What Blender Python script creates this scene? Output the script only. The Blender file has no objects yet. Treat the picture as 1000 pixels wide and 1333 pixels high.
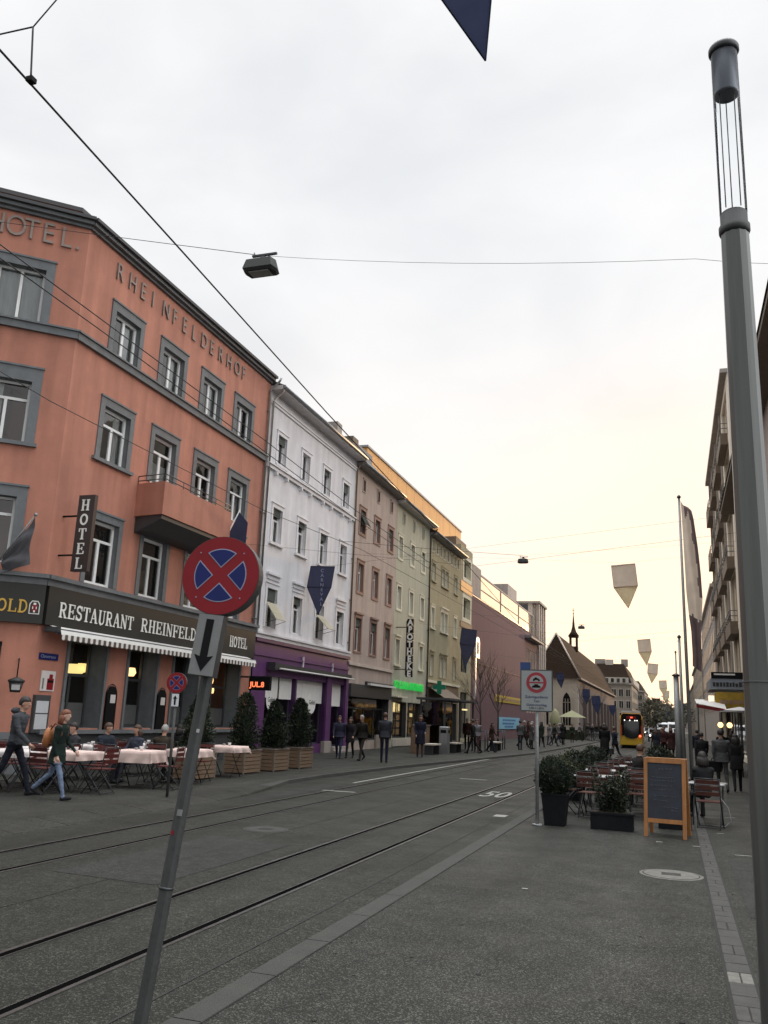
import bpy, bmesh, math, random
from mathutils import Matrix, Vector, noise
random.seed(7)
R = math.radians
scene = bpy.context.scene
col = scene.collection
PI = math.pi

# ---------------------------------------------------------------- object helpers
class MB:
    """collects boxes, bars, tubes and sheets and links them as ONE mesh object"""
    def __init__(self):
        self.v = []; self.f = []; self.m = []; self.s = []; self.M = Matrix.Identity(4); self.mi = 0; self.sm = False
    def add(self, vs, fs, smooth=None):
        b = len(self.v)
        self.v += [tuple(self.M @ Vector(p)) for p in vs]
        for q in fs:
            self.f.append(tuple(b + i for i in q)); self.m.append(self.mi); self.s.append(self.sm if smooth is None else smooth)
        return self
    def box(self, x0, y0, z0, x1, y1, z1):
        if x0 > x1: x0, x1 = x1, x0
        if y0 > y1: y0, y1 = y1, y0
        if z0 > z1: z0, z1 = z1, z0
        vs = [(x0,y0,z0),(x1,y0,z0),(x1,y1,z0),(x0,y1,z0),(x0,y0,z1),(x1,y0,z1),(x1,y1,z1),(x0,y1,z1)]
        return self.add(vs, [(0,3,2,1),(4,5,6,7),(0,1,5,4),(1,2,6,5),(2,3,7,6),(3,0,4,7)], False)
    def rbox(self, x0, y0, z0, x1, y1, z1, b=.01):
        """box with bevelled vertical and top edges"""
        p = [(x0+b,y0),(x1-b,y0),(x1,y0+b),(x1,y1-b),(x1-b,y1),(x0+b,y1),(x0,y1-b),(x0,y0+b)]
        c = ((x0+x1)/2, (y0+y1)/2)
        q = [(px + (b if px < c[0] else -b)*.7, py + (b if py < c[1] else -b)*.7) for px, py in p]
        vs = [(a, d, z0) for a, d in p] + [(a, d, z1-b) for a, d in p] + [(a, d, z1) for a, d in q]
        fs = [tuple(range(7,-1,-1)), tuple(range(16,24))]
        for k in range(2):
            for i in range(8): fs.append((k*8+i, k*8+(i+1)%8, k*8+8+(i+1)%8, k*8+8+i))
        return self.add(vs, fs, False)
    def quad(self, a, b, c, d): return self.add([a,b,c,d], [(0,1,2,3)], False)
    def prism(self, pts, z0, z1):
        n = len(pts)
        vs = [(x,y,z0) for x,y in pts] + [(x,y,z1) for x,y in pts]
        return self.add(vs, [tuple(range(n-1,-1,-1)), tuple(range(n,2*n))] + [(i,(i+1)%n,n+(i+1)%n,n+i) for i in range(n)], False)
    def slab(self, pts, y0, y1):
        """outline in x,z extruded along y"""
        n = len(pts)
        vs = [(x,y0,z) for x,z in pts] + [(x,y1,z) for x,z in pts]
        return self.add(vs, [tuple(range(n)), tuple(range(2*n-1,n-1,-1))] + [((i+1)%n,i,n+i,n+(i+1)%n) for i in range(n)], False)
    def loft(self, rings, cap=True, smooth=True):
        n = len(rings[0]); vs = [p for r in rings for p in r]; fs = []
        for k in range(len(rings)-1):
            for i in range(n): fs.append((k*n+i, k*n+(i+1)%n, (k+1)*n+(i+1)%n, (k+1)*n+i))
        self.add(vs, fs, smooth)
        if cap:
            b = len(self.v) - len(vs)
            self.f.append(tuple(b+i for i in range(n-1,-1,-1))); self.m.append(self.mi); self.s.append(False)
            self.f.append(tuple(b+(len(rings)-1)*n+i for i in range(n))); self.m.append(self.mi); self.s.append(False)
        return self
    def tube(self, pts, r, n=8, cap=True, ey=1.0):
        pts = [Vector(p) for p in pts]
        rs = r if isinstance(r, (list, tuple)) else [r]*len(pts)
        rings = []; prev = None
        for i, p in enumerate(pts):
            d = (pts[min(i+1,len(pts)-1)] - pts[max(i-1,0)])
            d = d.normalized() if d.length > 1e-9 else Vector((0,0,1))
            if prev is None:
                a = Vector((1,0,0)) if abs(d.x) < .8 else Vector((0,1,0))
            else: a = prev
            a = (a - d*a.dot(d)).normalized(); prev = a; b = d.cross(a)
            rings.append([tuple(p + a*math.cos(2*PI*k/n)*rs[i] + b*math.sin(2*PI*k/n)*rs[i]*ey) for k in range(n)])
        return self.loft(rings, cap)
    def lathe(self, prof, n=20, cx=0, cy=0):
        rings = [[(cx+r*math.cos(2*PI*k/n), cy+r*math.sin(2*PI*k/n), z) for k in range(n)] for r, z in prof]
        return self.loft(rings, True)
    def ball(self, c, r, n=10, m=7, amp=0, seed=0):
        rx, ry, rz = (r,r,r) if not isinstance(r,(tuple,list)) else r
        rings = []
        for j in range(1, m):
            t = PI*j/m
            ring = []
            for k in range(n):
                a = 2*PI*k/n
                x, y, z = math.sin(t)*math.cos(a), math.sin(t)*math.sin(a), -math.cos(t)
                s = 1 + (amp*noise.noise(Vector((x*2+seed,y*2,z*2))) if amp else 0)
                ring.append((c[0]+rx*x*s, c[1]+ry*y*s, c[2]+rz*z*s))
            rings.append(ring)
        vs = [(c[0],c[1],c[2]-rz)] + [p for r_ in rings for p in r_] + [(c[0],c[1],c[2]+rz)]
        fs = [(0, 1+(k+1)%n, 1+k) for k in range(n)]
        for j in range(m-2):
            for k in range(n): fs.append((1+j*n+k, 1+j*n+(k+1)%n, 1+(j+1)*n+(k+1)%n, 1+(j+1)*n+k))
        e = len(vs)-1
        fs += [(1+(m-2)*n+k, 1+(m-2)*n+(k+1)%n, e) for k in range(n)]
        return self.add(vs, fs, True)
    def mesh(self, name, mats):
        me = bpy.data.meshes.new(name)
        me.from_pydata(self.v, [], self.f)
        for m in (mats if isinstance(mats,(list,tuple)) else [mats]): me.materials.append(m)
        me.polygons.foreach_set('material_index', self.m); me.polygons.foreach_set('use_smooth', self.s)
        me.update(); return me
    def build(self, name, mats, parent=None, **kw):
        return link(name, self.mesh(name, mats), parent, **kw)

def link(name, data, parent=None, loc=None, label=None, cat=None, group=None, kind=None, matrix=None):
    o = bpy.data.objects.new(name, data); col.objects.link(o)
    if parent is not None: o.parent = parent
    if matrix is not None: o.matrix_local = matrix
    if loc is not None: o.location = loc
    tag(o, label, cat, group, kind); return o
def tag(o, label=None, cat=None, group=None, kind=None):
    if label: o['label'] = label
    if cat: o['category'] = cat
    if group: o['group'] = group
    if kind: o['kind'] = kind
    return o
def thing(name, label, cat, loc=(0,0,0), rz=0, group=None, matrix=None):
    o = bpy.data.objects.new(name, None); o.empty_display_size = .2; col.objects.link(o)
    if matrix is not None: o.matrix_world = matrix
    else: o.location = loc; o.rotation_euler = (0,0,rz)
    return tag(o, label, cat, group)
def ground_piece(name, mb, m): return mb.build(name, m, kind='structure')
def copy_tree(o, parent=None):
    c = o.copy(); col.objects.link(c)
    if parent is not None:
        c.parent = parent
    for ch in list(o.children): copy_tree(ch, c)
    return c
def dup(o, loc, rz=None, label=None, group=None, scale=None):
    c = copy_tree(o); c.location = loc
    if rz is not None: c.rotation_euler = (0,0,rz)
    if label: c['label'] = label
    if group: c['group'] = group
    if scale: c.scale = (scale,)*3
    return c

# ---------------------------------------------------------------- materials
def mat(name, c, rough=.7, metal=0, amp=.12, scale=6, bump=0, bscale=40, streak=0, emit=None, spec=.5, alpha=None, stretch=(1,1,1), coat=0):
    m = bpy.data.materials.new(name); m.use_nodes = True
    nt = m.node_tree; N = nt.nodes; L = nt.links; p = N['Principled BSDF']
    p.inputs['Roughness'].default_value = rough; p.inputs['Metallic'].default_value = metal
    p.inputs['Specular IOR Level'].default_value = spec
    if coat: p.inputs['Coat Weight'].default_value = coat
    c4 = (c[0],c[1],c[2],1)
    tc = N.new('ShaderNodeTexCoord')
    src = None
    if amp:
        mp = N.new('ShaderNodeMapping'); mp.inputs['Scale'].default_value = stretch; L.new(tc.outputs['Object'], mp.inputs[0])
        n = N.new('ShaderNodeTexNoise'); n.inputs['Scale'].default_value = scale; n.inputs['Detail'].default_value = 6; n.inputs['Roughness'].default_value = .65
        L.new(mp.outputs[0], n.inputs['Vector'])
        r = N.new('ShaderNodeMapRange'); r.inputs[1].default_value = .3; r.inputs[2].default_value = .7
        r.inputs[3].default_value = 1-amp; r.inputs[4].default_value = 1+amp; L.new(n.outputs[0], r.inputs[0])
        v = N.new('ShaderNodeVectorMath'); v.operation = 'SCALE'; v.inputs[0].default_value = c
        L.new(r.outputs[0], v.inputs['Scale']); src = v.outputs[0]
        if streak:
            mp2 = N.new('ShaderNodeMapping'); mp2.inputs['Scale'].default_value = (2.2,2.2,.22); L.new(tc.outputs['Object'], mp2.inputs[0])
            n2 = N.new('ShaderNodeTexNoise'); n2.inputs['Scale'].default_value = 1.0; n2.inputs['Detail'].default_value = 8; L.new(mp2.outputs[0], n2.inputs['Vector'])
            r2 = N.new('ShaderNodeMapRange'); r2.inputs[1].default_value = .35; r2.inputs[2].default_value = .65
            r2.inputs[3].default_value = 1-streak; r2.inputs[4].default_value = 1; L.new(n2.outputs[0], r2.inputs[0])
            v2 = N.new('ShaderNodeVectorMath'); v2.operation = 'SCALE'; L.new(src, v2.inputs[0]); L.new(r2.outputs[0], v2.inputs['Scale']); src = v2.outputs[0]
        L.new(src, p.inputs['Base Color'])
        r3 = N.new('ShaderNodeMapRange'); r3.inputs[3].default_value = max(0,rough-.08); r3.inputs[4].default_value = min(1,rough+.1)
        L.new(n.outputs[0], r3.inputs[0]); L.new(r3.outputs[0], p.inputs['Roughness'])
    else: p.inputs['Base Color'].default_value = c4
    if bump:
        n = N.new('ShaderNodeTexNoise'); n.inputs['Scale'].default_value = bscale; n.inputs['Detail'].default_value = 5; L.new(tc.outputs['Object'], n.inputs['Vector'])
        b = N.new('ShaderNodeBump'); b.inputs['Strength'].default_value = bump; b.inputs['Distance'].default_value = .02
        L.new(n.outputs[0], b.inputs['Height']); L.new(b.outputs[0], p.inputs['Normal'])
    if emit:
        p.inputs['Emission Color'].default_value = (*emit[0],1); p.inputs['Emission Strength'].default_value = emit[1]
    return m
def glass_mat(name, tint=(.8,.84,.85), refl=1.0, body=.55):
    """window glass: part clear, part reflecting the street and the sky"""
    m = bpy.data.materials.new(name); m.use_nodes = True
    nt = m.node_tree; N = nt.nodes; L = nt.links; N.clear()
    o = N.new('ShaderNodeOutputMaterial'); t = N.new('ShaderNodeBsdfTransparent'); t.inputs[0].default_value = (*[x*body for x in tint],1)
    g = N.new('ShaderNodeBsdfGlossy'); g.inputs['Roughness'].default_value = .03; g.inputs[0].default_value = (refl,refl,refl,1)
    tc = N.new('ShaderNodeTexCoord'); n = N.new('ShaderNodeTexNoise'); n.inputs['Scale'].default_value = 1.6; L.new(tc.outputs['Object'], n.inputs['Vector'])
    b = N.new('ShaderNodeBump'); b.inputs['Strength'].default_value = .12; b.inputs['Distance'].default_value = .05; L.new(n.outputs[0], b.inputs['Height']); L.new(b.outputs[0], g.inputs['Normal'])
    f = N.new('ShaderNodeFresnel'); f.inputs[0].default_value = 1.7
    x = N.new('ShaderNodeMixShader'); L.new(f.outputs[0], x.inputs[0]); L.new(t.outputs[0], x.inputs[1]); L.new(g.outputs[0], x.inputs[2]); L.new(x.outputs[0], o.inputs[0])
    return m
def fabric_mat(name, c, rough=.9, sub=0):
    m = mat(name, c, rough, amp=.12, scale=14, bump=.25, bscale=90, spec=.2)
    return m
def translucent_mat(name, c, t=.5):
    m = bpy.data.materials.new(name); m.use_nodes = True
    nt = m.node_tree; N = nt.nodes; L = nt.links; N.clear()
    o = N.new('ShaderNodeOutputMaterial'); d = N.new('ShaderNodeBsdfDiffuse'); tr = N.new('ShaderNodeBsdfTranslucent'); x = N.new('ShaderNodeMixShader')
    tc = N.new('ShaderNodeTexCoord'); n = N.new('ShaderNodeTexNoise'); n.inputs['Scale'].default_value = 3; L.new(tc.outputs['Object'], n.inputs['Vector'])
    r = N.new('ShaderNodeMapRange'); r.inputs[3].default_value = .8; r.inputs[4].default_value = 1.15; L.new(n.outputs[0], r.inputs[0])
    v = N.new('ShaderNodeVectorMath'); v.operation = 'SCALE'; v.inputs[0].default_value = c; L.new(r.outputs[0], v.inputs['Scale'])
    L.new(v.outputs[0], d.inputs[0]); L.new(v.outputs[0], tr.inputs[0]); x.inputs[0].default_value = t
    L.new(d.outputs[0], x.inputs[1]); L.new(tr.outputs[0], x.inputs[2]); L.new(x.outputs[0], o.inputs[0]); return m
def asphalt_mat(name, c, speck=.5, sc=1.0):
    m = bpy.data.materials.new(name); m.use_nodes = True
    nt = m.node_tree; N = nt.nodes; L = nt.links; p = N['Principled BSDF']
    tc = N.new('ShaderNodeTexCoord')
    def noi(s, d=4, r=.6):
        n = N.new('ShaderNodeTexNoise'); n.inputs['Scale'].default_value = s; n.inputs['Detail'].default_value = d; n.inputs['Roughness'].default_value = r
        L.new(tc.outputs['Object'], n.inputs['Vector']); return n.outputs[0]
    def rng(i, a, b, lo, hi):
        r = N.new('ShaderNodeMapRange'); r.inputs[1].default_value = a; r.inputs[2].default_value = b; r.inputs[3].default_value = lo; r.inputs[4].default_value = hi; L.new(i, r.inputs[0]); return r.outputs[0]
    def mul(a, b):
        k = N.new('ShaderNodeMath'); k.operation = 'MULTIPLY'; L.new(a, k.inputs[0]); L.new(b, k.inputs[1]); return k.outputs[0]
    vo = N.new('ShaderNodeTexVoronoi'); vo.inputs['Scale'].default_value = 105*sc; L.new(tc.outputs['Object'], vo.inputs['Vector'])
    sp = N.new('ShaderNodeSeparateColor'); L.new(vo.outputs['Color'], sp.inputs[0])
    chips = rng(sp.outputs[0], .66, 1, 1-.22*speck, 1+3.6*speck)
    big = rng(noi(.45, 6), .3, .7, .78, 1.2); mid = rng(noi(5, 5, .7), .3, .7, .8, 1.2); fine = rng(noi(150, 3), .3, .7, .65, 1.35)
    mpw = N.new('ShaderNodeMapping'); mpw.inputs['Scale'].default_value = (1.5,.06,1); L.new(tc.outputs['Object'], mpw.inputs[0])
    nw_ = N.new('ShaderNodeTexNoise'); nw_.inputs['Scale'].default_value = 1.0; nw_.inputs['Detail'].default_value = 4; L.new(mpw.outputs[0], nw_.inputs['Vector'])
    f = mul(mul(mul(mul(chips, big), mid), fine), rng(nw_.outputs[0], .3, .7, .80, 1.22))
    v = N.new('ShaderNodeVectorMath'); v.operation = 'SCALE'; v.inputs[0].default_value = c; L.new(f, v.inputs['Scale']); L.new(v.outputs[0], p.inputs['Base Color'])
    L.new(rng(noi(1.2, 5), .3, .7, .55, .8), p.inputs['Roughness']); p.inputs['Specular IOR Level'].default_value = .2
    b = N.new('ShaderNodeBump'); b.inputs['Strength'].default_value = .5; b.inputs['Distance'].default_value = .006; L.new(noi(110, 4), b.inputs['Height']); L.new(b.outputs[0], p.inputs['Normal'])
    return m
def leaf_mat(name, c):
    m = mat(name, c, .55, amp=.35, scale=3, spec=.3); return m

M = {}
def defm(k, *a, **kw): M[k] = mat(k, *a, **kw)
defm('orange_plaster', (.48,.208,.145), .88, amp=.10, scale=1.6, bump=.35, bscale=60, streak=.24)
defm('grey_stone', (.155,.165,.172), .8, amp=.14, scale=5, bump=.2, streak=.16)
defm('dark_grey', (.05,.052,.055), .6, amp=.12, scale=5)
defm('white_plaster', (.74,.73,.75), .9, amp=.07, scale=1.5, bump=.3, bscale=60, streak=.16)
defm('white_trim', (.72,.71,.73), .75, amp=.05, scale=4, streak=.08)
defm('white_paint', (.80,.80,.78), .4, amp=.05, scale=6)
defm('beige_plaster', (.46,.37,.32), .9, amp=.08, scale=2, bump=.3, bscale=60, streak=.18)
defm('beige_trim', (.26,.16,.13), .8, amp=.12, scale=4)
defm('green_plaster', (.47,.46,.36), .9, amp=.07, scale=2, bump=.3, bscale=60, streak=.15)
defm('cream_trim', (.66,.63,.5), .8, amp=.06, scale=4)
defm('yellow_plaster', (.37,.33,.215), .9, amp=.1, scale=2, bump=.3, bscale=60, streak=.12)
defm('brown_cladding', (.16,.12,.085), .7, amp=.15, scale=3)
defm('pink_plaster', (.155,.082,.095), .9, amp=.06, scale=1.3, bump=.25, bscale=50, streak=.12)
defm('ochre_metal_glow', (.78,.40,.13), .6, amp=.06, scale=1.5, streak=.1)  # on the penthouse this orange tone is sunset light put into the colour
defm('concrete', (.34,.30,.27), .85, amp=.12, scale=3, streak=.15)
defm('pale_concrete', (.55,.47,.40), .85, amp=.1, scale=3, streak=.15)
defm('roof_tile', (.06,.05,.045), .9, spec=.1, amp=.3, scale=6, bump=.5, bscale=14, stretch=(1,1,3))
defm('church_tile', (.040,.028,.021), .95, spec=.05, amp=.3, scale=9, bump=.5, bscale=10)
defm('zinc', (.30,.31,.32), .45, .6, amp=.15, scale=3)
defm('eave_white', (.55,.53,.52), .7, amp=.1, scale=3)
defm('eave_grey', (.24,.235,.23), .7, amp=.1, scale=3)
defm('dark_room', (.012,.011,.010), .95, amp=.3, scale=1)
defm('curtain', (.78,.78,.76), .95, amp=.14, scale=16, stretch=(3,3,.15))
defm('shutter_green', (.10,.115,.10), .7, amp=.15, scale=20, stretch=(.1,.1,3))
defm('shutter_cream', (.50,.47,.36), .75, amp=.12, scale=20, stretch=(.1,.1,3))
defm('purple', (.110,.034,.135), .5, amp=.12, scale=2, streak=.1)
defm('purple_dark', (.05,.012,.075), .5, amp=.12, scale=2)
defm('fascia', (.020,.020,.017), .55, amp=.15, scale=3)
defm('fascia_side', (.018,.018,.014), .55, amp=.15, scale=3)
defm('frosted', (.10,.105,.10), .6, amp=.15)
defm('letter_white', (.80,.79,.74), .5, amp=.05)
defm('letter_gold', (.60,.36,.05), .4, amp=.1)
defm('letter_grey', (.26,.21,.185), .6, amp=.15, scale=10)
defm('sign_brown', (.035,.022,.02), .5, amp=.1)
defm('black', (.008,.008,.009), .6, amp=.1, spec=.12)
defm('steel', (.33,.34,.35), .38, .75, amp=.1, scale=5, stretch=(4,4,.4))
defm('steel_dark', (.075,.08,.083), .42, .6, amp=.15, scale=5, stretch=(4,4,.4))
defm('galvanised', (.27,.28,.28), .5, .55, amp=.2, scale=22, bump=.15)
defm('post_grey', (.05,.052,.052), .6, .2, amp=.18, scale=14, bump=.1)
defm('sign_red', (.21,.008,.014), .4, amp=.12, scale=6, spec=.3)
defm('sign_blue', (.007,.015,.110), .4, amp=.1, scale=8, spec=.3)
defm('sign_white', (.62,.64,.66), .4, amp=.05, scale=8)
defm('sign_line', (.26,.28,.40), .4, amp=0)
defm('sign_grey', (.20,.205,.205), .45, .2, amp=.1, scale=12)
defm('banner_blue', (.026,.034,.085), .85, amp=.2, scale=2)
defm('banner_edge', (.008,.010,.03), .85, amp=.1)
defm('cream_sky_sheen', (.80,.71,.58), .8, amp=.06, scale=2, streak=.1)  # bright cream paints in the sky reflected by the loggia panels
defm('wood_slat', (.19,.125,.078), .8, amp=.3, scale=8, bump=.4, bscale=30, stretch=(.4,.4,6))
defm('wood_grey', (.18,.15,.125), .8, amp=.25, scale=8, bump=.3, bscale=30)
defm('pine_wood', (.29,.12,.033), .5, amp=.2, scale=5, stretch=(4,4,.5), bump=.15)
defm('chalk_black', (.016,.020,.030), .75, amp=.45, scale=5)
defm('chalk', (.15,.16,.17), .9, amp=.4, scale=20)
defm('planter_black', (.009,.010,.012), .7, amp=.3, scale=9, spec=.15)
defm('soil', (.03,.02,.014), .95, amp=.4, scale=20)
defm('red_slat', (.085,.014,.012), .5, amp=.25, scale=9)
defm('brown_slat', (.085,.030,.022), .45, amp=.25, scale=9)
defm('chair_iron', (.05,.052,.055), .45, .6, amp=.1)
defm('tablecloth', (.66,.51,.46), .9, amp=.08, scale=6, bump=.2, bscale=30)
defm('blind_white', (.88,.87,.84), .8, amp=.05)
defm('cloth_white', (.62,.58,.56), .9, amp=.06, scale=6)
defm('awning_white', (.66,.65,.62), .7, amp=.06, scale=6)
defm('awning_stripe', (.10,.07,.05), .8, amp=.1)
defm('rail_steel', (.14,.14,.135), .34, .75, amp=.2, scale=6)
defm('groove', (.004,.004,.004), .95, spec=.0, amp=.1)
defm('mark_white', (.24,.24,.22), .7, amp=.25, scale=9)
defm('kerb', (.034,.0345,.030), .8, amp=.22, scale=3, bump=.3, bscale=70)
defm('paver', (.044,.043,.039), .75, amp=.35, scale=7, bump=.4, bscale=60)
defm('paver_light', (.125,.122,.105), .7, amp=.3, scale=12, bump=.3)
defm('joint', (.02,.02,.018), .95, amp=.3)
defm('manhole', (.17,.165,.15), .7, amp=.3, scale=10, bump=.4)
defm('bark', (.06,.045,.035), .9, amp=.3, scale=8, bump=.5)
defm('cable', (.012,.012,.013), .6, amp=0)
defm('lamp_body', (.035,.037,.036), .55, .2, amp=.1)
defm('lens', (.35,.35,.34), .3, amp=.1)
defm('tram_yellow', (.62,.40,.02), .35, amp=.05, coat=.5)
defm('tram_red', (.42,.05,.012), .35, amp=.05)
defm('tram_green', (.06,.16,.05), .35, amp=.05)
defm('tyre', (.02,.02,.02), .8, amp=.1)
defm('car_dark', (.02,.022,.026), .3, amp=.05, coat=.8)
defm('car_white', (.55,.56,.58), .3, amp=.05, coat=.8)
defm('flag_dark', (.17,.12,.12), .85, amp=.2, scale=3)
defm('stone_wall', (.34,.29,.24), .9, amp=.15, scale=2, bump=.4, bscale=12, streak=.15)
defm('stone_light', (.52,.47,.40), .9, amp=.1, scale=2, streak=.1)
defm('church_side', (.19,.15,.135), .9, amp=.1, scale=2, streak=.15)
defm('canopy_yellow', (.32,.20,.012), .6, amp=.2, scale=6)
defm('canopy_grey', (.20,.23,.26), .5, amp=.1, scale=6)
defm('red_cloth', (.18,.012,.012), .8, amp=.15)
defm('poster_blue', (.22,.48,.65), .5, amp=.1)
defm('poster_dark', (.02,.10,.30), .5, amp=.1)
defm('strip_yellow', (.38,.28,.02), .6, amp=.2, scale=4)
defm('green_glow', (.01,.16,.03), .4, amp=0, emit=((.02,.75,.10),.45))
defm('green_dark', (.006,.07,.045), .4, amp=.2, emit=((0,.25,.14),.12))
defm('led_red', (.1,.01,.0), .4, amp=0, emit=((1,.20,.08),1.5))
defm('lamp_warm', (.8,.5,.2), .4, amp=0, emit=((1,.62,.25),2.2))
defm('lamp_yellow', (.8,.6,.2), .4, amp=0, emit=((1,.78,.28),1.1))
defm('shop_light', (.8,.7,.4), .4, amp=.3, scale=3, emit=((1,.78,.36),.8))
defm('tail_red', (.6,.02,.02), .3, amp=0, emit=((1,.12,.05),3.5))
defm('head_white', (.8,.8,.8), .3, amp=0, emit=((1,.93,.8),2.5))
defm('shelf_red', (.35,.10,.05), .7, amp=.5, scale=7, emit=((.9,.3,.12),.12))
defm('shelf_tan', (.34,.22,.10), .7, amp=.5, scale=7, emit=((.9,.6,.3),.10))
defm('ped_sign_blue', (.02,.05,.16), .5, amp=.1)
M['glass'] = glass_mat('glass', body=.85); M['glass_dark'] = glass_mat('glass_dark', body=.35)
M['glass_clear'] = glass_mat('glass_clear', (.9,.92,.93), 1.0, .95)
M['mirror_glass'] = mat('mirror_glass', (.02,.022,.025), .05, amp=0, spec=1.0, bump=.03, bscale=1.2)
M['sky_glass'] = mat('sky_glass', (.85,.80,.70), .06, metal=.95, amp=.12, scale=.8)
M['asphalt'] = asphalt_mat('asphalt', (.0172,.0182,.0145), .8, .9)
M['asphalt_walk'] = asphalt_mat('asphalt_walk', (.0215,.0220,.0187), .85, 1.0)
M['asphalt_far'] = asphalt_mat('asphalt_far', (.05,.049,.043), .3)
M['banner_blue'] = translucent_mat('banner_blue_cloth', (.050,.060,.115), .55)
M['banner_cream'] = translucent_mat('banner_cream', (.78,.66,.54), .55)
M['banner_cream_low'] = translucent_mat('banner_cream_low', (.80,.66,.42), .65)
M['flag_cream'] = translucent_mat('flag_cream', (.92,.80,.66), .75)
M['leaf_dark'] = leaf_mat('leaf_dark', (.011,.018,.010)); M['leaf_mid'] = leaf_mat('leaf_mid', (.023,.035,.017)); M['leaf_light'] = leaf_mat('leaf_light', (.05,.06,.026))

# ---------------------------------------------------------------- lettering
def text_mesh(s, size, mats, ext=.01, off=0, align='LEFT', space=1.0, sx=1.0, name='lettering'):
    cu = bpy.data.curves.new('t', 'FONT'); cu.body = s; cu.size = size; cu.extrude = ext; cu.offset = off; cu.align_x = align; cu.space_character = space
    cu.resolution_u = 3
    o = bpy.data.objects.new('t', cu); col.objects.link(o)
    dg = bpy.context.evaluated_depsgraph_get(); dg.update()
    me = bpy.data.meshes.new_from_object(o.evaluated_get(dg)); bpy.data.objects.remove(o); bpy.data.curves.remove(cu)
    # x right, z up, thickness along y (front at -y)
    me.transform(Matrix.Diagonal((sx,1,1,1))); me.transform(Matrix.Rotation(PI/2, 4, 'X'))
    me.materials.clear(); me.materials.append(mats); me.name = name
    return me
def put_text(parent, s, u, v, size, m, y=-.02, ext=.008, name='lettering', **kw):
    return link(name, text_mesh(s, size, m, ext, name=name, **kw), parent, loc=(u, y, v))

def arc(cx, cz, rx, rz, a0, a1, n=9): return [(cx+rx*math.cos(R(a0+(a1-a0)*i/n)), cz+rz*math.sin(R(a0+(a1-a0)*i/n))) for i in range(n+1)]
K, T = .17, .075   # thick and thin strokes
SER = {
 'R': [([(.18,0),(.18,1)],K), ([(.18,.96),(.45,.96)]+arc(.45,.73,.22,.23,90,-90)+[(.18,.5)],.12), ([(.42,.5),(.70,.02)],.16), ([(.02,.03),(.36,.03)],T), ([(.58,.03),(.86,.03)],T), ([(.02,.97),(.3,.97)],T)],
 'E': [([(.18,0),(.18,1)],K), ([(.02,.04),(.74,.04)],T), ([(.02,.96),(.72,.96)],T), ([(.18,.5),(.55,.5)],T), ([(.72,0),(.72,.28)],.08), ([(.70,.74),(.70,1)],.08), ([(.55,.36),(.55,.64)],.07)],
 'S': [(arc(.38,.74,.24,.22,20,270,12)[0:13]+arc(.38,.27,.26,.23,90,-160,12),.14), ([(.66,.66),(.66,1)],.07), ([(.08,0),(.08,.34)],.07)],
 'T': [([(.4,0),(.4,1)],K), ([(.02,.96),(.78,.96)],T), ([(.05,.7),(.05,1)],.08), ([(.75,.7),(.75,1)],.08), ([(.22,.03),(.58,.03)],T)],
 'A': [([(.12,.02),(.42,1)],.08), ([(.42,1),(.72,.02)],.17), ([(.2,.32),(.62,.32)],T), ([(0,.03),(.26,.03)],T), ([(.56,.03),(.9,.03)],T)],
 'U': [([(.18,1),(.18,.3)]+arc(.42,.27,.24,.25,180,270,6),K), (arc(.42,.27,.26,.25,270,360,6)+[(.68,1)],.08), ([(.02,.97),(.34,.97)],T), ([(.54,.97),(.82,.97)],T)],
 'N': [([(.14,0),(.14,1)],.08), ([(.12,1),(.68,0)],.17), ([(.70,0),(.70,1)],.08), ([(0,.03),(.28,.03)],T), ([(.56,.97),(.84,.97)],T), ([(0,.97),(.2,.97)],T)],
 'H': [([(.18,0),(.18,1)],K), ([(.68,0),(.68,1)],K), ([(.18,.5),(.68,.5)],T), ([(.02,.03),(.34,.03)],T), ([(.52,.03),(.84,.03)],T), ([(.02,.97),(.34,.97)],T), ([(.52,.97),(.84,.97)],T)],
 'I': [([(.2,0),(.2,1)],K), ([(.03,.03),(.37,.03)],T), ([(.03,.97),(.37,.97)],T)],
 'F': [([(.18,0),(.18,1)],K), ([(.02,.03),(.36,.03)],T), ([(.02,.96),(.70,.96)],T), ([(.18,.5),(.55,.5)],T), ([(.68,.7),(.68,1)],.08), ([(.55,.36),(.55,.64)],.07)],
 'L': [([(.18,0),(.18,1)],K), ([(.02,.04),(.72,.04)],T), ([(.70,0),(.70,.32)],.08), ([(.02,.97),(.36,.97)],T)],
 'D': [([(.18,0),(.18,1)],K), ([(.02,.97),(.38,.97)]+arc(.38,.5,.34,.46,90,-90,12)+[(.02,.03)],.13)],
 'O': [(arc(.42,.5,.33,.44,0,360,18),.15)],
 'G': [(arc(.42,.5,.33,.44,50,330,15),.15), ([(.70,.02),(.70,.42)],.14), ([(.5,.42),(.84,.42)],T)],
}
ADV = dict(R=.92,E=.86,S=.80,T=.84,A=.94,U=.90,N=.90,H=.92,I=.46,F=.80,L=.82,D=.88,O=.90,G=.94)
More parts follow.
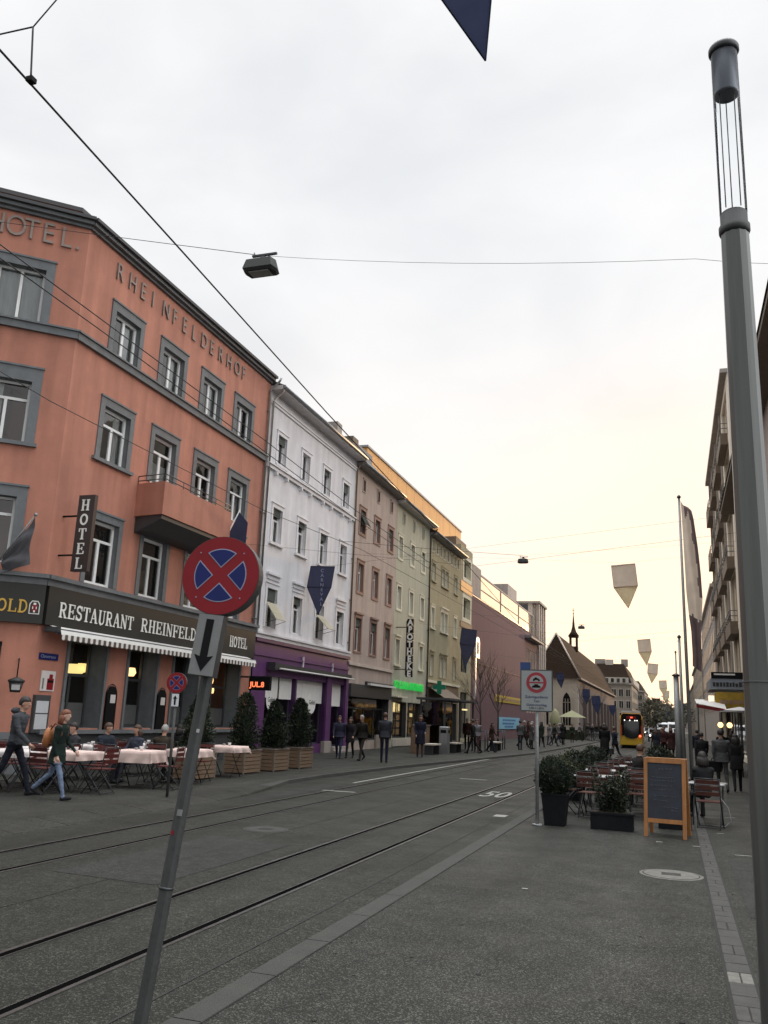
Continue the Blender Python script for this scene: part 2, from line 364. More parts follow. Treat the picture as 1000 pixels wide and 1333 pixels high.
def serif(mb, s, u, v, h, sx=1.0, y=-.02, d=.012, sp=.04, bold=1.0):
    for ch in s:
        if ch == ' ': u += .5*h*sx; continue
        for k, (pl, t) in enumerate(SER[ch]):
            t = t*bold
            L_, R_ = [], []
            for i, (x, z) in enumerate(pl):
                a = pl[max(i-1,0)]; b = pl[min(i+1,len(pl)-1)]
                dx, dz = b[0]-a[0], b[1]-a[1]; l = math.hypot(dx,dz) or 1
                nx, nz = -dz/l*t/2, dx/l*t/2
                L_.append((u+(x+nx)*h*sx, v+(z+nz)*h)); R_.append((u+(x-nx)*h*sx, v+(z-nz)*h))
            y0 = y - d - k*.0009
            for i in range(len(pl)-1):
                mb.slab([R_[i], R_[i+1], L_[i+1], L_[i]], y0, y)
        u += (ADV[ch]+sp)*h*sx
    return u
def serif_w(s, h, sx=1.0, sp=.04): return sum(.5*h*sx if c == ' ' else (ADV[c]+sp)*h*sx for c in s)
LIFT_TOP, LIFT_SIDE = 5.0, 2.4
# ---------------------------------------------------------------- camera, sky, sun
cam = bpy.data.cameras.new('camera'); co = bpy.data.objects.new('camera', cam); col.objects.link(co); scene.camera = co
cam.sensor_fit = 'HORIZONTAL'; cam.sensor_width = 36; cam.lens = 40.32; cam.clip_end = 3000; cam.clip_start = .05
co.matrix_world = Matrix(((.94954872,.03557134,.31159574,0),(.31119763,-.23010513,-.92206706,0),(.03890062,.97251545,-.22956575,1.75),(0,0,0,1)))
scene.view_settings.view_transform = 'Standard'; scene.view_settings.look = 'None'; scene.view_settings.exposure = .22; scene.view_settings.gamma = 1
scene.render.engine = 'CYCLES'
scene.cycles.max_bounces = 6; scene.cycles.transparent_max_bounces = 12

SUN_AZ, SUN_EL = 10, 4.5           # degrees east of the street axis, above the horizon
w = bpy.data.worlds.new('World'); scene.world = w; w.use_nodes = True
N = w.node_tree.nodes; L = w.node_tree.links; N.clear()
out = N.new('ShaderNodeOutputWorld'); bg = N.new('ShaderNodeBackground'); bg.inputs[1].default_value = .1; L.new(bg.outputs[0], out.inputs[0])
sky = N.new('ShaderNodeTexSky'); sky.sky_type = 'NISHITA'; sky.sun_disc = False; sky.sun_elevation = R(SUN_EL); sky.sun_rotation = R(SUN_AZ)
tc = N.new('ShaderNodeTexCoord')
def vm(op, a, b=None, s=None):
    n = N.new('ShaderNodeVectorMath'); n.operation = op
    for i, q in enumerate((a, b)):
        if q is None: continue
        if isinstance(q, tuple): n.inputs[i].default_value = q
        else: L.new(q, n.inputs[i])
    if s is not None:
        if isinstance(s, (int, float)): n.inputs['Scale'].default_value = s
        else: L.new(s, n.inputs['Scale'])
    return n
def mr(i, a, b, c, d, smooth=False):
    n = N.new('ShaderNodeMapRange'); n.inputs[1].default_value = a; n.inputs[2].default_value = b; n.inputs[3].default_value = c; n.inputs[4].default_value = d
    if smooth: n.interpolation_type = 'SMOOTHSTEP'
    L.new(i, n.inputs[0]); return n.outputs[0]
def mth(op, a, b):
    n = N.new('ShaderNodeMath'); n.operation = op
    for i, q in enumerate((a, b)):
        if isinstance(q, (int, float)): n.inputs[i].default_value = q
        else: L.new(q, n.inputs[i])
    return n.outputs[0]
def mixc(f, a, b):
    n = N.new('ShaderNodeMix'); n.data_type = 'RGBA'
    if isinstance(f, (int,float)): n.inputs[0].default_value = f
    else: L.new(f, n.inputs[0])
    for i, q in ((6,a),(7,b)):
        if isinstance(q, tuple): n.inputs[i].default_value = (*q,1)
        else: L.new(q, n.inputs[i])
    return n.outputs[2]
dirn = tc.outputs['Generated']
sepn = N.new('ShaderNodeSeparateXYZ'); L.new(dirn, sepn.inputs[0])
# clouds: soft overcast sheet, project direction on a plane so that it stretches to the horizon
mp = N.new('ShaderNodeMapping'); mp.inputs['Scale'].default_value = (1.3,1.3,2.6); mp.inputs['Location'].default_value = (.35,.1,.2); L.new(dirn, mp.inputs[0])
n1 = N.new('ShaderNodeTexNoise'); n1.inputs['Scale'].default_value = 1.9; n1.inputs['Detail'].default_value = 5; n1.inputs['Roughness'].default_value = .48; n1.inputs['Distortion'].default_value = .3; L.new(mp.outputs[0], n1.inputs['Vector'])
cl = mr(n1.outputs[0], .34, .66, 0, 1, True)
cloud = mixc(cl, (.735,.75,.775), (.885,.885,.89))
# towards the glow at the street's end
ga, ge = R(6), R(3)
g = (math.sin(ga)*math.cos(ge), math.cos(ga)*math.cos(ge), math.sin(ge))
dt = vm('DOT_PRODUCT', dirn, g).outputs['Value']
glow_w = mr(dt, .62, .97, 0, 1, True)      # wide cream wash
glow_n = mr(dt, .90, .995, 0, 1, True)      # bright warm core
elev = mr(sepn.outputs['Z'], .05, .52, 1, 0, True)
c1 = mixc(mth('MULTIPLY', glow_w, elev), cloud, (1.0,.89,.80))
c2 = mixc(mth('MULTIPLY', glow_n, elev), c1, (1.36,1.0,.71))
# extra sky brightness added overhead and right, out of view, for the facades; dimmed behind
hi = mth('MULTIPLY', mr(sepn.outputs['Z'], .73, .95, 1.0, LIFT_TOP, True), mr(sepn.outputs['Y'], -.05, -.6, 1.0, .62, True)); bk = mr(sepn.outputs['X'], .35, .85, 1.0, LIFT_SIDE, True)
c3 = vm('SCALE', c2, s=mth('MULTIPLY', mth('MULTIPLY', hi, bk), 10.0)).outputs[0]
final = mixc(.05, c3, sky.outputs[0])
L.new(final, bg.inputs[0])
sun = bpy.data.lights.new('sun', 'SUN'); so = bpy.data.objects.new('sun', sun); col.objects.link(so)
sun.energy = .9; sun.angle = R(1.2); sun.color = (1,.62,.32)
sd = Vector((math.sin(R(SUN_AZ))*math.cos(R(SUN_EL)), math.cos(R(SUN_AZ))*math.cos(R(SUN_EL)), math.sin(R(SUN_EL))))
so.rotation_euler = sd.to_track_quat('Z', 'Y').to_euler()

# ---------------------------------------------------------------- ground
gr = MB(); gr.quad((-900,-60,-.02),(900,-60,-.02),(900,1400,-.02),(-900,1400,-.02)); ground_piece('ground', gr, M['asphalt_far'])
KL = [(-8.45,-30),(-8.45,9),(-8.45,14.5),(-8.5,17),(-8.8,18.8),(-9.12,20.5),(-9.2,23),(-8.95,29),(-8.1,38),(-7.2,48),(-7.0,70),(-7.0,260)]   # far kerb line
rd = MB()
for (x0,y0),(x1,y1) in zip(KL[:-1], KL[1:]): rd.quad((x0,y0,0),(-2.78,y0,0),(-2.78,y1,0),(x1,y1,0))
ground_piece('road', rd, M['asphalt'])
def kw(y): return .60 if y < 16 else max(.18, .60-(y-16)*.10)
pv = MB(); pv.sm = False
for i, ((x0,y0),(x1,y1)) in enumerate(zip(KL[:-1], KL[1:])):
    pv.quad((-70,y0,.075),(x0-kw(y0)+.02,y0,.075),(x1-kw(y1)+.02,y1,.075),(-70,y1,.075))
ground_piece('far_pavement', pv, M['asphalt_walk'])
kb = MB()
def hk(y): return .018 if y < 15 else (.02+(y-15)*.012 if y < 20 else .09)
for (x0,y0),(x1,y1) in zip(KL[:-1], KL[1:]):
    n = max(1, int((y1-y0)/1.0)) if y1 < 80 else 6
    for k in range(n):
        a, b = k/n, (k+1)/n-.012/(y1-y0)
        xa, ya, xb, yb = x0+(x1-x0)*a, y0+(y1-y0)*a, x0+(x1-x0)*b, y0+(y1-y0)*b
        h = .084
        kb.mi = 1 if ya < 18.5 else 0; wa, wb = kw(ya), kw(yb); za = .012 if ya < 16 else min(h, .012+(ya-16)*.018); zb = .012 if yb < 16 else min(h, .012+(yb-16)*.018)
        kb.add([(xa-wa,ya,-.01),(xa,ya,-.01),(xb,yb,-.01),(xb-wb,yb,-.01),(xa-wa,ya,h-.005),(xa-.02,ya,za),(xb-.02,yb,zb),(xb-wb,yb,h-.005)],[(4,5,6,7),(0,1,5,4),(1,2,6,5),(2,3,7,6),(3,0,4,7)], False)
ground_piece('far_kerb', kb, [M['kerb'], M['asphalt_walk']])
nw = MB(); nw.quad((-2.6,-30,.01),(40,-30,.01),(40,260,.01),(-2.6,260,.01)); ground_piece('pavement', nw, M['asphalt_walk'])
ks = MB()
y = -4.0
while y < 60:
    l = .98; ks.rbox(-2.79, y, -.01, -2.60, y+l+.016, .022, .004); y += l
ground_piece('near_kerb', ks, M['kerb'])
jn = MB(); jn.quad((-3.10,-4,.004),(-3.075,-4,.004),(-3.075,40,.004),(-3.10,40,.004)); ground_piece('gutter_joint', jn, M['joint'])
# tram rails
for k, xs in enumerate((-3.68,-4.6,-6.72,-7.62)):
    rl = MB(); side = 1 if k in (1,3) else -1
    rl.box(xs-.018, -5, -.01, xs+.018, 250, .007); rl.mi = 1; gx = xs + side*.050
    rl.box(gx-.034, -5, -.01, gx+.030, 250, .005); rl.mi = 0
    rl.box(gx+side*.032, -5, -.01, gx+side*.042, 250, .0065)
    ground_piece('tram_rail', rl, [M['rail_steel'], M['groove']])
# painted markings
mk = MB(); mk.box(-7.78,19.33,.002,-6.98,19.45,.008); ground_piece('road_marking', mk, M['mark_white'])
mk = MB(); mk.box(-6.1,26.0,.002,-5.3,26.14,.008); ground_piece('road_marking', mk, M['mark_white'])
mk = MB(); mk.box(-8.02,22,.002,-7.93,46,.006); ground_piece('road_marking', mk, M['mark_white'])
mk = MB(); mk.box(-3.25,16.6,.002,-3.02,16.95,.008); ground_piece('road_marking', mk, M['mark_white'])
fm = text_mesh('50', 1.0, M['mark_white'], .003, .012, sx=.55); fm.transform(Matrix.Rotation(-PI/2, 4, 'X')); fm.transform(Matrix.Diagonal((1.2,2.2,1,1)))
link('road_marking', fm, loc=(-4.42,20.6,.008), kind='structure')
# repairs and seams in the asphalt
def patch(name, pts, z, m):
    q = MB(); q.add([(x,y_,z) for x,y_ in pts], [tuple(range(len(pts)))], False); ground_piece(name, q, m)
M['asphalt_patch'] = asphalt_mat('asphalt_patch', (.0215,.0222,.0208), .6); M['asphalt_patch_pale'] = asphalt_mat('asphalt_patch_pale', (.036,.0362,.033), 1.0)
patch('asphalt_repair', [(-6.3,8.2),(-5.0,8.1),(-4.95,11.3),(-6.25,11.5)], .0035, M['asphalt_patch'])
patch('asphalt_repair', [(-8.3,16.5),(-7.9,16.4),(-7.85,21.2),(-8.3,21.3)], .0035, M['asphalt_patch'])
patch('asphalt_repair', [(.62,9.5),(1.7,9.4),(1.75,13.2),(.64,13.3)], .0135, M['asphalt_patch'])
def seam(pts, z, w_=.012):
    q = MB(); random.seed(len(pts))
    for (xa,ya),(xb,yb) in zip(pts[:-1], pts[1:]):
        n = max(2, int(math.hypot(xb-xa,yb-ya)/.35)); P = [(xa+(xb-xa)*i/n+random.uniform(-.012,.012), ya+(yb-ya)*i/n) for i in range(n+1)]
        dx, dy = xb-xa, yb-ya; l = math.hypot(dx,dy); nx, ny = -dy/l*w_/2, dx/l*w_/2
        for (a,b),(c,d) in zip(P[:-1],P[1:]): q.quad((a-nx,b-ny,z),(c-nx,d-ny,z),(c+nx,d+ny,z),(a+nx,b+ny,z)) if nx < 0 else q.quad((a+nx,b+ny,z),(c+nx,d+ny,z),(c-nx,d-ny,z),(a-nx,b-ny,z))
    ground_piece('asphalt_seam', q, M['joint'])
seam([(-5.55,-2),(-5.6,12),(-5.5,30)], .0045, .014)
seam([(-3.05,14.6),(-8.2,14.9)], .0045, .010)
# gutter of pavers along the pavement
gp = MB(); y = 2.0; k = 0
random.seed(3)
while y < 46:
    l = .22 + random.random()*.10
    for x0, x1 in (((.30,.47),) if k % 3 else ((.30,.385),(.392,.47))):
        gp.mi = 2 if (6.25 < y < 6.5 or 6.95 < y < 7.2) else 0
        gp.rbox(x0, y, 0, x1, y+l-.014, .017+random.random()*.003, .006)
    y += l; k += 1
gp.mi = 1; gp.quad((.28,2,.013),(.49,2,.013),(.49,46,.013),(.28,46,.013))
ground_piece('gutter', gp, [M['paver'], M['joint'], M['paver_light']])
def manhole(x, y, r, z, ring, label_m):
    m_ = MB(); m_.lathe([(r,z-.01),(r,z+.006),(r*.93,z+.008)], 40, x, y); m_.mi = 1; m_.lathe([(r*.90,z),(r*.90,z+.0095)], 40, x, y); m_.mi = 0
    m_.lathe([(r*.86,z),(r*.86,z+.0115)], 40, x, y); m_.mi = 1
    for i in range(-1,2): m_.box(x-r*.3, y+i*.07-.02, z+.002, x+r*.3, y+i*.07+.02, z+.0135)
    return m_.build('manhole_cover', [ring, M['joint']], kind='structure')
gs_m = MB(); random.seed(77)
for i in range(170):
    x = random.uniform(-2.5, 2.6); y_ = 3+random.random()**1.5*22; r_ = random.uniform(.008,.022)
    if .25 < x < .52: continue
    gs_m.mi = 0 if random.random() < .6 else 1
    gs_m.add([(x+r_*math.cos(k*PI/4)*random.uniform(.8,1.2), y_+r_*math.sin(k*PI/4)*random.uniform(.8,1.2), .0142) for k in range(8)], [tuple(range(8))], False)
ground_piece('gum_spots', gs_m, [M['asphalt_patch'], M['kerb']])
manhole(-.10, 11.62, .37, .012, M['paver_light'], '')
manhole(-5.9, 12.5, .35, .0, M['kerb'], '')
manhole(-10.1, 17.0, .3, .077, M['asphalt'], '')
for (x,y_,l) in ((.75,13.9,.22),(.62,16.5,.12),(-.33,14.7,.10),(.2,14.5,.14),(-1.6,9.8,.06),(.9,19.5,.2)):
    s_ = MB(); s_.box(x,y_,.012,x+l,y_+.04,.016); ground_piece('paint_fleck', s_, M['mark_white'])
# ---------------------------------------------------------------- facades
FX = -14.5
ML = Matrix(((0,-1,0,FX),(1,0,0,0),(0,0,1,0),(0,0,0,1)))          # left row: x along the street, y into the house
MRt = Matrix(((0,1,0,3.6),(-1,0,0,0),(0,0,1,0),(0,0,0,1)))        # right row, u = -Y
def shift(Mx, u): return Mx @ Matrix.Translation((u,0,0))
def wall(mb, u0, u1, v0, v1, holes, y=0.0, depth=.26, rev=1, back=True):
    us = sorted({u0,u1,*[h[0] for h in holes],*[h[1] for h in holes]}); vs = sorted({v0,v1,*[h[2] for h in holes],*[h[3] for h in holes]})
    us = [q for q in us if u0 <= q <= u1]; vs = [q for q in vs if v0 <= q <= v1]
    base = mb.mi
    for i in range(len(us)-1):
        for j in range(len(vs)-1):
            cu, cv = (us[i]+us[i+1])/2, (vs[j]+vs[j+1])/2
            if any(h[0] < cu < h[1] and h[2] < cv < h[3] for h in holes): continue
            mb.quad((us[i],y,vs[j]),(us[i+1],y,vs[j]),(us[i+1],y,vs[j+1]),(us[i],y,vs[j+1]))
    mb.mi = rev
    for a,b,c,d in holes:
        e = y+depth
        mb.quad((a,y,c),(a,y,d),(a,e,d),(a,e,c)); mb.quad((b,y,d),(b,y,c),(b,e,c),(b,e,d))
        mb.quad((a,y,d),(b,y,d),(b,e,d),(a,e,d)); mb.quad((b,y,c),(a,y,c),(a,e,c),(b,e,c))
    mb.mi = base
def shell(mb, u0, u1, v1, deep=9.0, rooms=(), inner=2):
    """side and back walls plus dark rooms behind the windows"""
    mb.quad((u0,0,0),(u0,0,v1),(u0,deep,v1),(u0,deep,0)); mb.quad((u1,0,v1),(u1,0,0),(u1,deep,0),(u1,deep,v1))
    mb.quad((u1,deep,0),(u0,deep,0),(u0,deep,v1),(u1,deep,v1)); mb.quad((u0,0,v1),(u1,0,v1),(u1,deep,v1),(u0,deep,v1))
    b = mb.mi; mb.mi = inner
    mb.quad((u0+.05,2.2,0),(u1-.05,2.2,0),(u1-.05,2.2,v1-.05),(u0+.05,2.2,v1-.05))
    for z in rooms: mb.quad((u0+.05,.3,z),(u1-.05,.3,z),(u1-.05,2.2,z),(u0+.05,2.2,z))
    mb.mi = b
def window(parent, a, b, c, d, fm='white_paint', y=.14, cols=2, transom=.68, glass='glass', curtain=None, sill=None, sur=None, hood=None,
           shutter=None, fw=.06, tm=None, blind=None, bars=0, open_shutter=False):
    f = MB()
    f.box(a,y,c,a+fw,y+.07,d); f.box(b-fw,y,c,b,y+.07,d); f.box(a+fw,y,c,b-fw,y+.07,c+fw); f.box(a+fw,y,d-fw,b-fw,y+.07,d)
    for k in range(1, cols):
        x = a+(b-a)*k/cols; f.box(x-fw*.6, y+.002, c+fw, x+fw*.6, y+.06, (c+(d-c)*transom-.03) if transom else d-fw)
    if transom: zt = c+(d-c)*transom; f.box(a+fw, y+.001, zt-.035, b-fw, y+.065, zt+.035)
    for k in range(bars): z = c+(d-c)*(k+1)/(bars+1); f.box(a+fw, y+.003, z-.015, b-fw, y+.05, z+.015)
    w_ = f.build('window', M[fm], parent)
    g = MB(); g.quad((a+fw*.5,y+.04,c+fw*.5),(b-fw*.5,y+.04,c+fw*.5),(b-fw*.5,y+.04,d-fw*.5),(a+fw*.5,y+.04,d-fw*.5)); g.build('pane', M[glass], w_)
    if curtain:
        q = MB(); q.sm = True
        def cur(x0, x1, z0, z1):
            n = max(4, int((x1-x0)/.035)); rows = []
            pts = [(x0+(x1-x0)*i/n, y+.17+.025*math.sin(i*1.7)+.012*math.sin(i*.7)) for i in range(n+1)]
            vs = [(x,yy,z0) for x,yy in pts]+[(x,yy,z1) for x,yy in pts]
            q.add(vs, [(i,i+1,n+2+i,n+1+i) for i in range(n)], True)
        wd = b-a
        if curtain == 'both': cur(a, a+wd*.30, c, d); cur(b-wd*.30, b, c, d)
        elif curtain == 'left': cur(a, a+wd*.42, c, d)
        elif curtain == 'full': cur(a, b, c, d)
        elif curtain == 'half': cur(a, b, c, c+(d-c)*.5)
        elif curtain == 'sheer': cur(a, a+wd*.46, c, d); cur(a+wd*.54, b, c, d)
        q.build('curtain', M['curtain'], w_)
    if blind:
        q = MB(); zb = d-(d-c)*blind[1]; q.box(a+.01, y-.07, zb, b-.01, y-.05, d)
        n = int((d-zb)/.06)
        for i in range(n): q.box(a+.012, y-.078, zb+i*.06, b-.012, y-.07, zb+i*.06+.045)
        q.build('blind', M[blind[0]], w_)
    tm = tm or 'grey_stone'
    if sill: s = MB(); s.box(a-sill, -.10, c-.10, b+sill, y, c-.004); s.build('sill', M[tm], w_)
    if sur:
        s = MB(); l, r_, t, bt = sur; p = .035
        s.box(a-l,-p,c-bt,a,0.01,d+t); s.box(b,-p,c-bt,b+r_,.01,d+t); s.box(a,-p,d,b,.01,d+t)
        if bt: s.box(a,-p,c-bt,b,.01,c-.002)
        s.box(a-l-.02,-p-.03,d+t,b+r_+.02,.01,d+t+.05)
        s.build('surround', M[tm], w_)
    if hood:
        s = MB(); s.box(a-hood[0],-.12,d+hood[1],b+hood[0],.01,d+hood[1]+.09); s.box(a-hood[0]+.05,-.05,d+hood[1]-.16,b+hood[0]-.05,.01,d+hood[1]); s.build('hood', M[tm], w_)
    if shutter:
        for sx, x0 in ((-1,a),(1,b)):
            s = MB(); s.M = Matrix.Translation((x0,-.02,0)) @ Matrix.Rotation(sx*R(shutter[1]), 4, 'Z')
            wd = (b-a)/2*sx; s.box(0,0,c,wd,.03,d)
            n = int((d-c)/.08)
            for i in range(n): s.box(wd*.12, -.008, c+.04+i*.08, wd*.88, 0, c+.09+i*.08)
            s.build('shutter', M[shutter[0]], w_)
    return w_
def eave(parent, u0, u1, v, out=.55, th=.16, m='eave_grey', gutter='zinc', slope_m='roof_tile', rise=3.2, deep=9, over=.0, name='roof'):
    r = MB(); r.box(u0-over,-out,v,u1+over,.3,v+th)
    r.mi = 1; r.add([(u0-over,-out-.04,v+th),(u1+over,-out-.04,v+th),(u1+over,deep/2,v+th+rise),(u0-over,deep/2,v+th+rise),(u0-over,deep+.3,v+th),(u1+over,deep+.3,v+th)],[(0,1,2,3),(3,2,5,4),(0,3,4),(1,5,2)], False)
    o = r.build(name, [M[m], M[slope_m]], parent)
    g = MB(); g.tube([(u0-over,-out-.06,v+th*.62),(u1+over,-out-.06,v+th*.62)], .065, 8); g.build('gutter', M[gutter], o)
    return o
def downpipe(parent, u, v0, v1, y=-.08, r=.045, m='steel_dark'):
    g = MB(); g.tube([(u,-.5,v1+.12),(u,-.45,v1),(u,y,v1-.35),(u,y,v0)], r, 8)
    for z in range(int(v0)+1, int(v1), 2): g.box(u-.065,y-.01,z,u+.065,0,z+.04)
    g.build('downpipe', M[m], parent)
def part_box(parent, name, m, *bs):
    q = MB()
    for b in bs: q.box(*b)
    return q.build(name, M[m], parent)

# ================================================================ 1 hotel
HT = thing('hotel_building', 'orange plastered corner hotel with grey window surrounds and a solid orange balcony', 'building', matrix=ML)
U0, U1 = 17.2, 28.5
hc = [19.27, 21.72, 24.17, 26.5]
holes = []
r3 = [(c-.60, c+.60, 11.24, 12.52) for c in hc]
r2 = [(c-.60, c+.60, 8.20, 9.70) for c in hc]
r1 = [(c-.62, c+.62, 4.82, 6.55) for c in hc]
gf = [(18.42,19.95,1.12,3.35),(21.02,22.45,1.12,3.35),(23.38,24.85,1.12,3.35),(25.62,27.65,1.12,3.35)]
hw = MB(); wall(hw, U0, U1, 4.0, 14.3, r3+r2+r1, depth=.30); wall(hw, U0, U1, 1.02, 4.0, gf, depth=.56)
shell(hw, U0+.02, U1, 14.3, 10, rooms=(4.5,7.7,10.9))
hw.mi = 3; wall(hw, U0, U1, 0, 1.02, [], 0)
# chamfered corner and the side street wall
CU = Matrix(((.742,-.671,0,0),(.671,.742,0,0),(0,0,1,0),(0,0,0,1)))       # world: u dir, inward dir
Cw = Matrix.Translation((FX,U0,0)) @ Matrix(((.7417,-.6707,0,0),(.6707,.7417,0,0),(0,0,1,0),(0,0,0,1)))
Cl = ML.inverted() @ Cw
hw.mi = 0; hw.M = Cl
ch = [(-2.06,-.93,11.22,12.72),(-2.0,-.9,8.02,9.62),(-1.96,-.88,4.98,6.62)]
wall(hw, -3, 0, 1.02, 14.3, ch+[(-2.1,-.75,.2,3.1)], depth=.3)
hw.mi = 1; wall(hw, -3, 0, 0, 1.02, [(-2.1,-.75,.2,1.02)], depth=.3)
hw.mi = 2; hw.quad((-2.9,1.9,0),(-.1,1.9,0),(-.1,1.9,14.2),(-2.9,1.9,14.2))
for z in (4.5,7.7,10.9): hw.quad((-2.9,.32,z),(-.1,.32,z),(-.1,1.9,z),(-2.9,1.9,z))
hw.M = Matrix.Identity(4)
cx, cy = FX-3*.7417, U0-3*.6707
hw.M = ML.inverted(); hw.mi = 0
hw.quad((-32,cy,0),(cx,cy,0),(cx,cy,14.3),(-32,cy,14.3)); hw.quad((cx,cy,14.3),(FX,U0,14.3),(FX,U0+.1,14.3),(-32,cy+.1,14.3)); hw.quad((-32,cy,14.28),(FX,U0,14.28),(FX-9,U1,14.28),(-32,U1,14.28))
hw.M = Matrix.Identity(4)
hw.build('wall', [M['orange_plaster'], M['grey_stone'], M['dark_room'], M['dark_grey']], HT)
cur3 = ['left','both','both',None]; cur2 = ['both','half','left','both']; cur1 = [None,None,None,None]
for i, h in enumerate(r3): window(HT, *h, y=.13, fw=.085, curtain='both' if i < 3 else 'left', sur=(.19,.19,.24,0), transom=0)
for i, h in enumerate(r2):
    window(HT, *h, y=.13, fw=.085, curtain=cur2[i], sur=(.19,.19,.22,0), sill=.3 if i in (0,) else None)
    if i == 3: part_box(HT, 'window_apron', 'grey_stone', (h[0]-.24,-.034,7.82,h[0]-.02,.01,8.26),(h[1]+.02,-.034,7.82,h[1]+.24,.01,8.26),(h[0]-.26,-.09,7.74,h[1]+.26,.01,7.82))
for i, h in enumerate(r1): window(HT, *h, y=.13, fw=.085, curtain=cur1[i], sur=(.17,.17,.2,0), transom=.70)
for i, h in enumerate(gf):
    window(HT, *h, fm='dark_grey', y=.46, cols=2, glass='glass_clear', transom=.60, fw=.07)
# sub-dark panel in the lower half of the restaurant windows
for h in gf: part_box(HT, 'frosted_panel', 'frosted', (h[0]+.08,.49,1.2,h[1]-.08,.498,1.75))
for h in gf: part_box(HT, 'pilaster', 'grey_stone', (h[1],-.05,1.02,h[1]+.09,.01,3.5)); part_box(HT, 'pilaster', 'grey_stone', (h[0]-.09,-.05,1.02,h[0],.01,3.5))
part_box(HT, 'plinth_ledge', 'grey_stone', (17.6,-.1,.98,28.4,.01,1.08))
chp = thing  # (alias unused)
CH = bpy.data.objects.new('corner_bay', None)
bpy.data.objects.remove(CH)
def cwin(h, **kw):
    """window in the chamfered corner: meshes are shifted into the hotel's frame"""
    w_ = window(HT, *h, **kw)
    for o in [w_]+list(w_.children): o.data.transform(Cl)
    return w_
cwin(ch[0], y=.2, curtain='sheer', sur=(.22,.22,.24,0), transom=0)
cwin(ch[1], y=.2, curtain='left', sur=(.24,.24,.36,0), sill=.3, transom=.72)
cwin(ch[2], y=.2, curtain='left', sur=(.24,.24,.26,0), transom=.74)
dr = MB(); dr.M = Cl; dr.box(-2.1,.2,.2,-.75,.27,3.1); dr.mi = 1; dr.box(-1.95,.18,1.2,-1.5,.2,2.8); dr.box(-1.35,.18,1.2,-.9,.2,2.8); dr.build('door', [M['dark_grey'], M['mirror_glass']], HT)
def band(name, v0, v1, p, m, side=True, u_end=U1, extra=0):
    q = MB(); q.box(U0-p*.3, -p, v0, u_end, .012, v1)
    q.M = Cl; q.box(-3.0-p*.4, -p-.0015, v0+.001, 0+p*.38, .011, v1-.001); q.M = ML.inverted()
    q.box(-32, cy-p, v0+.002, cx+.01, cy+.01, v1-.002); q.M = Matrix.Identity(4)
    return q.build(name, M[m], HT)
band('string_course', 10.98, 11.17, .10, 'grey_stone'); band('string_course', 11.17, 11.22, .15, 'grey_stone')
band('fascia_cornice', 4.50, 4.66, .16, 'grey_stone'); band('fascia_cornice', 4.66, 4.76, .26, 'grey_stone')
band('cornice', 14.18, 14.26, .09, 'grey_stone'); band('cornice', 14.26, 14.36, .20, 'grey_stone'); band('cornice', 14.36, 14.45, .30, 'dark_grey')
# attic and flat dark roof cap
def ring(off, z0, z1, mi_name, name, uend):
    k = off; pts = [(FX-k, uend), (FX-k, U0+k*.45), (cx-k*.45+.0, cy+k), (-32, cy+k), (-32, uend)]
    q = MB(); q.M = ML.inverted(); q.prism(pts[::-1], z0, z1); return q.build(name, M[mi_name], HT)
ring(.95, 14.3, 14.98, 'orange_plaster', 'attic_wall', 25.8)
ring(.55, 14.98, 15.10, 'dark_grey', 'roof_cap', 26.3)
rf = MB(); rf.add([(26.3,.4,14.46),(28.6,.4,14.46),(28.6,5,16.3),(26.3,5,16.3),(28.6,10,14.46),(26.3,10,14.46)],[(0,1,2,3),(3,2,4,5),(0,3,5),(1,4,2)],False); rf.build('roof', M['roof_tile'], HT)
# fascia boards
fa = MB(); fa.box(17.24,-.15,3.56,28.46,0.02,4.50); fa.build('fascia_board', M['fascia'], HT)
fa = MB(); fa.M = Cl; fa.box(-3.0,-.152,3.56,.06,.02,4.499); fa.build('fascia_board', M['fascia_side'], HT)
lt = MB(); h1 = .37
serif(lt, 'RESTAURANT', 17.68, 3.79, h1, sx=(20.86-17.68)/serif_w('RESTAURANT',h1), y=-.15)
serif(lt, 'RHEINFELDERHOF', 21.22, 3.80, h1, sx=(26.12-21.22)/serif_w('RHEINFELDERHOF',h1), y=-.15)
serif(lt, 'HOTEL', 26.52, 3.83, h1, sx=(27.85-26.52)/serif_w('HOTEL',h1), y=-.15)
lt.build('lettering', M['letter_white'], HT)
lt = MB(); lt.M = Cl; wv = serif_w('GOLD', .31)
serif(lt, 'GOLD', -1.24, 3.80, .30, sx=.96/serif_w('GOLD',.30), y=-.152); lt.build('lettering', M['letter_gold'], HT)
em = MB(); em.M = Cl
em.slab([(-.27,3.78),(-.03,3.78),(-.03,4.02),(-.08,4.10),(-.22,4.10),(-.27,4.02)], -.158, -.15); em.mi = 1
em.slab([(-.25,3.80),(-.05,3.80),(-.05,4.01),(-.09,4.08),(-.21,4.08),(-.25,4.01)], -.162, -.156); em.mi = 2
em.slab([(-.21,3.84),(-.09,3.84),(-.09,4.0),(-.15,4.05),(-.21,4.0)], -.166, -.160); em.mi = 0
em.box(-.18,-.170,4.0,-.12,-.165,4.05); em.box(-.17,-.170,3.82,-.13,-.165,3.87); em.box(-.2,-.169,3.9,-.18,-.165,3.96); em.box(-.12,-.169,3.9,-.10,-.165,3.96)
em.build('brewery_emblem', [M['letter_white'], M['fascia_side'], M['sign_red']], HT)
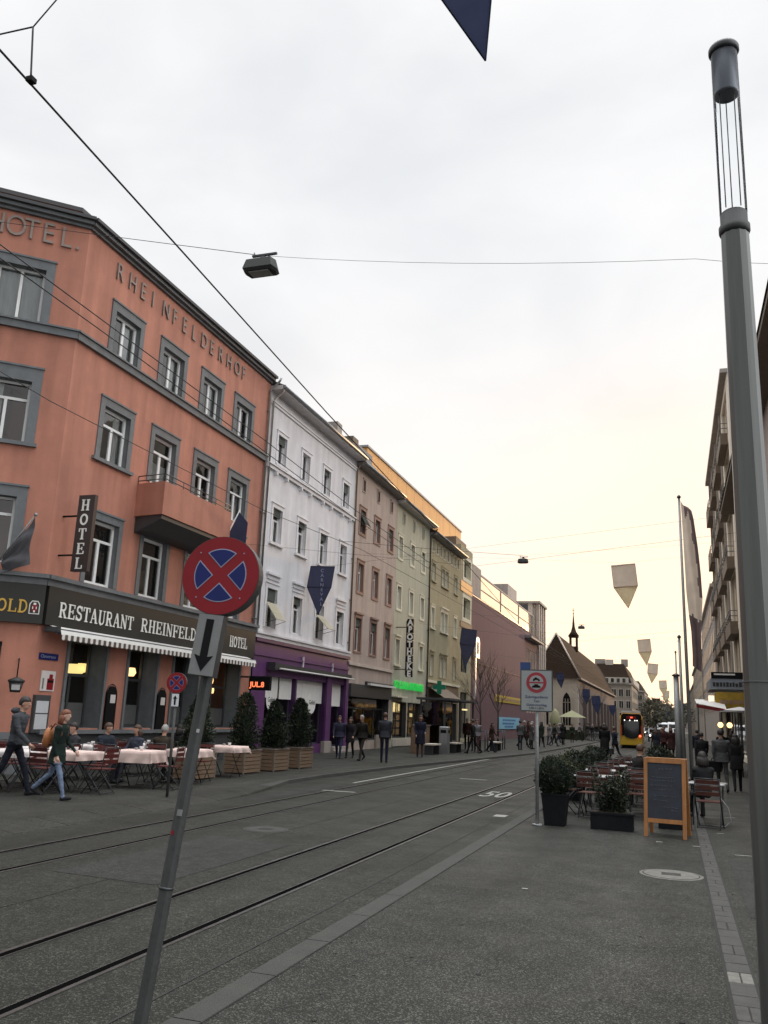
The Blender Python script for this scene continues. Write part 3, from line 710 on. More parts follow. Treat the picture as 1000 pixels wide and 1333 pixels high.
# raised letters under the cornice
for i, c_ in enumerate('RHEINFELDERHOF'):
    put_text(HT, c_, 18.45+i*.585, 13.42, .74, M['letter_grey'], y=-.035, ext=.02, off=-.004, sx=.74)
for i, c_ in enumerate('HOTEL.'):
    o = put_text(HT, c_, 0, 0, .84, M['letter_grey'], y=0, ext=.02, off=-.004, sx=.78)
    o.data.transform(Matrix.Translation((-2.52+i*.45-(.06 if i==5 else 0), -.035, 13.50))); o.data.transform(Cl)
# balcony
ba = MB(); bp = [(20.55,.0),(20.40,-1.02),(24.35,-1.02),(25.0,-.5),(25.1,0)]
ba.prism([(x,y) for x,y in bp], 7.02, 7.98)
ba.mi = 1; ba.prism([(20.62,0.0),(20.46,-.97),(24.30,-.97),(24.94,-.47),(25.04,0)], 6.90, 7.02)
ba.add([(20.6,-.02,6.55),(20.75,-.45,6.62),(24.1,-.45,6.62),(24.9,-.02,6.55),(20.6,-.02,6.9),(20.46,-.95,6.9),(24.4,-.95,6.9),(25.05,-.02,6.9)],[(0,1,5,4),(1,2,6,5),(2,3,7,6),(0,3,2,1)],False)
bo = ba.build('balcony', [M['orange_plaster'], M['dark_grey']], HT)
rl = MB()
bq = [(20.55,-.02),(20.43,-.99),(24.33,-.99),(24.97,-.48),(25.07,-.02)]
for z in (8.06, 8.2): rl.tube([(x,y,z) for x,y in bq], .016, 6)
for (xa,ya),(xb,yb) in zip(bq[:-1],bq[1:]):
    n = max(1,int(math.hypot(xb-xa,yb-ya)/.8))
    for k in range(n+1): rl.tube([(xa+(xb-xa)*k/n, ya+(yb-ya)*k/n, 7.96),(xa+(xb-xa)*k/n, ya+(yb-ya)*k/n, 8.2)], .012, 5)
rl.build('railing', M['steel_dark'], bo)
downpipe(HT, 28.36, 4.8, 14.2, m='zinc')
# lamps burning inside the restaurant: a shade on a stem each
def room_lamp(u, y, z, label, m='lamp_yellow', w_=.2):
    t = thing('wall_lamp', label, 'lamp', loc=(FX-y, u, z))
    q = MB(); q.lathe([(w_*.5,-.1),(w_*.7,.0),(w_*.55,.14)], 14); q.build('lamp_shade', M[m], t)
    q = MB(); q.tube([(0,0,.14),(0,0,3.3-z)], .008, 5); q.build('stem', M['black'], t)
room_lamp(19.78, .8, 2.62, 'square yellow lamp glowing inside the first restaurant window from the corner', w_=.42)
room_lamp(20.06, .8, 2.66, 'small yellow lamp beside the big one in the first restaurant window')
room_lamp(22.26, .8, 2.68, 'orange lamp glowing inside the second restaurant window', 'lamp_warm', .30)
room_lamp(27.17, .8, 2.68, 'small orange lamp inside the last wide restaurant window', 'lamp_warm', .12)
room_lamp(27.29, .8, 2.35, 'lower small orange light inside the last wide restaurant window', 'lamp_warm', .10)

# ---------------------------------------------------------------- things on the hotel front
aw = thing('awning', 'rolled in white awning with striped valance under the restaurant sign', 'awning', matrix=ML)
q = MB(); q.tube([(17.35,-.42,3.42),(27.95,-.42,3.42)], .07, 10); q.box(17.3,-.5,3.40,17.4,-.1,3.52); q.build('cassette', M['steel_dark'], aw)
q = MB(); q.sm = False; q.add([(17.4,-.16,3.56),(27.9,-.16,3.56),(27.9,-.50,3.44),(17.4,-.50,3.44),(17.4,-.54,3.33),(27.9,-.54,3.33)],[(0,3,2,1),(3,4,5,2)],False); q.build('fabric', M['awning_white'], aw)
q = MB()
n = 96
for i in range(n):
    x = 17.42+(27.9-17.42)*i/n; wd = (27.9-17.42)/n; q.mi = i % 2
    q.add([(x,-.545,3.345),(x+wd,-.545,3.345),(x+wd,-.545,3.23),(x+wd*.5,-.547,3.205),(x,-.545,3.23)],[(0,1,2,3,4)],False)
q.build('valance', [M['awning_white'], M['awning_stripe']], aw)

bs = thing('hotel_blade_sign', 'dark vertical sign reading HOTEL on two iron arms of the orange wall', 'sign', matrix=ML)
q = MB(); q.box(17.52,-.94,4.90,17.64,-.46,6.84); q.build('sign_box', M['sign_brown'], bs)
q = MB(); q.box(17.56,-.46,6.30,17.60,0,6.34); q.box(17.56,-.46,5.30,17.60,0,5.34); q.build('bracket', M['black'], bs)
lt = MB(); lt.M = Matrix.Translation((17.52,-.94,-.08))
for i, c_ in enumerate('HOTEL'):
    wd = ADV[c_]*.29; hh = .28
    k = MB(); serif(k, c_, -wd/2, 0, hh, y=0, d=.012, bold=1.15)
    # sign faces down the street (towards -x of the facade frame)
    for sgn in (1,):
        vs = [(-.001+p[1], .24 - p[0], 6.52-i*.37+p[2]) for p in k.v]
        lt.add([(a, b_, c2-0) for a,b_,c2 in vs], k.f, False)
lt.M = Matrix.Identity(4)
vv = lt.v; lt.v = [(x, y, z) for x,y,z in vv]
lt.build('lettering', M['letter_white'], bs)

for h in gf: pass
fl = thing('hotel_flag', 'limp grey flag on a short slanting pole at the hotel corner', 'flag', matrix=Cw)
q = MB(); q.tube([(-1.15,-.1,4.85),(-.42,-.75,6.05)], .018, 7); q.ball((-.41,-.76,6.08), .045); q.build('pole', M['galvanised'], fl)
q = MB(); q.sm = True
cl_ = []
for i in range(9):
    t = i/8; a = Vector((-.42,-.75,6.02)).lerp(Vector((-1.0,-.24,5.08)), t)
    cl_.append([(a.x+.03*math.sin(j*1.3+i), a.y+.09*math.sin(j*1.9+i*.6), a.z-(j/6)*(1.15-.75*t)) for j in range(7)])
q.add([p for r_ in cl_ for p in r_], [(i*7+j, i*7+j+1, (i+1)*7+j+1, (i+1)*7+j) for i in range(8) for j in range(6)], True)
fm_ = fabric_mat('flag_grey', (.12,.12,.13)); q.build('cloth', fm_, fl)

ss = thing('street_sign', 'small blue street name plate on the orange corner under the awning', 'sign', matrix=ML)
q = MB(); q.box(17.34,-.03,2.74,18.02,-.005,2.90); q.build('plate', M['sign_blue'], ss)
put_text(ss, 'Clarastrasse', 17.38, 2.785, .11, M['sign_line'], y=-.032, ext=.002)
ps = thing('poster_frame', 'white framed red poster on the orange wall beside the restaurant window', 'poster', matrix=ML)
q = MB(); q.box(17.50,-.03,2.0,18.0,-.004,2.48); q.build('board', M['cloth_white'], ps)
q = MB(); q.box(17.72,-.036,2.03,17.95,-.03,2.30); q.box(17.78,-.036,2.30,17.90,-.03,2.40); q.build('picture', M['sign_red'], ps)
q = MB(); q.box(17.74,-.04,2.2,17.93,-.036,2.26); q.mi = 1; q.box(17.55,-.038,2.05,17.60,-.031,2.3); q.build('picture_detail', [M['black'], M['sign_grey']], ps)
mn = thing('menu_case', 'tall glazed menu case with white sheets on the orange wall', 'menu case', matrix=ML)
q = MB(); q.box(17.32,-.09,1.02,17.86,-.004,1.90); q.build('case', M['dark_grey'], mn)
q = MB(); q.box(17.37,-.096,1.10,17.80,-.09,1.45); q.box(17.37,-.096,1.48,17.80,-.09,1.76); q.build('menu_sheet', M['car_white'], mn)
for u_, lab in ((20.35,'round topped black menu board on the orange pier between first and second window'),(22.82,'round topped black menu board on the orange pier past the second window')):
    t = thing('menu_board', lab, 'menu board', matrix=ML @ Matrix.Translation((u_,0,0)))
    q = MB(); q.slab([(-.22,1.05),(.22,1.05),(.22,2.0)]+arc(0,2.0,.22,.22,0,180,8)[1:]+[(-.22,2.0)][:0], -.07, -.003); q.build('board', M['black'], t)
    q = MB(); q.box(-.08,-.076,1.78,.14,-.07,2.0); q.build('menu_sheet', M['cloth_white'], t)
    q = MB(); q.tube([(p[0],-.04,p[1]) for p in arc(0,2.06,.2,.22,0,180,8)], .014, 6); q.build('hoop', M['steel_dark'], t)
wl = thing('wall_lantern', 'black iron lantern hanging from the hotel corner', 'lantern', matrix=Cw)
q = MB(); q.lathe([(.02,2.28),(.19,2.2),(.17,2.15)],6,-.34,-.55); q.lathe([(.16,2.15),(.11,1.93)],6,-.34,-.55); q.build('housing', M['lamp_body'], wl)
q = MB(); q.tube([(-.34,0,2.7),(-.34,-.55,2.7),(-.34,-.55,2.28)], .014, 6); q.build('arm', M['black'], wl)
q = MB(); q.box(-.43,-.70,1.98,-.25,-.695,2.1); q.build('glass_pane', M['lens'], wl)
ld = thing('led_display', 'black display box with red lit characters between hotel and purple shop', 'display', matrix=ML)
q = MB(); q.box(27.66,-1.22,2.42,27.82,-.42,2.90); q.build('housing', M['black'], ld)
q = MB(); q.box(27.70,-.42,2.84,27.78,0,2.9); q.build('bracket', M['steel_dark'], ld)
me = text_mesh('JUL.8', .25, M['led_red'], .003, .006, sx=1.0)
me.transform(Matrix.Rotation(-PI/2, 4, 'Z')); link('characters', me, ld, loc=(27.655,-.47,2.53))
fp = thing('pennant_flag', 'narrow blue pennant on a slanting pole in front of the balcony', 'flag', matrix=ML)
q = MB(); q.tube([(24.75,-.1,6.1),(24.3,-1.35,8.05)], .02, 7); q.build('pole', M['white_paint'], fp)
q = MB(); q.sm = True; q.add([(24.33,-1.32,7.98),(24.85,-1.38,7.75),(25.15,-1.2,7.1),(24.9,-.9,6.5),(24.65,-.55,6.7),(24.5,-.9,7.3)],[(0,5,1),(1,5,4,2),(2,4,3)],True); q.build('cloth', M['banner_blue'], fp)
# ================================================================ 2 white house with purple shop
def upper_house(name, label, u0, u1, top, rows, wm, trim, eave_m, kw, eave_out=.55, mats_extra=None, shop_top=4.2, deep=9, rise=3.0):
    t = thing(name, label, 'building', matrix=ML)
    q = MB(); holes = [h for r_ in rows for h in r_['h']]
    wall(q, u0, u1, shop_top, top, holes, depth=.24)
    shell(q, u0+.01, u1-.01, top, deep, rooms=(shop_top+.1,7.3,10.3))
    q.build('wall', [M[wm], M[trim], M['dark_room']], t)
    for r_ in rows:
        for i, h in enumerate(r_['h']):
            k = dict(r_['kw']); k['tm'] = k.get('tm', trim)
            for key, val in list(k.items()):
                if isinstance(val, list): k[key] = val[i % len(val)]
            window(t, *h, **k)
    eave(t, u0, u1, top, eave_out, .17, eave_m, rise=rise, deep=deep)
    return t
wc = [29.85, 32.27, 34.68, 37.12]
def row(cs, half, z0, z1, **kw): return dict(h=[(c-half,c+half,z0,z1) for c in cs], kw=kw)
WH = upper_house('white_house', 'white plastered four window wide house above the purple shop', 28.55, 38.4, 13.95, [
    row(wc,.40,11.22,12.42, sur=(.13,.13,.14,0), cols=2, transom=0, curtain=['left',None,'left',None], sill=.12, blind=[('shutter_green',.25),None,('shutter_green',.2),('shutter_green',.35)]),
    row(wc,.42,8.08,9.45, sur=(.13,.13,.16,0), curtain=['both',None,'both','left'], sill=.18, blind=[('shutter_green',.22),('shutter_green',.15),('shutter_green',.2),None]),
    row(wc,.44,4.82,6.30, sur=(.14,.14,.18,0), hood=(.16,.5), curtain=['left','both',None,'left'], blind=[('shutter_green',.30),('shutter_green',.2),None,('shutter_green',.12)])],
    'white_plaster', 'white_trim', 'eave_white', {}, eave_out=.50, shop_top=4.38, rise=2.2)
part_box(WH, 'string_course', 'white_trim', (28.6,-.10,10.86,38.35,.01,11.0),(28.6,-.16,11.0,38.35,.01,11.05))
part_box(WH, 'frieze_band', 'white_trim', (28.6,-.06,13.42,38.35,.01,13.52),(28.6,-.10,13.52,38.35,.01,13.57))
for c in wc:
    for s in (-.5,.5): part_box(WH, 'bracket', 'white_trim', (c+s-.05,-.15,10.70,c+s+.05,0,10.86))
part_box(WH, 'shop_cornice', 'white_trim', (28.55,-.12,4.36,38.4,.01,4.50),(28.55,-.18,4.50,38.4,.01,4.58))
# open outward shutters of the first row (hinged at the top, like an awning)
def out_shutter(parent, u0, u1, ztop, zb, m, y=-.02, out=.45):
    q = MB(); q.add([(u0,y,ztop),(u1,y,ztop),(u1,y-out,zb),(u0,y-out,zb),(u0,y+.03,ztop),(u1,y+.03,ztop),(u1,y-out+.03,zb),(u0,y-out+.03,zb)],[(0,3,2,1),(4,5,6,7),(3,7,6,2),(0,4,7,3),(1,2,6,5)],False)
    n = 9
    for i in range(n):
        a = (i+.2)/n; b = (i+.75)/n
        q.add([(u0+.06,y-out*a-.006,ztop+(zb-ztop)*a),(u1-.06,y-out*a-.006,ztop+(zb-ztop)*a),(u1-.06,y-out*b-.02,ztop+(zb-ztop)*b),(u0+.06,y-out*b-.02,ztop+(zb-ztop)*b)],[(0,3,2,1)],False)
    q.build('folded_blind', M[m], parent)
    s_ = MB(); s_.tube([(u0,y,zb-.15),(u0,y-out,zb)],.01,5); s_.tube([(u1,y,zb-.15),(u1,y-out,zb)],.01,5); s_.build('stay', M['steel_dark'], parent)
out_shutter(WH, wc[0]-.42, wc[0]+.42, 5.75, 5.1, 'shutter_cream'); out_shutter(WH, wc[2]-.42, wc[2]+.42, 5.85, 5.25, 'shutter_cream', out=.6)
for k in (29.1, 38.32): downpipe(WH, k if k > 30 else 28.68, 4.6, 13.9, m='zinc' if k < 30 else 'brown_cladding')
# purple shopfront
pf = MB(); wall(pf, 28.55, 38.4, 0, 4.36, [(29.75,32.5,.45,3.02),(32.62,35.75,.45,3.02),(36.35,38.0,.3,3.02)], y=-.06, depth=.5, rev=1)
pf.mi = 1; pf.box(28.56,-.16,4.22,38.39,-.06,4.34); pf.mi = 0; pf.box(28.56,-.11,3.72,38.39,-.06,3.80)
pf.mi = 2; pf.quad((28.6,.44,.02),(38.3,.44,.02),(38.3,.44,4.3),(28.6,.44,4.3)) if False else None
pf.build('shopfront', [M['purple'], M['purple_dark'], M['dark_room']], WH)
for a, b, l in ((29.75,32.5,2),(32.62,35.75,2),(36.35,38.0,1)): window(WH, a, b, .45 if l == 2 else .3, 3.02, fm='dark_grey', y=.2, cols=l, transom=0, glass='glass_clear', fw=.05)
part_box(WH, 'inner_wall', 'brown_slat', (36.3,.9,.2,38.1,.95,3.0))
part_box(WH, 'pier_foot', 'concrete', (35.5,-.22,0,36.3,-.05,.55)); part_box(WH, 'shop_step', 'concrete', (36.3,-.55,0,38.2,-.07,.16),(36.3,-.35,.16,38.2,-.07,.3))
part_box(WH, 'pier', 'purple', (35.72,-.14,.55,36.28,-.055,3.3)); part_box(WH, 'pier', 'purple', (38.02,-.14,0,38.36,-.055,3.3))
bl = MB(); bl.box(29.8,.10,2.22,31.15,.12,3.02); bl.box(31.3,.10,2.2,32.45,.12,3.02); bl.box(32.7,.10,2.2,33.5,.12,3.02); bl.box(33.52,.10,2.12,35.7,.12,3.02); bl.box(36.4,.10,2.05,37.95,.12,3.02)
ov = MB()
bl.slab(arc(30.6,2.15,.42,.42,0,360,24)[:-1], .085, .10); bl.slab(arc(34.6,2.1,.42,.42,0,360,24)[:-1], .085, .10)
bo = bl.build('window_blind', M['blind_white'], WH)
for c in (30.6,34.6):
    put_text(bo, 'Gelati', c-.30, 2.07, .26, M['black'], y=.08, ext=.002)
ap = thing('shop_awning', 'rolled grey awning with a white front bar on the purple shopfront', 'awning', matrix=ML)
q = MB(); q.box(30.0,-.34,3.34,38.2,-.07,3.50); q.box(29.7,-.42,3.24,30.0,-.07,3.52); q.build('cassette', M['steel_dark'], ap)
q = MB(); q.tube([(30.05,-.46,3.30),(38.2,-.46,3.30)], .035, 8); q.build('front_bar', M['awning_white'], ap)
q = MB(); q.box(33.0,-.12,3.5,33.06,-.062,3.95); q.box(36.3,-.12,3.5,36.36,-.062,3.9); q.build('fixing', M['awning_white'], ap)

# ================================================================ 3 beige house
bc = [39.62, 41.92, 44.22]
BE = upper_house('beige_house', 'pinkish beige house with brown window surrounds next to the white one', 38.42, 45.3, 13.75, [
    row(bc,.38,10.55,11.72, sur=(.16,.16,.16,.14), tm='beige_trim', cols=2, transom=0, blind=[('shutter_green',.6),None,('shutter_green',.3)]),
    row(bc,.38,7.62,9.0, sur=(.16,.16,.16,.14), tm='beige_trim', transom=.7, curtain=['both','both',None]),
    row(bc,.42,4.72,6.3, sur=(.14,.14,.18,.1), tm='beige_trim', hood=(.14,.18), transom=.7, curtain=['both','left','both'], blind=[('shutter_green',.25),('shutter_green',.25),('shutter_green',.3)]),
    row(bc,.17,12.72,13.3, cols=1, transom=0, sur=(.06,.06,.06,.06), tm='beige_plaster', fw=.03, glass='glass_dark')],
    'beige_plaster', 'beige_trim', 'eave_grey', {}, eave_out=.42, shop_top=4.0)
out_shutter(BE, bc[0]-.38, bc[0]+.38, 11.5, 10.95, 'shutter_green', out=.3)
q = MB(); wall(q, 38.42, 45.3, 0, 4.0, [(38.75,44.95,.5,2.55)], depth=.5); q.build('shopfront', [M['beige_plaster'], M['dark_grey'], M['dark_room']], BE)
part_box(BE, 'shop_cornice', 'pale_concrete', (38.42,-.1,4.0,45.3,.01,4.14)); part_box(BE, 'shop_sign', 'steel_dark', (38.7,-.14,2.55,45.0,.01,3.15))
window(BE, 38.75,44.95,.5,2.55, fm='dark_grey', y=.3, cols=4, transom=.75, glass='glass_clear')
part_box(BE, 'stone_plinth', 'stone_wall', (42.8,-.12,0,44.95,-.002,.75))
for i in range(4):
    q = MB(); q.ball((40.3+i*.85,.55,2.18), (.16,.12,.09), 10, 6); q.build('ceiling_lamp', M['lens'], BE)
sa = thing('closed_awning', 'folded pale awning above the beige house shop window', 'awning', matrix=ML)
q = MB(); q.box(41.0,-.32,3.16,45.1,-.15,3.26); q.build('front_bar', M['awning_white'], sa); q = MB(); q.box(41.0,-.15,3.18,45.1,-.01,3.34); q.build('cassette', M['steel_dark'], sa)
DW = thing('dormer', 'small dark dormer on the beige house roof', 'dormer', matrix=ML); bpy.data.objects.remove(DW)
part_box(BE, 'dormer', 'brown_cladding', (38.5,.3,14.0,39.3,2,15.35)); part_box(BE, 'dormer', 'eave_grey', (40.4,.8,14.4,42.9,3,15.6)); part_box(BE, 'dormer', 'eave_grey', (43.0,.9,14.3,43.9,3,15.2))
part_box(BE, 'chimney', 'concrete', (38.55,1.2,15,39.2,1.8,16.2))

# ================================================================ 4 pale green pharmacy house
gc = [46.12, 48.55, 50.92]
GN = upper_house('pharmacy_house', 'pale green house with white window surrounds above the lit pharmacy', 45.32, 52.3, 13.55, [
    row(gc,.37,10.5,11.7, sur=(.15,.15,.15,.14), tm='cream_trim', cols=2, transom=0, blind=[None,('shutter_cream',.1),('shutter_green',.1)]),
    row(gc,.37,7.6,8.85, sur=(.15,.15,.15,.14), tm='cream_trim', transom=.7, curtain=['both',None,'both']),
    row(gc,.37,4.5,5.9, sur=(.13,.13,.15,.08), tm='cream_trim', hood=(.12,.14), sill=.2, transom=.7, curtain=['left','both','both']),
    row([46.6,48.7,50.8],.17,12.6,13.15, cols=1, transom=0, sur=(.06,.06,.06,.06), tm='green_plaster', fw=.03, glass='glass_dark')],
    'green_plaster', 'cream_trim', 'eave_white', {}, eave_out=.48, shop_top=4.2)
q = MB(); wall(q, 45.32, 52.3, 0, 4.2, [(45.75,48.3,.55,2.5),(48.45,51.6,.55,2.5)], depth=.4); q.build('shopfront', [M['green_plaster'], M['dark_grey'], M['dark_room']], GN)
window(GN, 45.75,48.3,.55,2.5, fm='dark_grey', y=.2, cols=2, transom=0, glass='glass_clear', fw=.05); window(GN, 48.45,51.6,.55,2.5, fm='dark_grey', y=.2, cols=3, transom=0, glass='glass_clear', fw=.05)
part_box(GN, 'lit_panel', 'shop_light', (45.85,.35,1.95,47.6,.4,2.45)); 
q = MB()
for k in range(4): q.box(45.85,.5,.7+k*.3,47.3,.8,.74+k*.3); q.box(45.9,.55,.74+k*.3,47.25,.75,.92+k*.3)
q.build('shelf', M['shelf_red'], GN)
q = MB()
for k in range(4): q.box(48.5,.6,.7+k*.4,51.5,.9,.74+k*.4); 
for k in range(14): q.box(48.6+k*.2,.62,.74+(k%4)*.4,48.72+k*.2,.85,1.0+(k%4)*.4)
q.build('shelf', M['shelf_tan'], GN)
part_box(GN, 'shop_lamp', 'shop_light', (51.0,.5,1.7,51.25,.6,1.9)); part_box(GN, 'shop_lamp', 'shop_light', (48.6,.5,2.0,49.1,.6,2.4))
part_box(GN, 'shop_plinth', 'stone_light', (45.7,-.06,.12,52.0,-.002,.5)); part_box(GN, 'shop_canopy', 'cream_trim', (45.4,-.35,2.72,47.4,-.01,2.80)) 
downpipe(GN, 52.3, .3, 13.4, m='steel_dark')
ps2 = thing('pharmacy_vertical_sign', 'vertical stack of black cubes with white letters reading APOTHEKE', 'sign', matrix=ML)
for i, c_ in enumerate('APOTHEKE'):
    z = 6.62-i*.40
    q = MB(); q.box(45.74,-1.02,z,45.88,-.66,z+.36); b_ = q.build('letter_box', M['black'], ps2)
    me = text_mesh(c_, .44, M['blind_white'], .004, .020, align='CENTER', sx=.95); me.transform(Matrix.Rotation(-PI/2,4,'Z')); link('letter', me, b_, loc=(45.735,-.84,z+.03))
q = MB(); q.box(45.78,-.66,3.9,45.84,-.60,6.9); q.box(45.78,-.6,6.5,45.84,0,6.55); q.box(45.78,-.6,4.2,45.84,0,4.25); q.build('mount', M['steel_dark'], ps2)
gs = thing('pharmacy_sign', 'green lit lettering above the pharmacy window', 'sign', matrix=ML)
put_text(gs, 'ST CLARA APOTHEKE', 45.6, 3.22, .58, M['green_glow'], y=-.1, ext=.03, off=.012, sx=1.02)
cr = thing('pharmacy_cross', 'dark green pharmacy cross projecting from the wall beside a downpipe', 'sign', loc=(-13.75,52.75,3.55))
q = MB(); q.slab([(-.13,-.4),(.13,-.4),(.13,-.13),(.4,-.13),(.4,.13),(.13,.13),(.13,.4),(-.13,.4),(-.13,.13),(-.4,.13),(-.4,-.13),(-.13,-.13)], -.06,.06); q.build('cross', M['green_dark'], cr)
q = MB(); q.slab([(-.04,-.28),(.04,-.28),(.05,-.05),(.3,-.05),(.3,.05),(.05,.05),(.05,.3),(-.05,.3),(-.05,.05),(-.3,.05),(-.3,-.05),(-.05,-.05)], -.068,-.06); q.build('inner_cross', M['green_dark'], cr)
q = MB(); q.box(-.75,-.03,-.03,-.4,.03,.03); q.build('bracket', M['steel_dark'], cr)

# ================================================================ 5 yellow-green house
YE = upper_house('olive_house', 'weathered olive yellow house with a row of small attic windows', 52.35, 61.0, 13.15, [
    row([53.5,59.6],.38,10.35,11.5, sur=(.12,.12,.14,.1), tm='yellow_plaster', cols=2, transom=0, sill=.2, curtain=['left','both']),
    row([55.95,56.95],.40,10.35,11.5, sur=(.1,.1,.14,.1), tm='yellow_plaster', cols=2, transom=0, sill=.12, curtain=['both','left']),
    row([53.5,59.6],.38,7.3,8.6, sur=(.12,.12,.18,.1), tm='cream_trim', sill=.2, curtain=['full','full']),
    row([55.95,56.95],.42,7.3,8.6, sur=(.1,.1,.2,.1), tm='cream_trim', sill=.12, hood=(.06,.25), curtain=['full','sheer']),
    row([53.5,59.6],.38,4.3,5.6, sur=(.1,.1,.14,.05), tm='yellow_plaster', hood=(.1,.2), curtain=['left','both']),
    row([55.95,56.95],.40,4.3,5.6, sur=(.1,.1,.14,.05), tm='yellow_plaster', hood=(.05,.2), curtain=['both',None]),
    row([53.2+i*.99 for i in range(8)],.27,12.25,12.95, cols=1, transom=0, sur=(.08,.08,.06,.06), tm='cream_trim', fw=.04, glass='glass_dark')],
    'yellow_plaster', 'cream_trim', 'eave_grey', {}, eave_out=.5, shop_top=3.9)
q = MB(); wall(q, 52.35, 61.0, 0, 3.9, [(52.8,55.8,.2,2.7),(56.2,60.5,.2,2.7)], depth=.8); q.build('shopfront', [M['brown_cladding'], M['dark_grey'], M['dark_room']], YE)
window(YE, 52.8,55.8,.2,2.7, fm='dark_grey', y=.4, cols=3, transom=0, glass='glass_clear'); window(YE, 56.2,60.5,.2,2.7, fm='dark_grey', y=.4, cols=3, transom=0, glass='glass_clear')
part_box(YE, 'shop_cornice', 'cream_trim', (52.4,-.12,3.85,61.0,.01,4.0))
ya = thing('sloping_awning', 'brown sloping awning with a white front edge over the olive house shop', 'awning', matrix=ML)
q = MB(); q.add([(52.9,-.05,3.6),(57.6,-.05,3.6),(57.6,-1.2,2.82),(52.9,-1.2,2.82)],[(0,3,2,1)],False); q.add([(52.9,-.05,3.57),(57.6,-.05,3.57),(57.6,-1.2,2.79),(52.9,-1.2,2.79)],[(0,1,2,3)],False); q.build('fabric', M['brown_cladding'], ya)
q = MB(); q.box(53.0,-1.25,2.72,57.6,-1.19,2.84); q.build('front_bar', M['awning_white'], ya)

# penthouse storey behind the eaves, its wall coloured ochre in place of low sunlight
PH = thing('penthouse_block', 'long rooftop storey with sunset glow painted ochre above the eaves of the pastel houses', 'building', loc=(-16.5,0,0))
q = MB(); q.box(-7,45.3,12.5,0,69.3,16.98); q.build('wall', M['ochre_metal_glow'], PH)
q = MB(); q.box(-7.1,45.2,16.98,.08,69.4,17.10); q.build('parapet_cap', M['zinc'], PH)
q = MB()
for k in range(12): q.box(-.001,45.3+k*2,13.5,.004,45.315+k*2,16.98)
q.build('panel_joint', M['beige_trim'], PH)

# ================================================================ 6 dark narrow house, cream framed windows
DK = thing('narrow_modern_house', 'narrow brown modern house with cream framed square windows', 'building', matrix=ML)
q = MB(); hs = [(62.0,64.3,12.0,13.4),(62.0,64.3,9.0,10.5),(61.6,64.3,5.0,8.2),(61.6,64.3,.3,3.6)]
wall(q, 61.02, 65.0, 0, 14.3, hs, depth=.5); shell(q, 61.03, 64.99, 14.3, 9, rooms=(4.2,8.6,11.4)); q.build('wall', [M['yellow_plaster'], M['cream_trim'], M['dark_room']], DK)
for h in hs[:2]: window(DK, *h, fm='cream_trim', y=.3, cols=1, transom=0, sur=(.3,.3,.3,.3), tm='cream_trim', glass='glass_dark', fw=.1)
for h in hs[2:]: window(DK, *h, fm='dark_grey', y=.2, cols=2, transom=0, glass='glass_dark', fw=.08, bars=2)
part_box(DK, 'cladding', 'ochre_metal_glow', (61.1,-.04,10.9,64.9,0,11.65)); part_box(DK, 'spandrel', 'brown_cladding', (61.1,-.05,8.25,64.9,0,8.65))
part_box(DK, 'roof_block', 'brown_cladding', (61.5,.5,14.3,64.9,5,15.0)); part_box(DK, 'shop_lamp', 'shop_light', (61.8,-.25,2.3,62.9,-.1,2.4))

# ================================================================ 7 pink blank wall building
PK = thing('pink_building', 'wide windowless pink wall with a lit glazed storey on its roof', 'building', matrix=ML)
q = MB(); hs = [(91.7+i*1.9,93.0+i*1.9,6.6,9.2) for i in range(4)]+[(91.7+i*1.9,93.0+i*1.9,2.6,5.2) for i in range(4)]
wall(q, 65.02, 99.8, 0, 11.05, hs, depth=.4); shell(q, 65.03, 99.8, 11.05, 14, rooms=(6.0,)); q.mi = 0
q.build('wall', [M['pink_plaster'], M['pale_concrete'], M['dark_room']], PK)
for h in hs[:4]: window(PK, *h, fm='pale_concrete', y=.1, cols=1, transom=0, glass='sky_glass', fw=.14)
for h in hs[4:]: window(PK, *h, fm='pale_concrete', y=.1, cols=1, transom=0, glass='glass_dark', fw=.14)
part_box(PK, 'eave', 'eave_grey', (90.5,-.7,10.2,99.8,-.002,10.5)); part_box(PK, 'roof_edge', 'zinc', (65.02,-.03,11.05,90.4,.3,11.12))
gz = MB()
for i in range(15):
    a = 69.6+i*2.0; 
gz.box(65.3,.25,11.13,69.4,4,13.75); gz.build('stair_block', M['concrete'], PK)
gz = MB(); gz.box(69.4,.45,13.42,99.6,6,13.55); gz.box(69.42,.5,11.13,99.6,.56,11.2)
for i in range(4): gz.box(69.4+i*10.0,.44,11.2,69.52+i*10.0,.50,13.42)
gz.box(69.4,.445,12.25,99.6,.49,12.3); st = gz.build('roof_storey', M['pale_concrete'], PK)
gz = MB(); gz.quad((69.4,.50,11.2),(99.6,.50,11.2),(99.6,.50,13.42),(69.4,.50,13.42)); gz.quad((69.4,.5,11.2),(69.4,.5,13.42),(69.4,6,13.42),(69.4,6,11.2)); gz.build('pane', M['sky_glass'], st)
part_box(PK, 'roof_top', 'eave_grey', (75,2.5,13.55,99,6,14.3)); part_box(PK, 'cable_ledge', 'beige_trim', (65.1,-.03,6.0,91,-.004,6.05))
ws = thing('white_wall_sign', 'tall white post sign with an oval head on the edge of the pink wall', 'sign', matrix=ML)
q = MB(); q.box(65.2,-.32,3.2,65.45,-.2,6.4); q.build('post', M['sign_white'], ws)
q = MB(); q.slab([(65.2,6.3),(66.5,6.3)]+[(66.5,7.5)]+arc(65.85,7.5,.65,.4,0,180,8)[1:], -.34,-.18); hd = q.build('head', M['sign_white'], ws)
q = MB(); q.box(65.55,-.36,6.6,66.1,-.34,7.5); q.build('inset', M['brown_cladding'], hd); 
po = thing('wall_poster', 'large light blue poster low on the pink wall', 'poster', matrix=ML)
q = MB(); q.box(75.9,-.06,.95,87.0,-.004,1.98); q.build('sheet', M['poster_blue'], po)
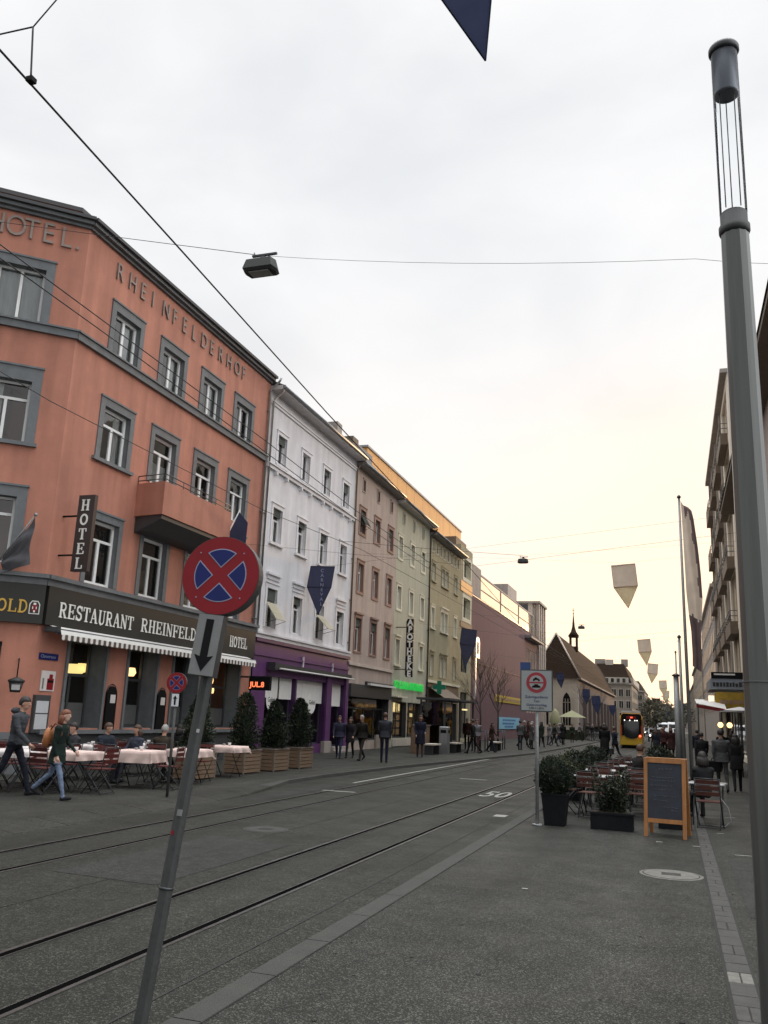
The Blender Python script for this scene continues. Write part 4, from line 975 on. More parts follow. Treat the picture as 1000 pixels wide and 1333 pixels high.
q = MB()
for (a,b,z) in ((78,84.5,1.65),(78,84.0,1.35),(79,83,1.08)):
    x = a
    while x < b: q.box(x,-.07,z,x+.5,-.06,z+.16); x += .75
q.build('poster_print', M['poster_dark'], po)
ys = thing('yellow_banner_strip', 'faded yellow banner stretched across the pink wall', 'banner', matrix=ML)
q = MB(); q.box(74.2,-.05,3.25,90.0,-.004,3.85); q.build('cloth', M['strip_yellow'], ys)
q = MB(); x = 76
while x < 88: q.box(x,-.056,3.42,x+.5,-.05,3.66); x += .8
q.build('print', M['beige_trim'], ys)

# ================================================================ 8 office block with vertical fins
FN = thing('finned_office_block', 'tall office block with close vertical concrete fins behind the pink building', 'building', matrix=ML)
q = MB(); q.box(100,.3,0,105.4,12,15.0); q.build('wall', M['pale_concrete'], FN)
q = MB(); q.box(100.1,.24,1.0,105.3,.3,14.9); q.box(99.96,1,1,100,11,14.9); q.build('pane', M['mirror_glass'], FN)
for k in range(4): part_box(FN, 'fin', 'pale_concrete', (100+k*1.6,-.15,0,100.5+k*1.6,.24,15.0))
for k in range(6): part_box(FN, 'fin', 'pale_concrete', (99.6,.6+k*2,3,99.96,1.1+k*2,15.0))
for z in (3.6,6.6,9.6,12.6): part_box(FN, 'spandrel', 'concrete', (100.02,.12,z,105.3,.25,z+.5))
part_box(FN, 'roof_slab', 'concrete', (99.5,-.3,15.0,105.6,12,15.25)); part_box(FN, 'plant_room', 'concrete', (97,3,13.8,103,8,16.9)); part_box(FN, 'plant_room', 'brown_cladding', (92,3.2,13.6,96,8,15.6))

# ================================================================ 9 church
CHU = thing('church', 'stone church with a steep brown tiled roof and a small bell turret', 'church')
x0, x1, xc, y0, y1, ze, zr = -16.5, -11.1, -13.8, 110.0, 180.0, 7.4, 12.7
q = MB(); q.M = Matrix.Translation((0,y0,0))
hs = [(-12.95,-12.0,1.4,4.2),(-15.7,-14.7,1.4,4.2)]
wall(q, x0, x1, 0, ze, hs, depth=.5)
q.M = Matrix.Identity(4)
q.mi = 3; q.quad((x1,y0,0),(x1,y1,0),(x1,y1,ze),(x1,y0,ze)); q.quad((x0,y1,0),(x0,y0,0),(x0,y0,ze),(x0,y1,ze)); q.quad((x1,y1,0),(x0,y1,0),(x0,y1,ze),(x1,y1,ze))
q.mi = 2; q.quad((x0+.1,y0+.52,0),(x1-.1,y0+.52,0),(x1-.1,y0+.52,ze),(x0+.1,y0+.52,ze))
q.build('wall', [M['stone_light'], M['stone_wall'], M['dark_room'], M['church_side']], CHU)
for a,b,c,d in hs:
    q = MB(); q.M = Matrix.Translation((0,y0,0)); m_ = (a+b)/2; h_ = b-a
    arch = [(a,c),(b,c),(b,d)]+[(m_+h_/2*math.cos(R(t))*1.0, d+1.05*math.sin(R(t))) for t in (30,60)]+[(m_,d+1.15)]+[(m_-h_/2*math.cos(R(t)), d+1.05*math.sin(R(t))) for t in (60,30)]+[(a,d)]
    q.slab(arch, -.02,.35); q.mi = 1
    for k in (1,2): q.box(a+h_*k/3-.05,-.06,c,a+h_*k/3+.05,.02,d+.4)
    q.box(a,-.06,d-.1,b,.02,d); q.build('window', [M['black'], M['stone_wall']], CHU)
q = MB()
for a in (x0-.1, x1-.35): part_box(CHU, 'buttress', 'stone_light', (a,y0-.5,0,a+.45,y0,5.4))
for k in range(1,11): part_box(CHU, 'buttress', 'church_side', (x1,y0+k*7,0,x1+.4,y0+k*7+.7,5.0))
q = MB()
q.add([(x0-.3,y0-.35,ze-.3),(x1+.3,y0-.35,ze-.3),(xc,y0+.9,zr),(xc,y1,zr),(x1+.3,y1,ze-.3),(x0-.3,y1,ze-.3)],[(0,1,2),(1,4,3,2),(5,0,2,3),(4,5,3)],False)
rf = q.build('roof', M['church_tile'], CHU)
q = MB(); q.tube([(x1+.33,y0-.38,ze-.25),(xc+.02,y0+.88,zr+.06)], .10, 6); q.tube([(x0-.33,y0-.38,ze-.25),(xc-.02,y0+.88,zr+.06)], .10, 6); q.build('verge', M['pale_concrete'], rf)
q = MB(); q.box(x1,y0-.3,ze-.42,x1+.42,y1,ze-.22); q.build('eave_gutter', M['concrete'], CHU)
ty = 131.5
tu = MB()
for sx in (-.46,.46):
    for sy in (-.46,.46): tu.box(xc+sx-.12,ty+sy-.12,12.2,xc+sx+.12,ty+sy+.12,14.2)
tu.box(xc-.62,ty-.62,12.0,xc+.62,ty+.62,12.75); tu.box(xc-.68,ty-.68,14.1,xc+.68,ty+.68,14.3)
to = tu.build('bell_turret', M['church_tile'], CHU)
q = MB(); q.lathe([(.85,14.3),(.40,14.95),(.20,15.7),(.03,17.7)], 8, xc, ty); q.ball((xc,ty,17.7),.10); q.box(xc-.03,ty-.03,17.7,xc+.03,ty+.03,18.5); q.box(xc-.22,ty-.03,18.15,xc+.22,ty+.03,18.2); q.build('spire', M['church_tile'], to)

# ================================================================ 10 mansard building and the street's end
def far_block(name, label, x0, x1, y0, y1, h, m, roof=None, rise=3, cols=5, rows=3, side=True, scols=6, tm='stone_light', win='mirror_glass', group=None, inset=1.4, sidex=None, z0=3.2):
    t = thing(name, label, 'building', group=group)
    q = MB(); q.box(x0,y0,-.3,x1,y1,h); q.build('wall', M[m], t)
    q = MB(); q.box(x0-.25,y0-.25,h-.15,x1+.25,y1+.25,h+.12); q.build('cornice', M[tm], t)
    if roof:
        q = MB(); i = inset
        q.add([(x0-.1,y0-.1,h+.12),(x1+.1,y0-.1,h+.12),(x1+.1,y1,h+.12),(x0-.1,y1,h+.12),(x0+i,y0+i,h+rise),(x1-i,y0+i,h+rise),(x1-i,y1-i,h+rise),(x0+i,y1-i,h+rise)],
              [(0,1,5,4),(1,2,6,5),(2,3,7,6),(3,0,4,7),(4,5,6,7)],False); q.build('roof', M[roof], t)
    def pw(Mx, width, n):
        for r_ in range(rows):
            for c in range(n):
                u = width*(c+.5)/n; ww = min(.55, width/n*.28); zz = z0+(h-z0-.4)*(r_+.1)/rows; hh = (h-z0)/rows*.55
                q = MB(); q.M = Mx; q.box(u-ww-.12,-.06,zz-.12,u+ww+.12,0,zz+hh+.12); q.mi = 1; q.box(u-ww,-.075,zz,u+ww,-.06,zz+hh); q.mi = 0; q.box(u-.04,-.085,zz,u+.04,-.074,zz+hh)
                q.build('window', [M[tm], M[win]], t)
    pw(Matrix.Translation((x0,y0,0)), x1-x0, cols)
    if side:
        if sidex == 'L': pw(Matrix(((0,1,0,x0),(-1,0,0,y1),(0,0,1,0),(0,0,0,1))), y1-y0, scols)
        else: pw(Matrix(((0,-1,0,x1),(1,0,0,y0),(0,0,1,0),(0,0,0,1))), y1-y0, scols)
    return t
MS = far_block('mansard_building', 'big pale stone corner building with a dark mansard roof beyond the church', -17.2,-8.4,195,232,10.3,'stone_wall','church_tile',4.3,cols=6,rows=3,scols=8,inset=1.6,z0=2.5)
part_box(MS, 'dormer_band', 'stone_light', (-16.6,194.6,10.4,-9.0,195.8,11.6)); part_box(MS, 'dormer_band', 'stone_light', (-8.9,196,10.4,-8.0,228,11.6))
for k in range(6): part_box(MS, 'dormer', 'mirror_glass', (-16.2+k*1.2,194.5,10.6,-15.6+k*1.2,194.62,11.4))
for (a,b) in ((-16.2,-14.0),(-10.6,-9.2)): part_box(MS, 'chimney', 'concrete', (a,198,14.2,b,200,15.7))
part_box(MS, 'roof_gable', 'stone_light', (-13.8,196.5,12.8,-12.2,198,15.5))
far_block('tall_stone_house', 'tall stone house joined to the mansard building down the street', -14,-6.9,233,262,10.2,'concrete','roof_tile',2.6,cols=3,rows=4,scols=6,z0=2)
far_block('narrow_brown_house', 'brown house at the far left end of the street', -14,-6.2,263,300,8.2,'brown_cladding','roof_tile',2.4,cols=3,rows=3,scols=6,z0=2)
far_block('gabled_end_house', 'pale house front closing the far end of the street', -5.4,.2,330,345,6.5,'stone_light','roof_tile',3.0,cols=5,rows=3,side=False,z0=1.5)
far_block('far_grey_house', 'low grey house beside the pale one at the street end', .4,6.5,322,340,7.2,'concrete','roof_tile',2.6,cols=5,rows=3,side=False,z0=1.5)
far_block('far_brown_house', 'brown roofed house above the far end of the street', -9,-3.6,350,370,8.5,'stone_wall','church_tile',3.5,cols=4,rows=3,side=False,z0=1.5)
# wooded rise closing the view
hb = MB(); n = 60
pts = []
random.seed(5)
for i in range(n+1):
    x = -230+460*i/n; h = 9+5*noise.noise(Vector((i*.12,0,3)))+3*noise.noise(Vector((i*.5,2,3)))
    pts.append((x, h))
vs = []
for x, h in pts: vs += [(x,560,-1),(x,590,h*.8),(x,640,h+3),(x,760,-1)]
hb.add(vs, [(i*4+j, i*4+4+j, i*4+5+j, i*4+1+j) for i in range(n) for j in range(3)], True)
hb.build('wooded_hill', mat('hill_brown',(.10,.085,.07),.95,amp=.4,scale=.2), kind='structure')

# ================================================================ right-hand side
R0 = thing('dark_eaved_house', 'near house at the right edge under a deep dark eave', 'building', matrix=MRt)
q = MB(); hs = [(-45.0+i*3.2,-43.4+i*3.2,z,z+1.9) for i in range(8) for z in (4.3,7.5,10.5)]
gfh = [(-46.0+i*4.6,-42.2+i*4.6,.4,2.9) for i in range(5)]
wall(q, -49.5, -18.0, 0, 13.3, hs+gfh, depth=.3); shell(q, -49.48,-18.02,13.3,12, rooms=(3.8,7,10)); q.build('wall', [M['beige_plaster'], M['eave_grey'], M['dark_room']], R0)
for h in hs: window(R0, *h, fm='white_paint', y=.12, cols=2, transom=0, glass='glass_dark')
for h in gfh: window(R0, *h, fm='dark_grey', y=.12, cols=2, transom=0, glass='glass_dark')
q = MB(); q.box(-49.9,-.75,13.3,-18,.4,13.5); q.mi = 1; q.add([(-49.9,-.8,13.5),(-18,-.8,13.5),(-18,6,17.5),(-49.9,6,17.5),(-18,12,13.5),(-49.9,12,13.5)],[(0,1,2,3),(3,2,4,5),(0,3,5),(1,4,2)],False); q.build('roof', [M['brown_cladding'], M['roof_tile']], R0)
part_box(R0, 'shop_fascia', 'canopy_grey', (-49.3,-.2,3.05,-18.2,-.002,3.6))

R1 = thing('loggia_apartment_block', 'tall pale apartment block with recessed glazed loggias and dark balconies', 'building', matrix=MRt)
q = MB(); fl_z = [3.7,7.2,10.9,14.6,18.3]
hs = []
for b0 in (-75.2,-69.0,-62.8,-56.6):
    for z in fl_z[:-1]: hs.append((b0, b0+4.9, z+.35, z+3.5))
    hs.append((b0, b0+4.9, 18.65, 21.4))
wall(q, -76, -50.5, 0, 21.9, hs+[(-75,-51,.3,3.2)], depth=.3); shell(q, -75.98,-50.52,21.9,12, rooms=(3.8,)); q.build('wall', [M['cream_sky_sheen'], M['cream_sky_sheen'], M['dark_room']], R1)
for h in hs: window(R1, *h, fm='pale_concrete', y=.10, cols=2, transom=0, glass='sky_glass', fw=.06)
window(R1, -75,-51,.3,3.2, fm='dark_grey', y=.4, cols=8, transom=0, glass='glass_dark')
q = MB(); q.box(-76.1,-.35,21.9,-50.4,.4,22.15); q.build('roof_edge', M['concrete'], R1)
bi = 0
for z in fl_z:
    for b0 in (-75.2,-69.0,-62.8,-56.6):
        q = MB(); q.box(b0-.1,-.42,z-.25,b0+4.5,.0,z+.45)
        bo = q.build('balcony', M['brown_cladding'], R1)
        q = MB()
        for zz in (.75,1.05): q.tube([(b0-.1,0,z+zz),(b0-.1,-.40,z+zz),(b0+4.5,-.40,z+zz),(b0+4.5,0,z+zz)], .022, 5)
        for k in range(6): q.tube([(b0-.1+k*.92,-.40,z+.4),(b0-.1+k*.92,-.40,z+1.05)], .015, 4)
        q.build('railing', M['steel_dark'], bo)
for b0 in (-70.7,-64.5,-58.3,-76.0): part_box(R1, 'pier', 'concrete', (b0+.3,-.12,3.4,b0+.7,-.002,21.9))
far_block('right_row_house', 'shaded house beyond the apartment block on the right', 3.5,14,77,110,13.5,'concrete','roof_tile',3,cols=3,rows=4,scols=10,sidex='L',tm='pale_concrete')
far_block('right_far_house', 'lower house farther down on the right side', 3.4,13,111,160,10.5,'stone_wall','roof_tile',3,cols=3,rows=3,scols=12,sidex='L')
far_block('right_end_house', 'brownish house at the far right end of the street', 4.2,14,165,250,10.5,'brown_cladding','roof_tile',3,cols=3,rows=3,scols=14,sidex='L')
# shop canopy, yellow board and small awnings
cn = thing('shop_canopy', 'grey canopy with worn dark lettering jutting over the right pavement', 'canopy')
q = MB(); q.box(1.45,38,3.30,3.58,42,3.72); q.mi = 1; q.box(1.5,37.98,3.72,3.0,38.0,3.98); q.mi = 2; q.box(1.6,37.96,3.86,2.4,37.98,3.92); q.build('slab', [M['canopy_grey'], M['black'], M['awning_white']], cn)
q = MB(); x = 1.55
random.seed(11)
for k in range(12): wd = .07+.04*random.random(); q.box(x,37.985,3.40,x+wd,38.0,3.40+.14+.05*random.random()); x += wd+.035
q.build('lettering', M['fascia'], cn)
q = MB(); q.add([(1.2,38.05,3.06),(1.45,38.02,3.30),(1.45,41.9,3.30),(1.2,41.9,3.06)],[(0,1,2,3),(3,2,1,0)],False); q.build('side_flap', M['ochre_metal_glow'], cn)  # ochre here is the orange light under the canopy, painted on
yb = thing('yellow_shop_board', 'dark yellow shop board hanging under the grey canopy', 'sign')
q = MB(); q.box(1.62,37.9,2.45,3.4,38.02,3.18); q.build('board', M['canopy_yellow'], yb)
q = MB(); x = 1.8
for k in range(9): q.box(x,37.885,2.72,x+.11,37.9,2.72+.16); x += .17
q.build('lettering', M['beige_trim'], yb)
lb = thing('lit_shop_panel', 'small bright cream light panel beside the yellow shop board', 'sign'); q = MB(); q.box(1.36,38.1,2.66,1.58,38.2,3.04); q.build('panel', mat('panel_cream',(.8,.7,.5),.5,amp=.05,emit=((1,.85,.6),.9)), lb)
ra = thing('red_awning', 'low red and white awning over a right hand shop', 'awning')
q = MB(); q.add([(.85,36.6,2.68),(1.95,36.6,2.48),(1.95,39,2.9),(.85,39,2.9)],[(0,1,2,3)],False); q.mi = 1; q.add([(.85,36.6,2.52),(1.95,36.6,2.36),(1.95,36.6,2.48),(.85,36.6,2.64)],[(0,1,2,3)],False); q.build('fabric', [M['awning_white'], M['red_cloth']], ra)
q = MB(); q.tube([(.95,38.6,0),(.95,38.6,2.8)],.03,6); q.tube([(1.85,38.6,0),(1.85,38.6,2.8)],.03,6); q.build('pole', M['steel_dark'], ra)
pa = thing('small_parasol', 'small pale parasol in front of the right shops', 'parasol')
q = MB(); q.lathe([(.8,2.38),(.4,2.50),(.04,2.58)], 8, 2.4, 36.4); q.build('canopy', M['eave_white'], pa); q = MB(); q.tube([(2.4,36.4,0),(2.4,36.4,2.6)],.025,6); q.build('pole', M['steel_dark'], pa)
for x_, lab in ((1.39,'left of the two warm round lanterns above the walking man'),(1.66,'right of the two warm round lanterns above the walking man')):
    t = thing('shop_lantern', lab, 'lantern', loc=(x_,30,1.86))
    q = MB(); q.ball((0,0,0),.085,10,8); q.build('globe', M['lamp_warm'], t); q = MB(); q.tube([(0,0,.08),(0,0,.45),(2.0-x_*0-.1,0.0,.45)],.012,5); q.build('arm', M['black'], t)
# ---------------------------------------------------------------- people
def seg_dist(p, a, b):
    d = b-a; l = d.length_squared; t = 0 if l == 0 else max(0, min(1, (p-a).dot(d)/l)); return (p-(a+d*t)).length, t
def capsule(mb, a, b, r0, r1, n=12, ey=1.0):
    a, b = Vector(a), Vector(b); d = (b-a)
    if d.length < 1e-6: return
    u = d.normalized()
    mb.tube([a-u*r0*.9, a-u*r0*.55, a, b, b+u*r1*.55, b+u*r1*.9], [r0*.4, r0*.83, r0, r1, r1*.83, r1*.4], n, ey=ey)
def ell_loft(mb, rings, n=16):
    """rings: (centre, rx, ry)"""
    mb.loft([[(c[0]+rx*math.cos(2*PI*k/n), c[1]+ry*math.sin(2*PI*k/n), c[2]) for k in range(n)] for c, rx, ry in rings])
seed_ = [0.0]
def make_body(lt=0, lk=0, rt=0, rk=0, la=0, le=15, ra=0, re=15, lean=0, sit=False, coat=0, fem=False, voxel=.016, bulk=1.0, head=(0,0), lo=6, ro=6, fingers=False, hair='short', name='person', hood=False, legw=1.0):
    mb = MB(); segs = []
    hz = .90
    def S(a, b, r0, r1, tag_, **k):
        capsule(mb, a, b, r0, r1, **k); segs.append((Vector(a), Vector(b), r0, r1, tag_))
    feet = []
    for s, t_, k_ in ((-1, lt, lk), (1, rt, rk)):
        t_, k_ = R(t_), R(k_)
        hip = Vector((s*.085, 0, hz)); d1 = Vector((s*.02, math.sin(t_), -math.cos(t_))).normalized()
        kn = hip + d1*.43; d2 = Vector((0, math.sin(t_-k_), -math.cos(t_-k_))); an = kn + d2*.40
        lw = .078*legw
        S(hip, kn, lw, .056*legw, 2); S(kn, an, .056*legw, .043*legw, 2)
        f = Vector((0, math.cos((t_-k_)*.6), math.sin((t_-k_)*.6)-.02)); f.normalize()
        heel = an + Vector((0,-.03,-.035)) ; toe = an + f*.15 + Vector((0,0,-.045))
        S(heel, toe, .040, .032, 3); feet += [heel.z-.04, toe.z-.032]
    up = Vector((0, math.sin(R(lean)), math.cos(R(lean))))
    def T(z, x=0, y=0): return Vector((x,0,hz)) + up*(z-hz) + Vector((0, y, 0))
    b = bulk; sw = .165 if fem else .185
    ell_loft(mb, [(T(.84), .13*b, .10*b), (T(.90), .165*b, .118*b), (T(.97), .16*b, .112*b), (T(1.08), .14*b, .10*b), (T(1.20), .16*b, .115*b), (T(1.30), .175*b, .12*b), (T(1.37), .165*b, .105*b), (T(1.42), .11, .08), (T(1.455), .06, .06)])
    segs += [(T(.98), T(1.33), .15, .15, 1), (T(1.33,-.12), T(1.33,.12), .08, .08, 1), (T(.80), T(.90), .13, .14, 2 if not coat else 1)]
    if coat:
        zb = .92-coat
        dy = (math.sin(R(lt))+math.sin(R(rt)))*.08
        if not sit:
            ell_loft(mb, [(T(1.05), .15*b, .11*b), (T(.92), .18*b, .135*b), ((0,dy,(.92+zb)/2), .19*b, .15*b), ((0,dy,zb), .20*b, .165*b)])
            segs.append((Vector((0,0,.95)), Vector((0,dy,zb+.10)), .16, .17, 1))
    # neck and head
    S(T(1.40), T(1.52,0,.01), .055, .05, 0)
    hd = T(1.595, 0, .025); hm = MB()
    hm.ball((0,0,.02), (.074,.092,.098), 16, 12); hm.ball((0,.022,-.045), (.055,.066,.062), 14, 9)
    hm.tube([(0,.085,.02),(0,.108,-.012),(0,.085,-.022)], [.010,.017,.012], 8)
    for s in (-1,1):
        hm.ball((s*.074,-.005,.0), (.014,.022,.032), 8, 6)
    hm.ball((0,.078,-.05), (.026,.014,.010), 8, 6); hm.tube([(-.04,.083,.035),(0,.092,.033),(.04,.083,.035)], .009, 6)
    HM = Matrix.Translation(hd) @ Matrix.Rotation(R(head[0]), 4, 'Z') @ Matrix.Rotation(R(head[1]), 4, 'X')
    mb.M = HM; mb.add(hm.v, hm.f, True); mb.M = Matrix.Identity(4)
    segs.append((hd+Vector((0,0,-.06)), hd+Vector((0,0,.06)), .09, .09, 0))
    for s, a_, e_, o_ in ((-1, la, le, lo), (1, ra, re, ro)):
        sh = T(1.365, s*sw*b**.5, 0); A, E_ = R(a_), R(a_+e_)
        d1 = Vector((s*math.sin(R(o_)), math.sin(A), -math.cos(A))).normalized(); el = sh + d1*.275
        d2 = Vector((-s*.12, math.sin(E_), -math.cos(E_))).normalized(); wr = el + d2*.245
        S(T(1.35, s*.10), sh, .07*b, .062*b, 1); S(sh, el, .054*b, .043*b, 1); S(el, wr, .043*b, .032*b, 1)
        palm = wr + d2*.075; S(wr+d2*.01, palm, .026, .030, 0, ey=.7)
        side = d2.cross(Vector((s,0,0))).normalized()
        for q in range(4 if fingers else 1):
            if fingers:
                off = side*(q-1.5)*.019; base = palm+off; mid = base + d2*.038 + Vector((-s*.006,0,0)); tip = mid + (d2+Vector((-s*.5,0,0))).normalized()*(.034-.005*abs(q-1.3))
                S(base, mid, .0105, .0100, 0, n=8); S(mid, tip, .0100, .0085, 0, n=8)
            else: S(palm, palm+d2*.05, .026, .018, 0, ey=.6)
        if fingers: S(wr+d2*.03+side*.02, wr+d2*.075+side*.052, .012, .010, 0, n=8)
    dz = -min(feet) if not sit else -min(feet)
    o = bpy.data.objects.new('tmp', mb.mesh('tmp', [])); col.objects.link(o)
    md = o.modifiers.new('r', 'REMESH'); md.mode = 'VOXEL'; md.voxel_size = voxel
    sm_ = o.modifiers.new('s', 'SMOOTH'); sm_.factor = .5; sm_.iterations = 3 if voxel < .02 else 1
    dg = bpy.context.evaluated_depsgraph_get(); dg.update()
    me = bpy.data.meshes.new_from_object(o.evaluated_get(dg)); bpy.data.objects.remove(o); me.name = name
    me.materials.clear()
    for k in range(4): me.materials.append(None)
    co_ = [v.co for v in me.vertices]
    mi = []
    for p in me.polygons:
        c = p.center; best = 9; bt = 1
        for a, b2, r0, r1, tg in segs:
            d, t = seg_dist(c, a, b2); d -= r0+(r1-r0)*t
            if d < best: best = d; bt = tg
        mi.append(bt)
    me.polygons.foreach_set('material_index', mi); me.polygons.foreach_set('use_smooth', [True]*len(mi))
    # cloth folds
    sk = set()
    for p, t_ in zip(me.polygons, mi):
        if t_ in (0, 3): sk.update(p.vertices)
    nrm = [Vector(n_.vector) for n_ in me.vertex_normals] if voxel < .02 else []
    for i_, nv in enumerate(nrm):
        if i_ in sk: continue
        v = me.vertices[i_]; c = v.co; f_ = noise.noise(Vector((c.x*13+seed_[0], c.y*13, c.z*24)))*.007 + noise.noise(Vector((c.x*6, c.y*6+seed_[0], c.z*9)))*.009
        v.co = c + nv*f_
    seed_[0] += 7.3
    me.transform(Matrix.Translation((0,0,dz)))
    # hair
    hr = MB(); hr.M = Matrix.Translation((0,0,dz)) @ HM
    if hair in ('short','long','bob','dark_cap'):
        n, m_ = 18, 12; rings = []
        for j in range(1, m_):
            t = PI*j/m_; ringp = []
            for k in range(n):
                a = 2*PI*k/n; x, y, z = math.sin(t)*math.cos(a), math.sin(t)*math.sin(a), math.cos(t)
                px, py, pz = x*.088, y*.106-.006, z*.110+.026
                front = y > .25
                lim = .036 if front else (-.03 if hair == 'short' else -.07)
                if pz < lim: pz = lim; px *= .80; py = py*.80
                nn = noise.noise(Vector((x*5,y*5,z*5)))*.010+noise.noise(Vector((x*14,y*14,z*14)))*.006
                ringp.append((px*(1+nn*6), py*(1+nn*6), pz+nn))
            rings.append(ringp)
        hr.loft(rings)
        if hair in ('long','bob'):
            l = .22 if hair == 'long' else .12
            for k in range(9):
                a = R(190+160*k/8); x, y = math.cos(a)*.075, math.sin(a)*.085
                hr.tube([(x,y,.02),(x*1.12,y*1.15,-.05),(x*1.15,y*1.2-.01,-.05-l*.6),(x*.9,y*1.05,-.05-l)], [.026,.034,.034,.014], 7)
    hme = hr.mesh('hair', [None]) if hr.v else None
    return me, hme, dz
cmats = {}
def cm(c, r=.85):
    k = tuple(round(x,4) for x in c)
    if k not in cmats: cmats[k] = mat('cloth_%d' % len(cmats), c, r, amp=.22, scale=9, bump=.3, bscale=55, spec=.2)
    return cmats[k]
SKIN = mat('skin', (.42,.24,.17), .6, amp=.06); SKIN2 = mat('skin_light', (.50,.31,.24), .6, amp=.06)
HAIRS = dict(dark=mat('hair_dark',(.016,.012,.010),.6,amp=.3,scale=30), brown=mat('hair_brown',(.06,.03,.017),.6,amp=.3,scale=30), red=mat('hair_red',(.16,.05,.022),.6,amp=.3,scale=30), grey=mat('hair_grey',(.28,.27,.26),.6,amp=.3,scale=30))
def person(body, loc, rz, top, legs, label, shoes=(.015,.015,.017), hair='dark', skin=None, group=None, scale=.96, cat='person', name='person'):
    me, hm, dz = body
    o = bpy.data.objects.new(name, me); col.objects.link(o)
    o.location = loc; o.rotation_euler = (0,0,R(rz)); o.scale = (scale,)*3
    for i, m_ in enumerate((skin or SKIN, cm(top), cm(legs), cm(shoes))):
        o.material_slots[i].link = 'OBJECT'; o.material_slots[i].material = m_
    tag(o, label, cat, group)
    if hm:
        h = bpy.data.objects.new('hair', hm); col.objects.link(h); h.parent = o
        h.material_slots[0].link = 'OBJECT'; h.material_slots[0].material = HAIRS[hair]
    return o
# rz: 0 faces down the street (+Y); -90 faces right (+X); 180 faces the viewer
B_man = make_body(lt=24, lk=6, rt=-20, rk=22, la=-24, le=22, ra=22, re=25, lean=5, voxel=.0125, fingers=True, bulk=1.1, name='person', head=(-4,-6))
B_woman = make_body(lt=-22, lk=28, rt=20, rk=4, la=10, le=40, ra=-8, re=25, lean=4, fem=True, voxel=.0125, fingers=True, hair='bob', coat=.22, name='person', legw=.92)
B_suit = make_body(lt=14, lk=4, rt=-12, rk=16, la=-10, le=14, ra=10, re=16, voxel=.014, fingers=True, coat=.10, bulk=1.08, name='person')
B_walkA = make_body(lt=22, lk=5, rt=-18, rk=24, la=-18, le=20, ra=18, re=25, lean=3, voxel=.022, coat=.06, bulk=1.08, name='person')
B_walkB = make_body(lt=-16, lk=20, rt=18, rk=4, la=16, le=30, ra=-14, re=20, lean=3, voxel=.022, coat=.25, fem=True, hair='long', name='person')
B_stand = make_body(lt=2, lk=3, rt=-3, rk=2, la=4, le=25, ra=2, re=18, voxel=.022, coat=.08, bulk=1.08, name='person')
B_standc = make_body(lt=5, lk=6, rt=-5, rk=5, la=8, le=60, ra=4, re=30, voxel=.022, coat=.40, bulk=1.1, hair='bob', name='person')
B_sit = make_body(lt=88, lk=86, rt=84, rk=80, la=28, le=60, ra=22, re=66, lean=4, sit=True, voxel=.018, bulk=1.1, name='person', head=(10,-6))
B_sitB = make_body(lt=86, lk=70, rt=90, rk=92, la=20, le=80, ra=34, re=48, lean=-3, sit=True, voxel=.018, fem=True, hair='bob', name='person', head=(-12,0))
ZP = .075
person(B_man, (-11.46,13.38,ZP), -74, (.050,.055,.062), (.012,.014,.022), 'man in a dark grey hooded jacket walking right at the left edge', hair='dark', scale=1.05)
hd_ = MB(); hd_.sm = True; hd_.ball((0,0,0), (.11,.085,.06), 12, 8, amp=.1); hd_.build('jacket_hood', cm((.050,.055,.062)), bpy.data.objects['person'] , loc=(0,-.05,1.42))
wm = person(B_woman, (-10.42,13.28,ZP), -80, (.010,.019,.016), (.13,.17,.25), 'woman with reddish hair in a dark green jacket and light jeans walking right', hair='red', skin=SKIN2, scale=.92)
bp_ = thing('backpack', 'tan leather backpack on the back of the woman in the green jacket', 'backpack', loc=(-10.42,13.28,ZP-.01), rz=R(-80)); bp_.scale = (.97,)*3
q = MB(); q.sm = True; q.ball((0,-.215,1.10), (.14,.085,.19), 16, 12, amp=.05); q.ball((0,-.27,1.02), (.10,.055,.10), 12, 9); q.build('bag', mat('tan_leather',(.40,.15,.055),.5,amp=.2,scale=10,bump=.3), bp_)
q = MB()
for s in (-1,1): q.tube([(s*.08,-.15,1.24),(s*.11,-.06,1.35),(s*.115,.07,1.31),(s*.12,.10,1.16),(s*.13,-.02,1.02),(s*.1,-.15,.98)], .013, 6)
q.build('strap', mat('dark_leather',(.12,.04,.02),.5,amp=.2), bp_)
q = MB(); q.tube([(-.05,-.2,1.27),(0,-.2,1.32),(.05,-.2,1.27)], .01, 6); q.build('handle', mat('dark_leather2',(.12,.04,.02),.5,amp=.2), bp_)
person(B_suit, (1.24,27,.01), 4, (.070,.072,.074), (.055,.055,.058), 'man in a grey suit walking away under the lanterns on the right', hair='dark', scale=1.0)
cb = MB(); cb.rbox(-.2,-.05,0,.2,.05,.3,.03); cb.tube([(-.06,0,.3),(-.05,0,.36),(.05,0,.36),(.06,0,.3)],.012,6); cb.build('shoulder_bag', M['black'], loc=(1.02,26.95,.56), label='black bag carried by the man in the grey suit', cat='bag')
person(B_walkB, (1.66,27.6,.01), 0, (.014,.013,.013), (.012,.012,.014), 'dark clothed person walking beside the man in the grey suit', hair='dark', scale=.95)
gp_ = 'people walking past the shops on the far pavement'
person(B_walkA, (-12.2,31.8,ZP), 195, (.03,.03,.055), (.02,.026,.055), 'person in dark blue walking by the purple shop pier', group=gp_, scale=.95)
person(B_walkB, (-12.0,32.5,ZP), 190, (.02,.016,.02), (.016,.016,.02), 'dark clothed person close behind the one by the purple pier', group=gp_, scale=.92)
person(B_walkA, (-11.06,31.2,ZP), 170, (.02,.018,.016), (.03,.026,.024), 'grey haired man in a black jacket facing the viewer in front of the beige house', group=gp_, hair='grey', scale=.98)
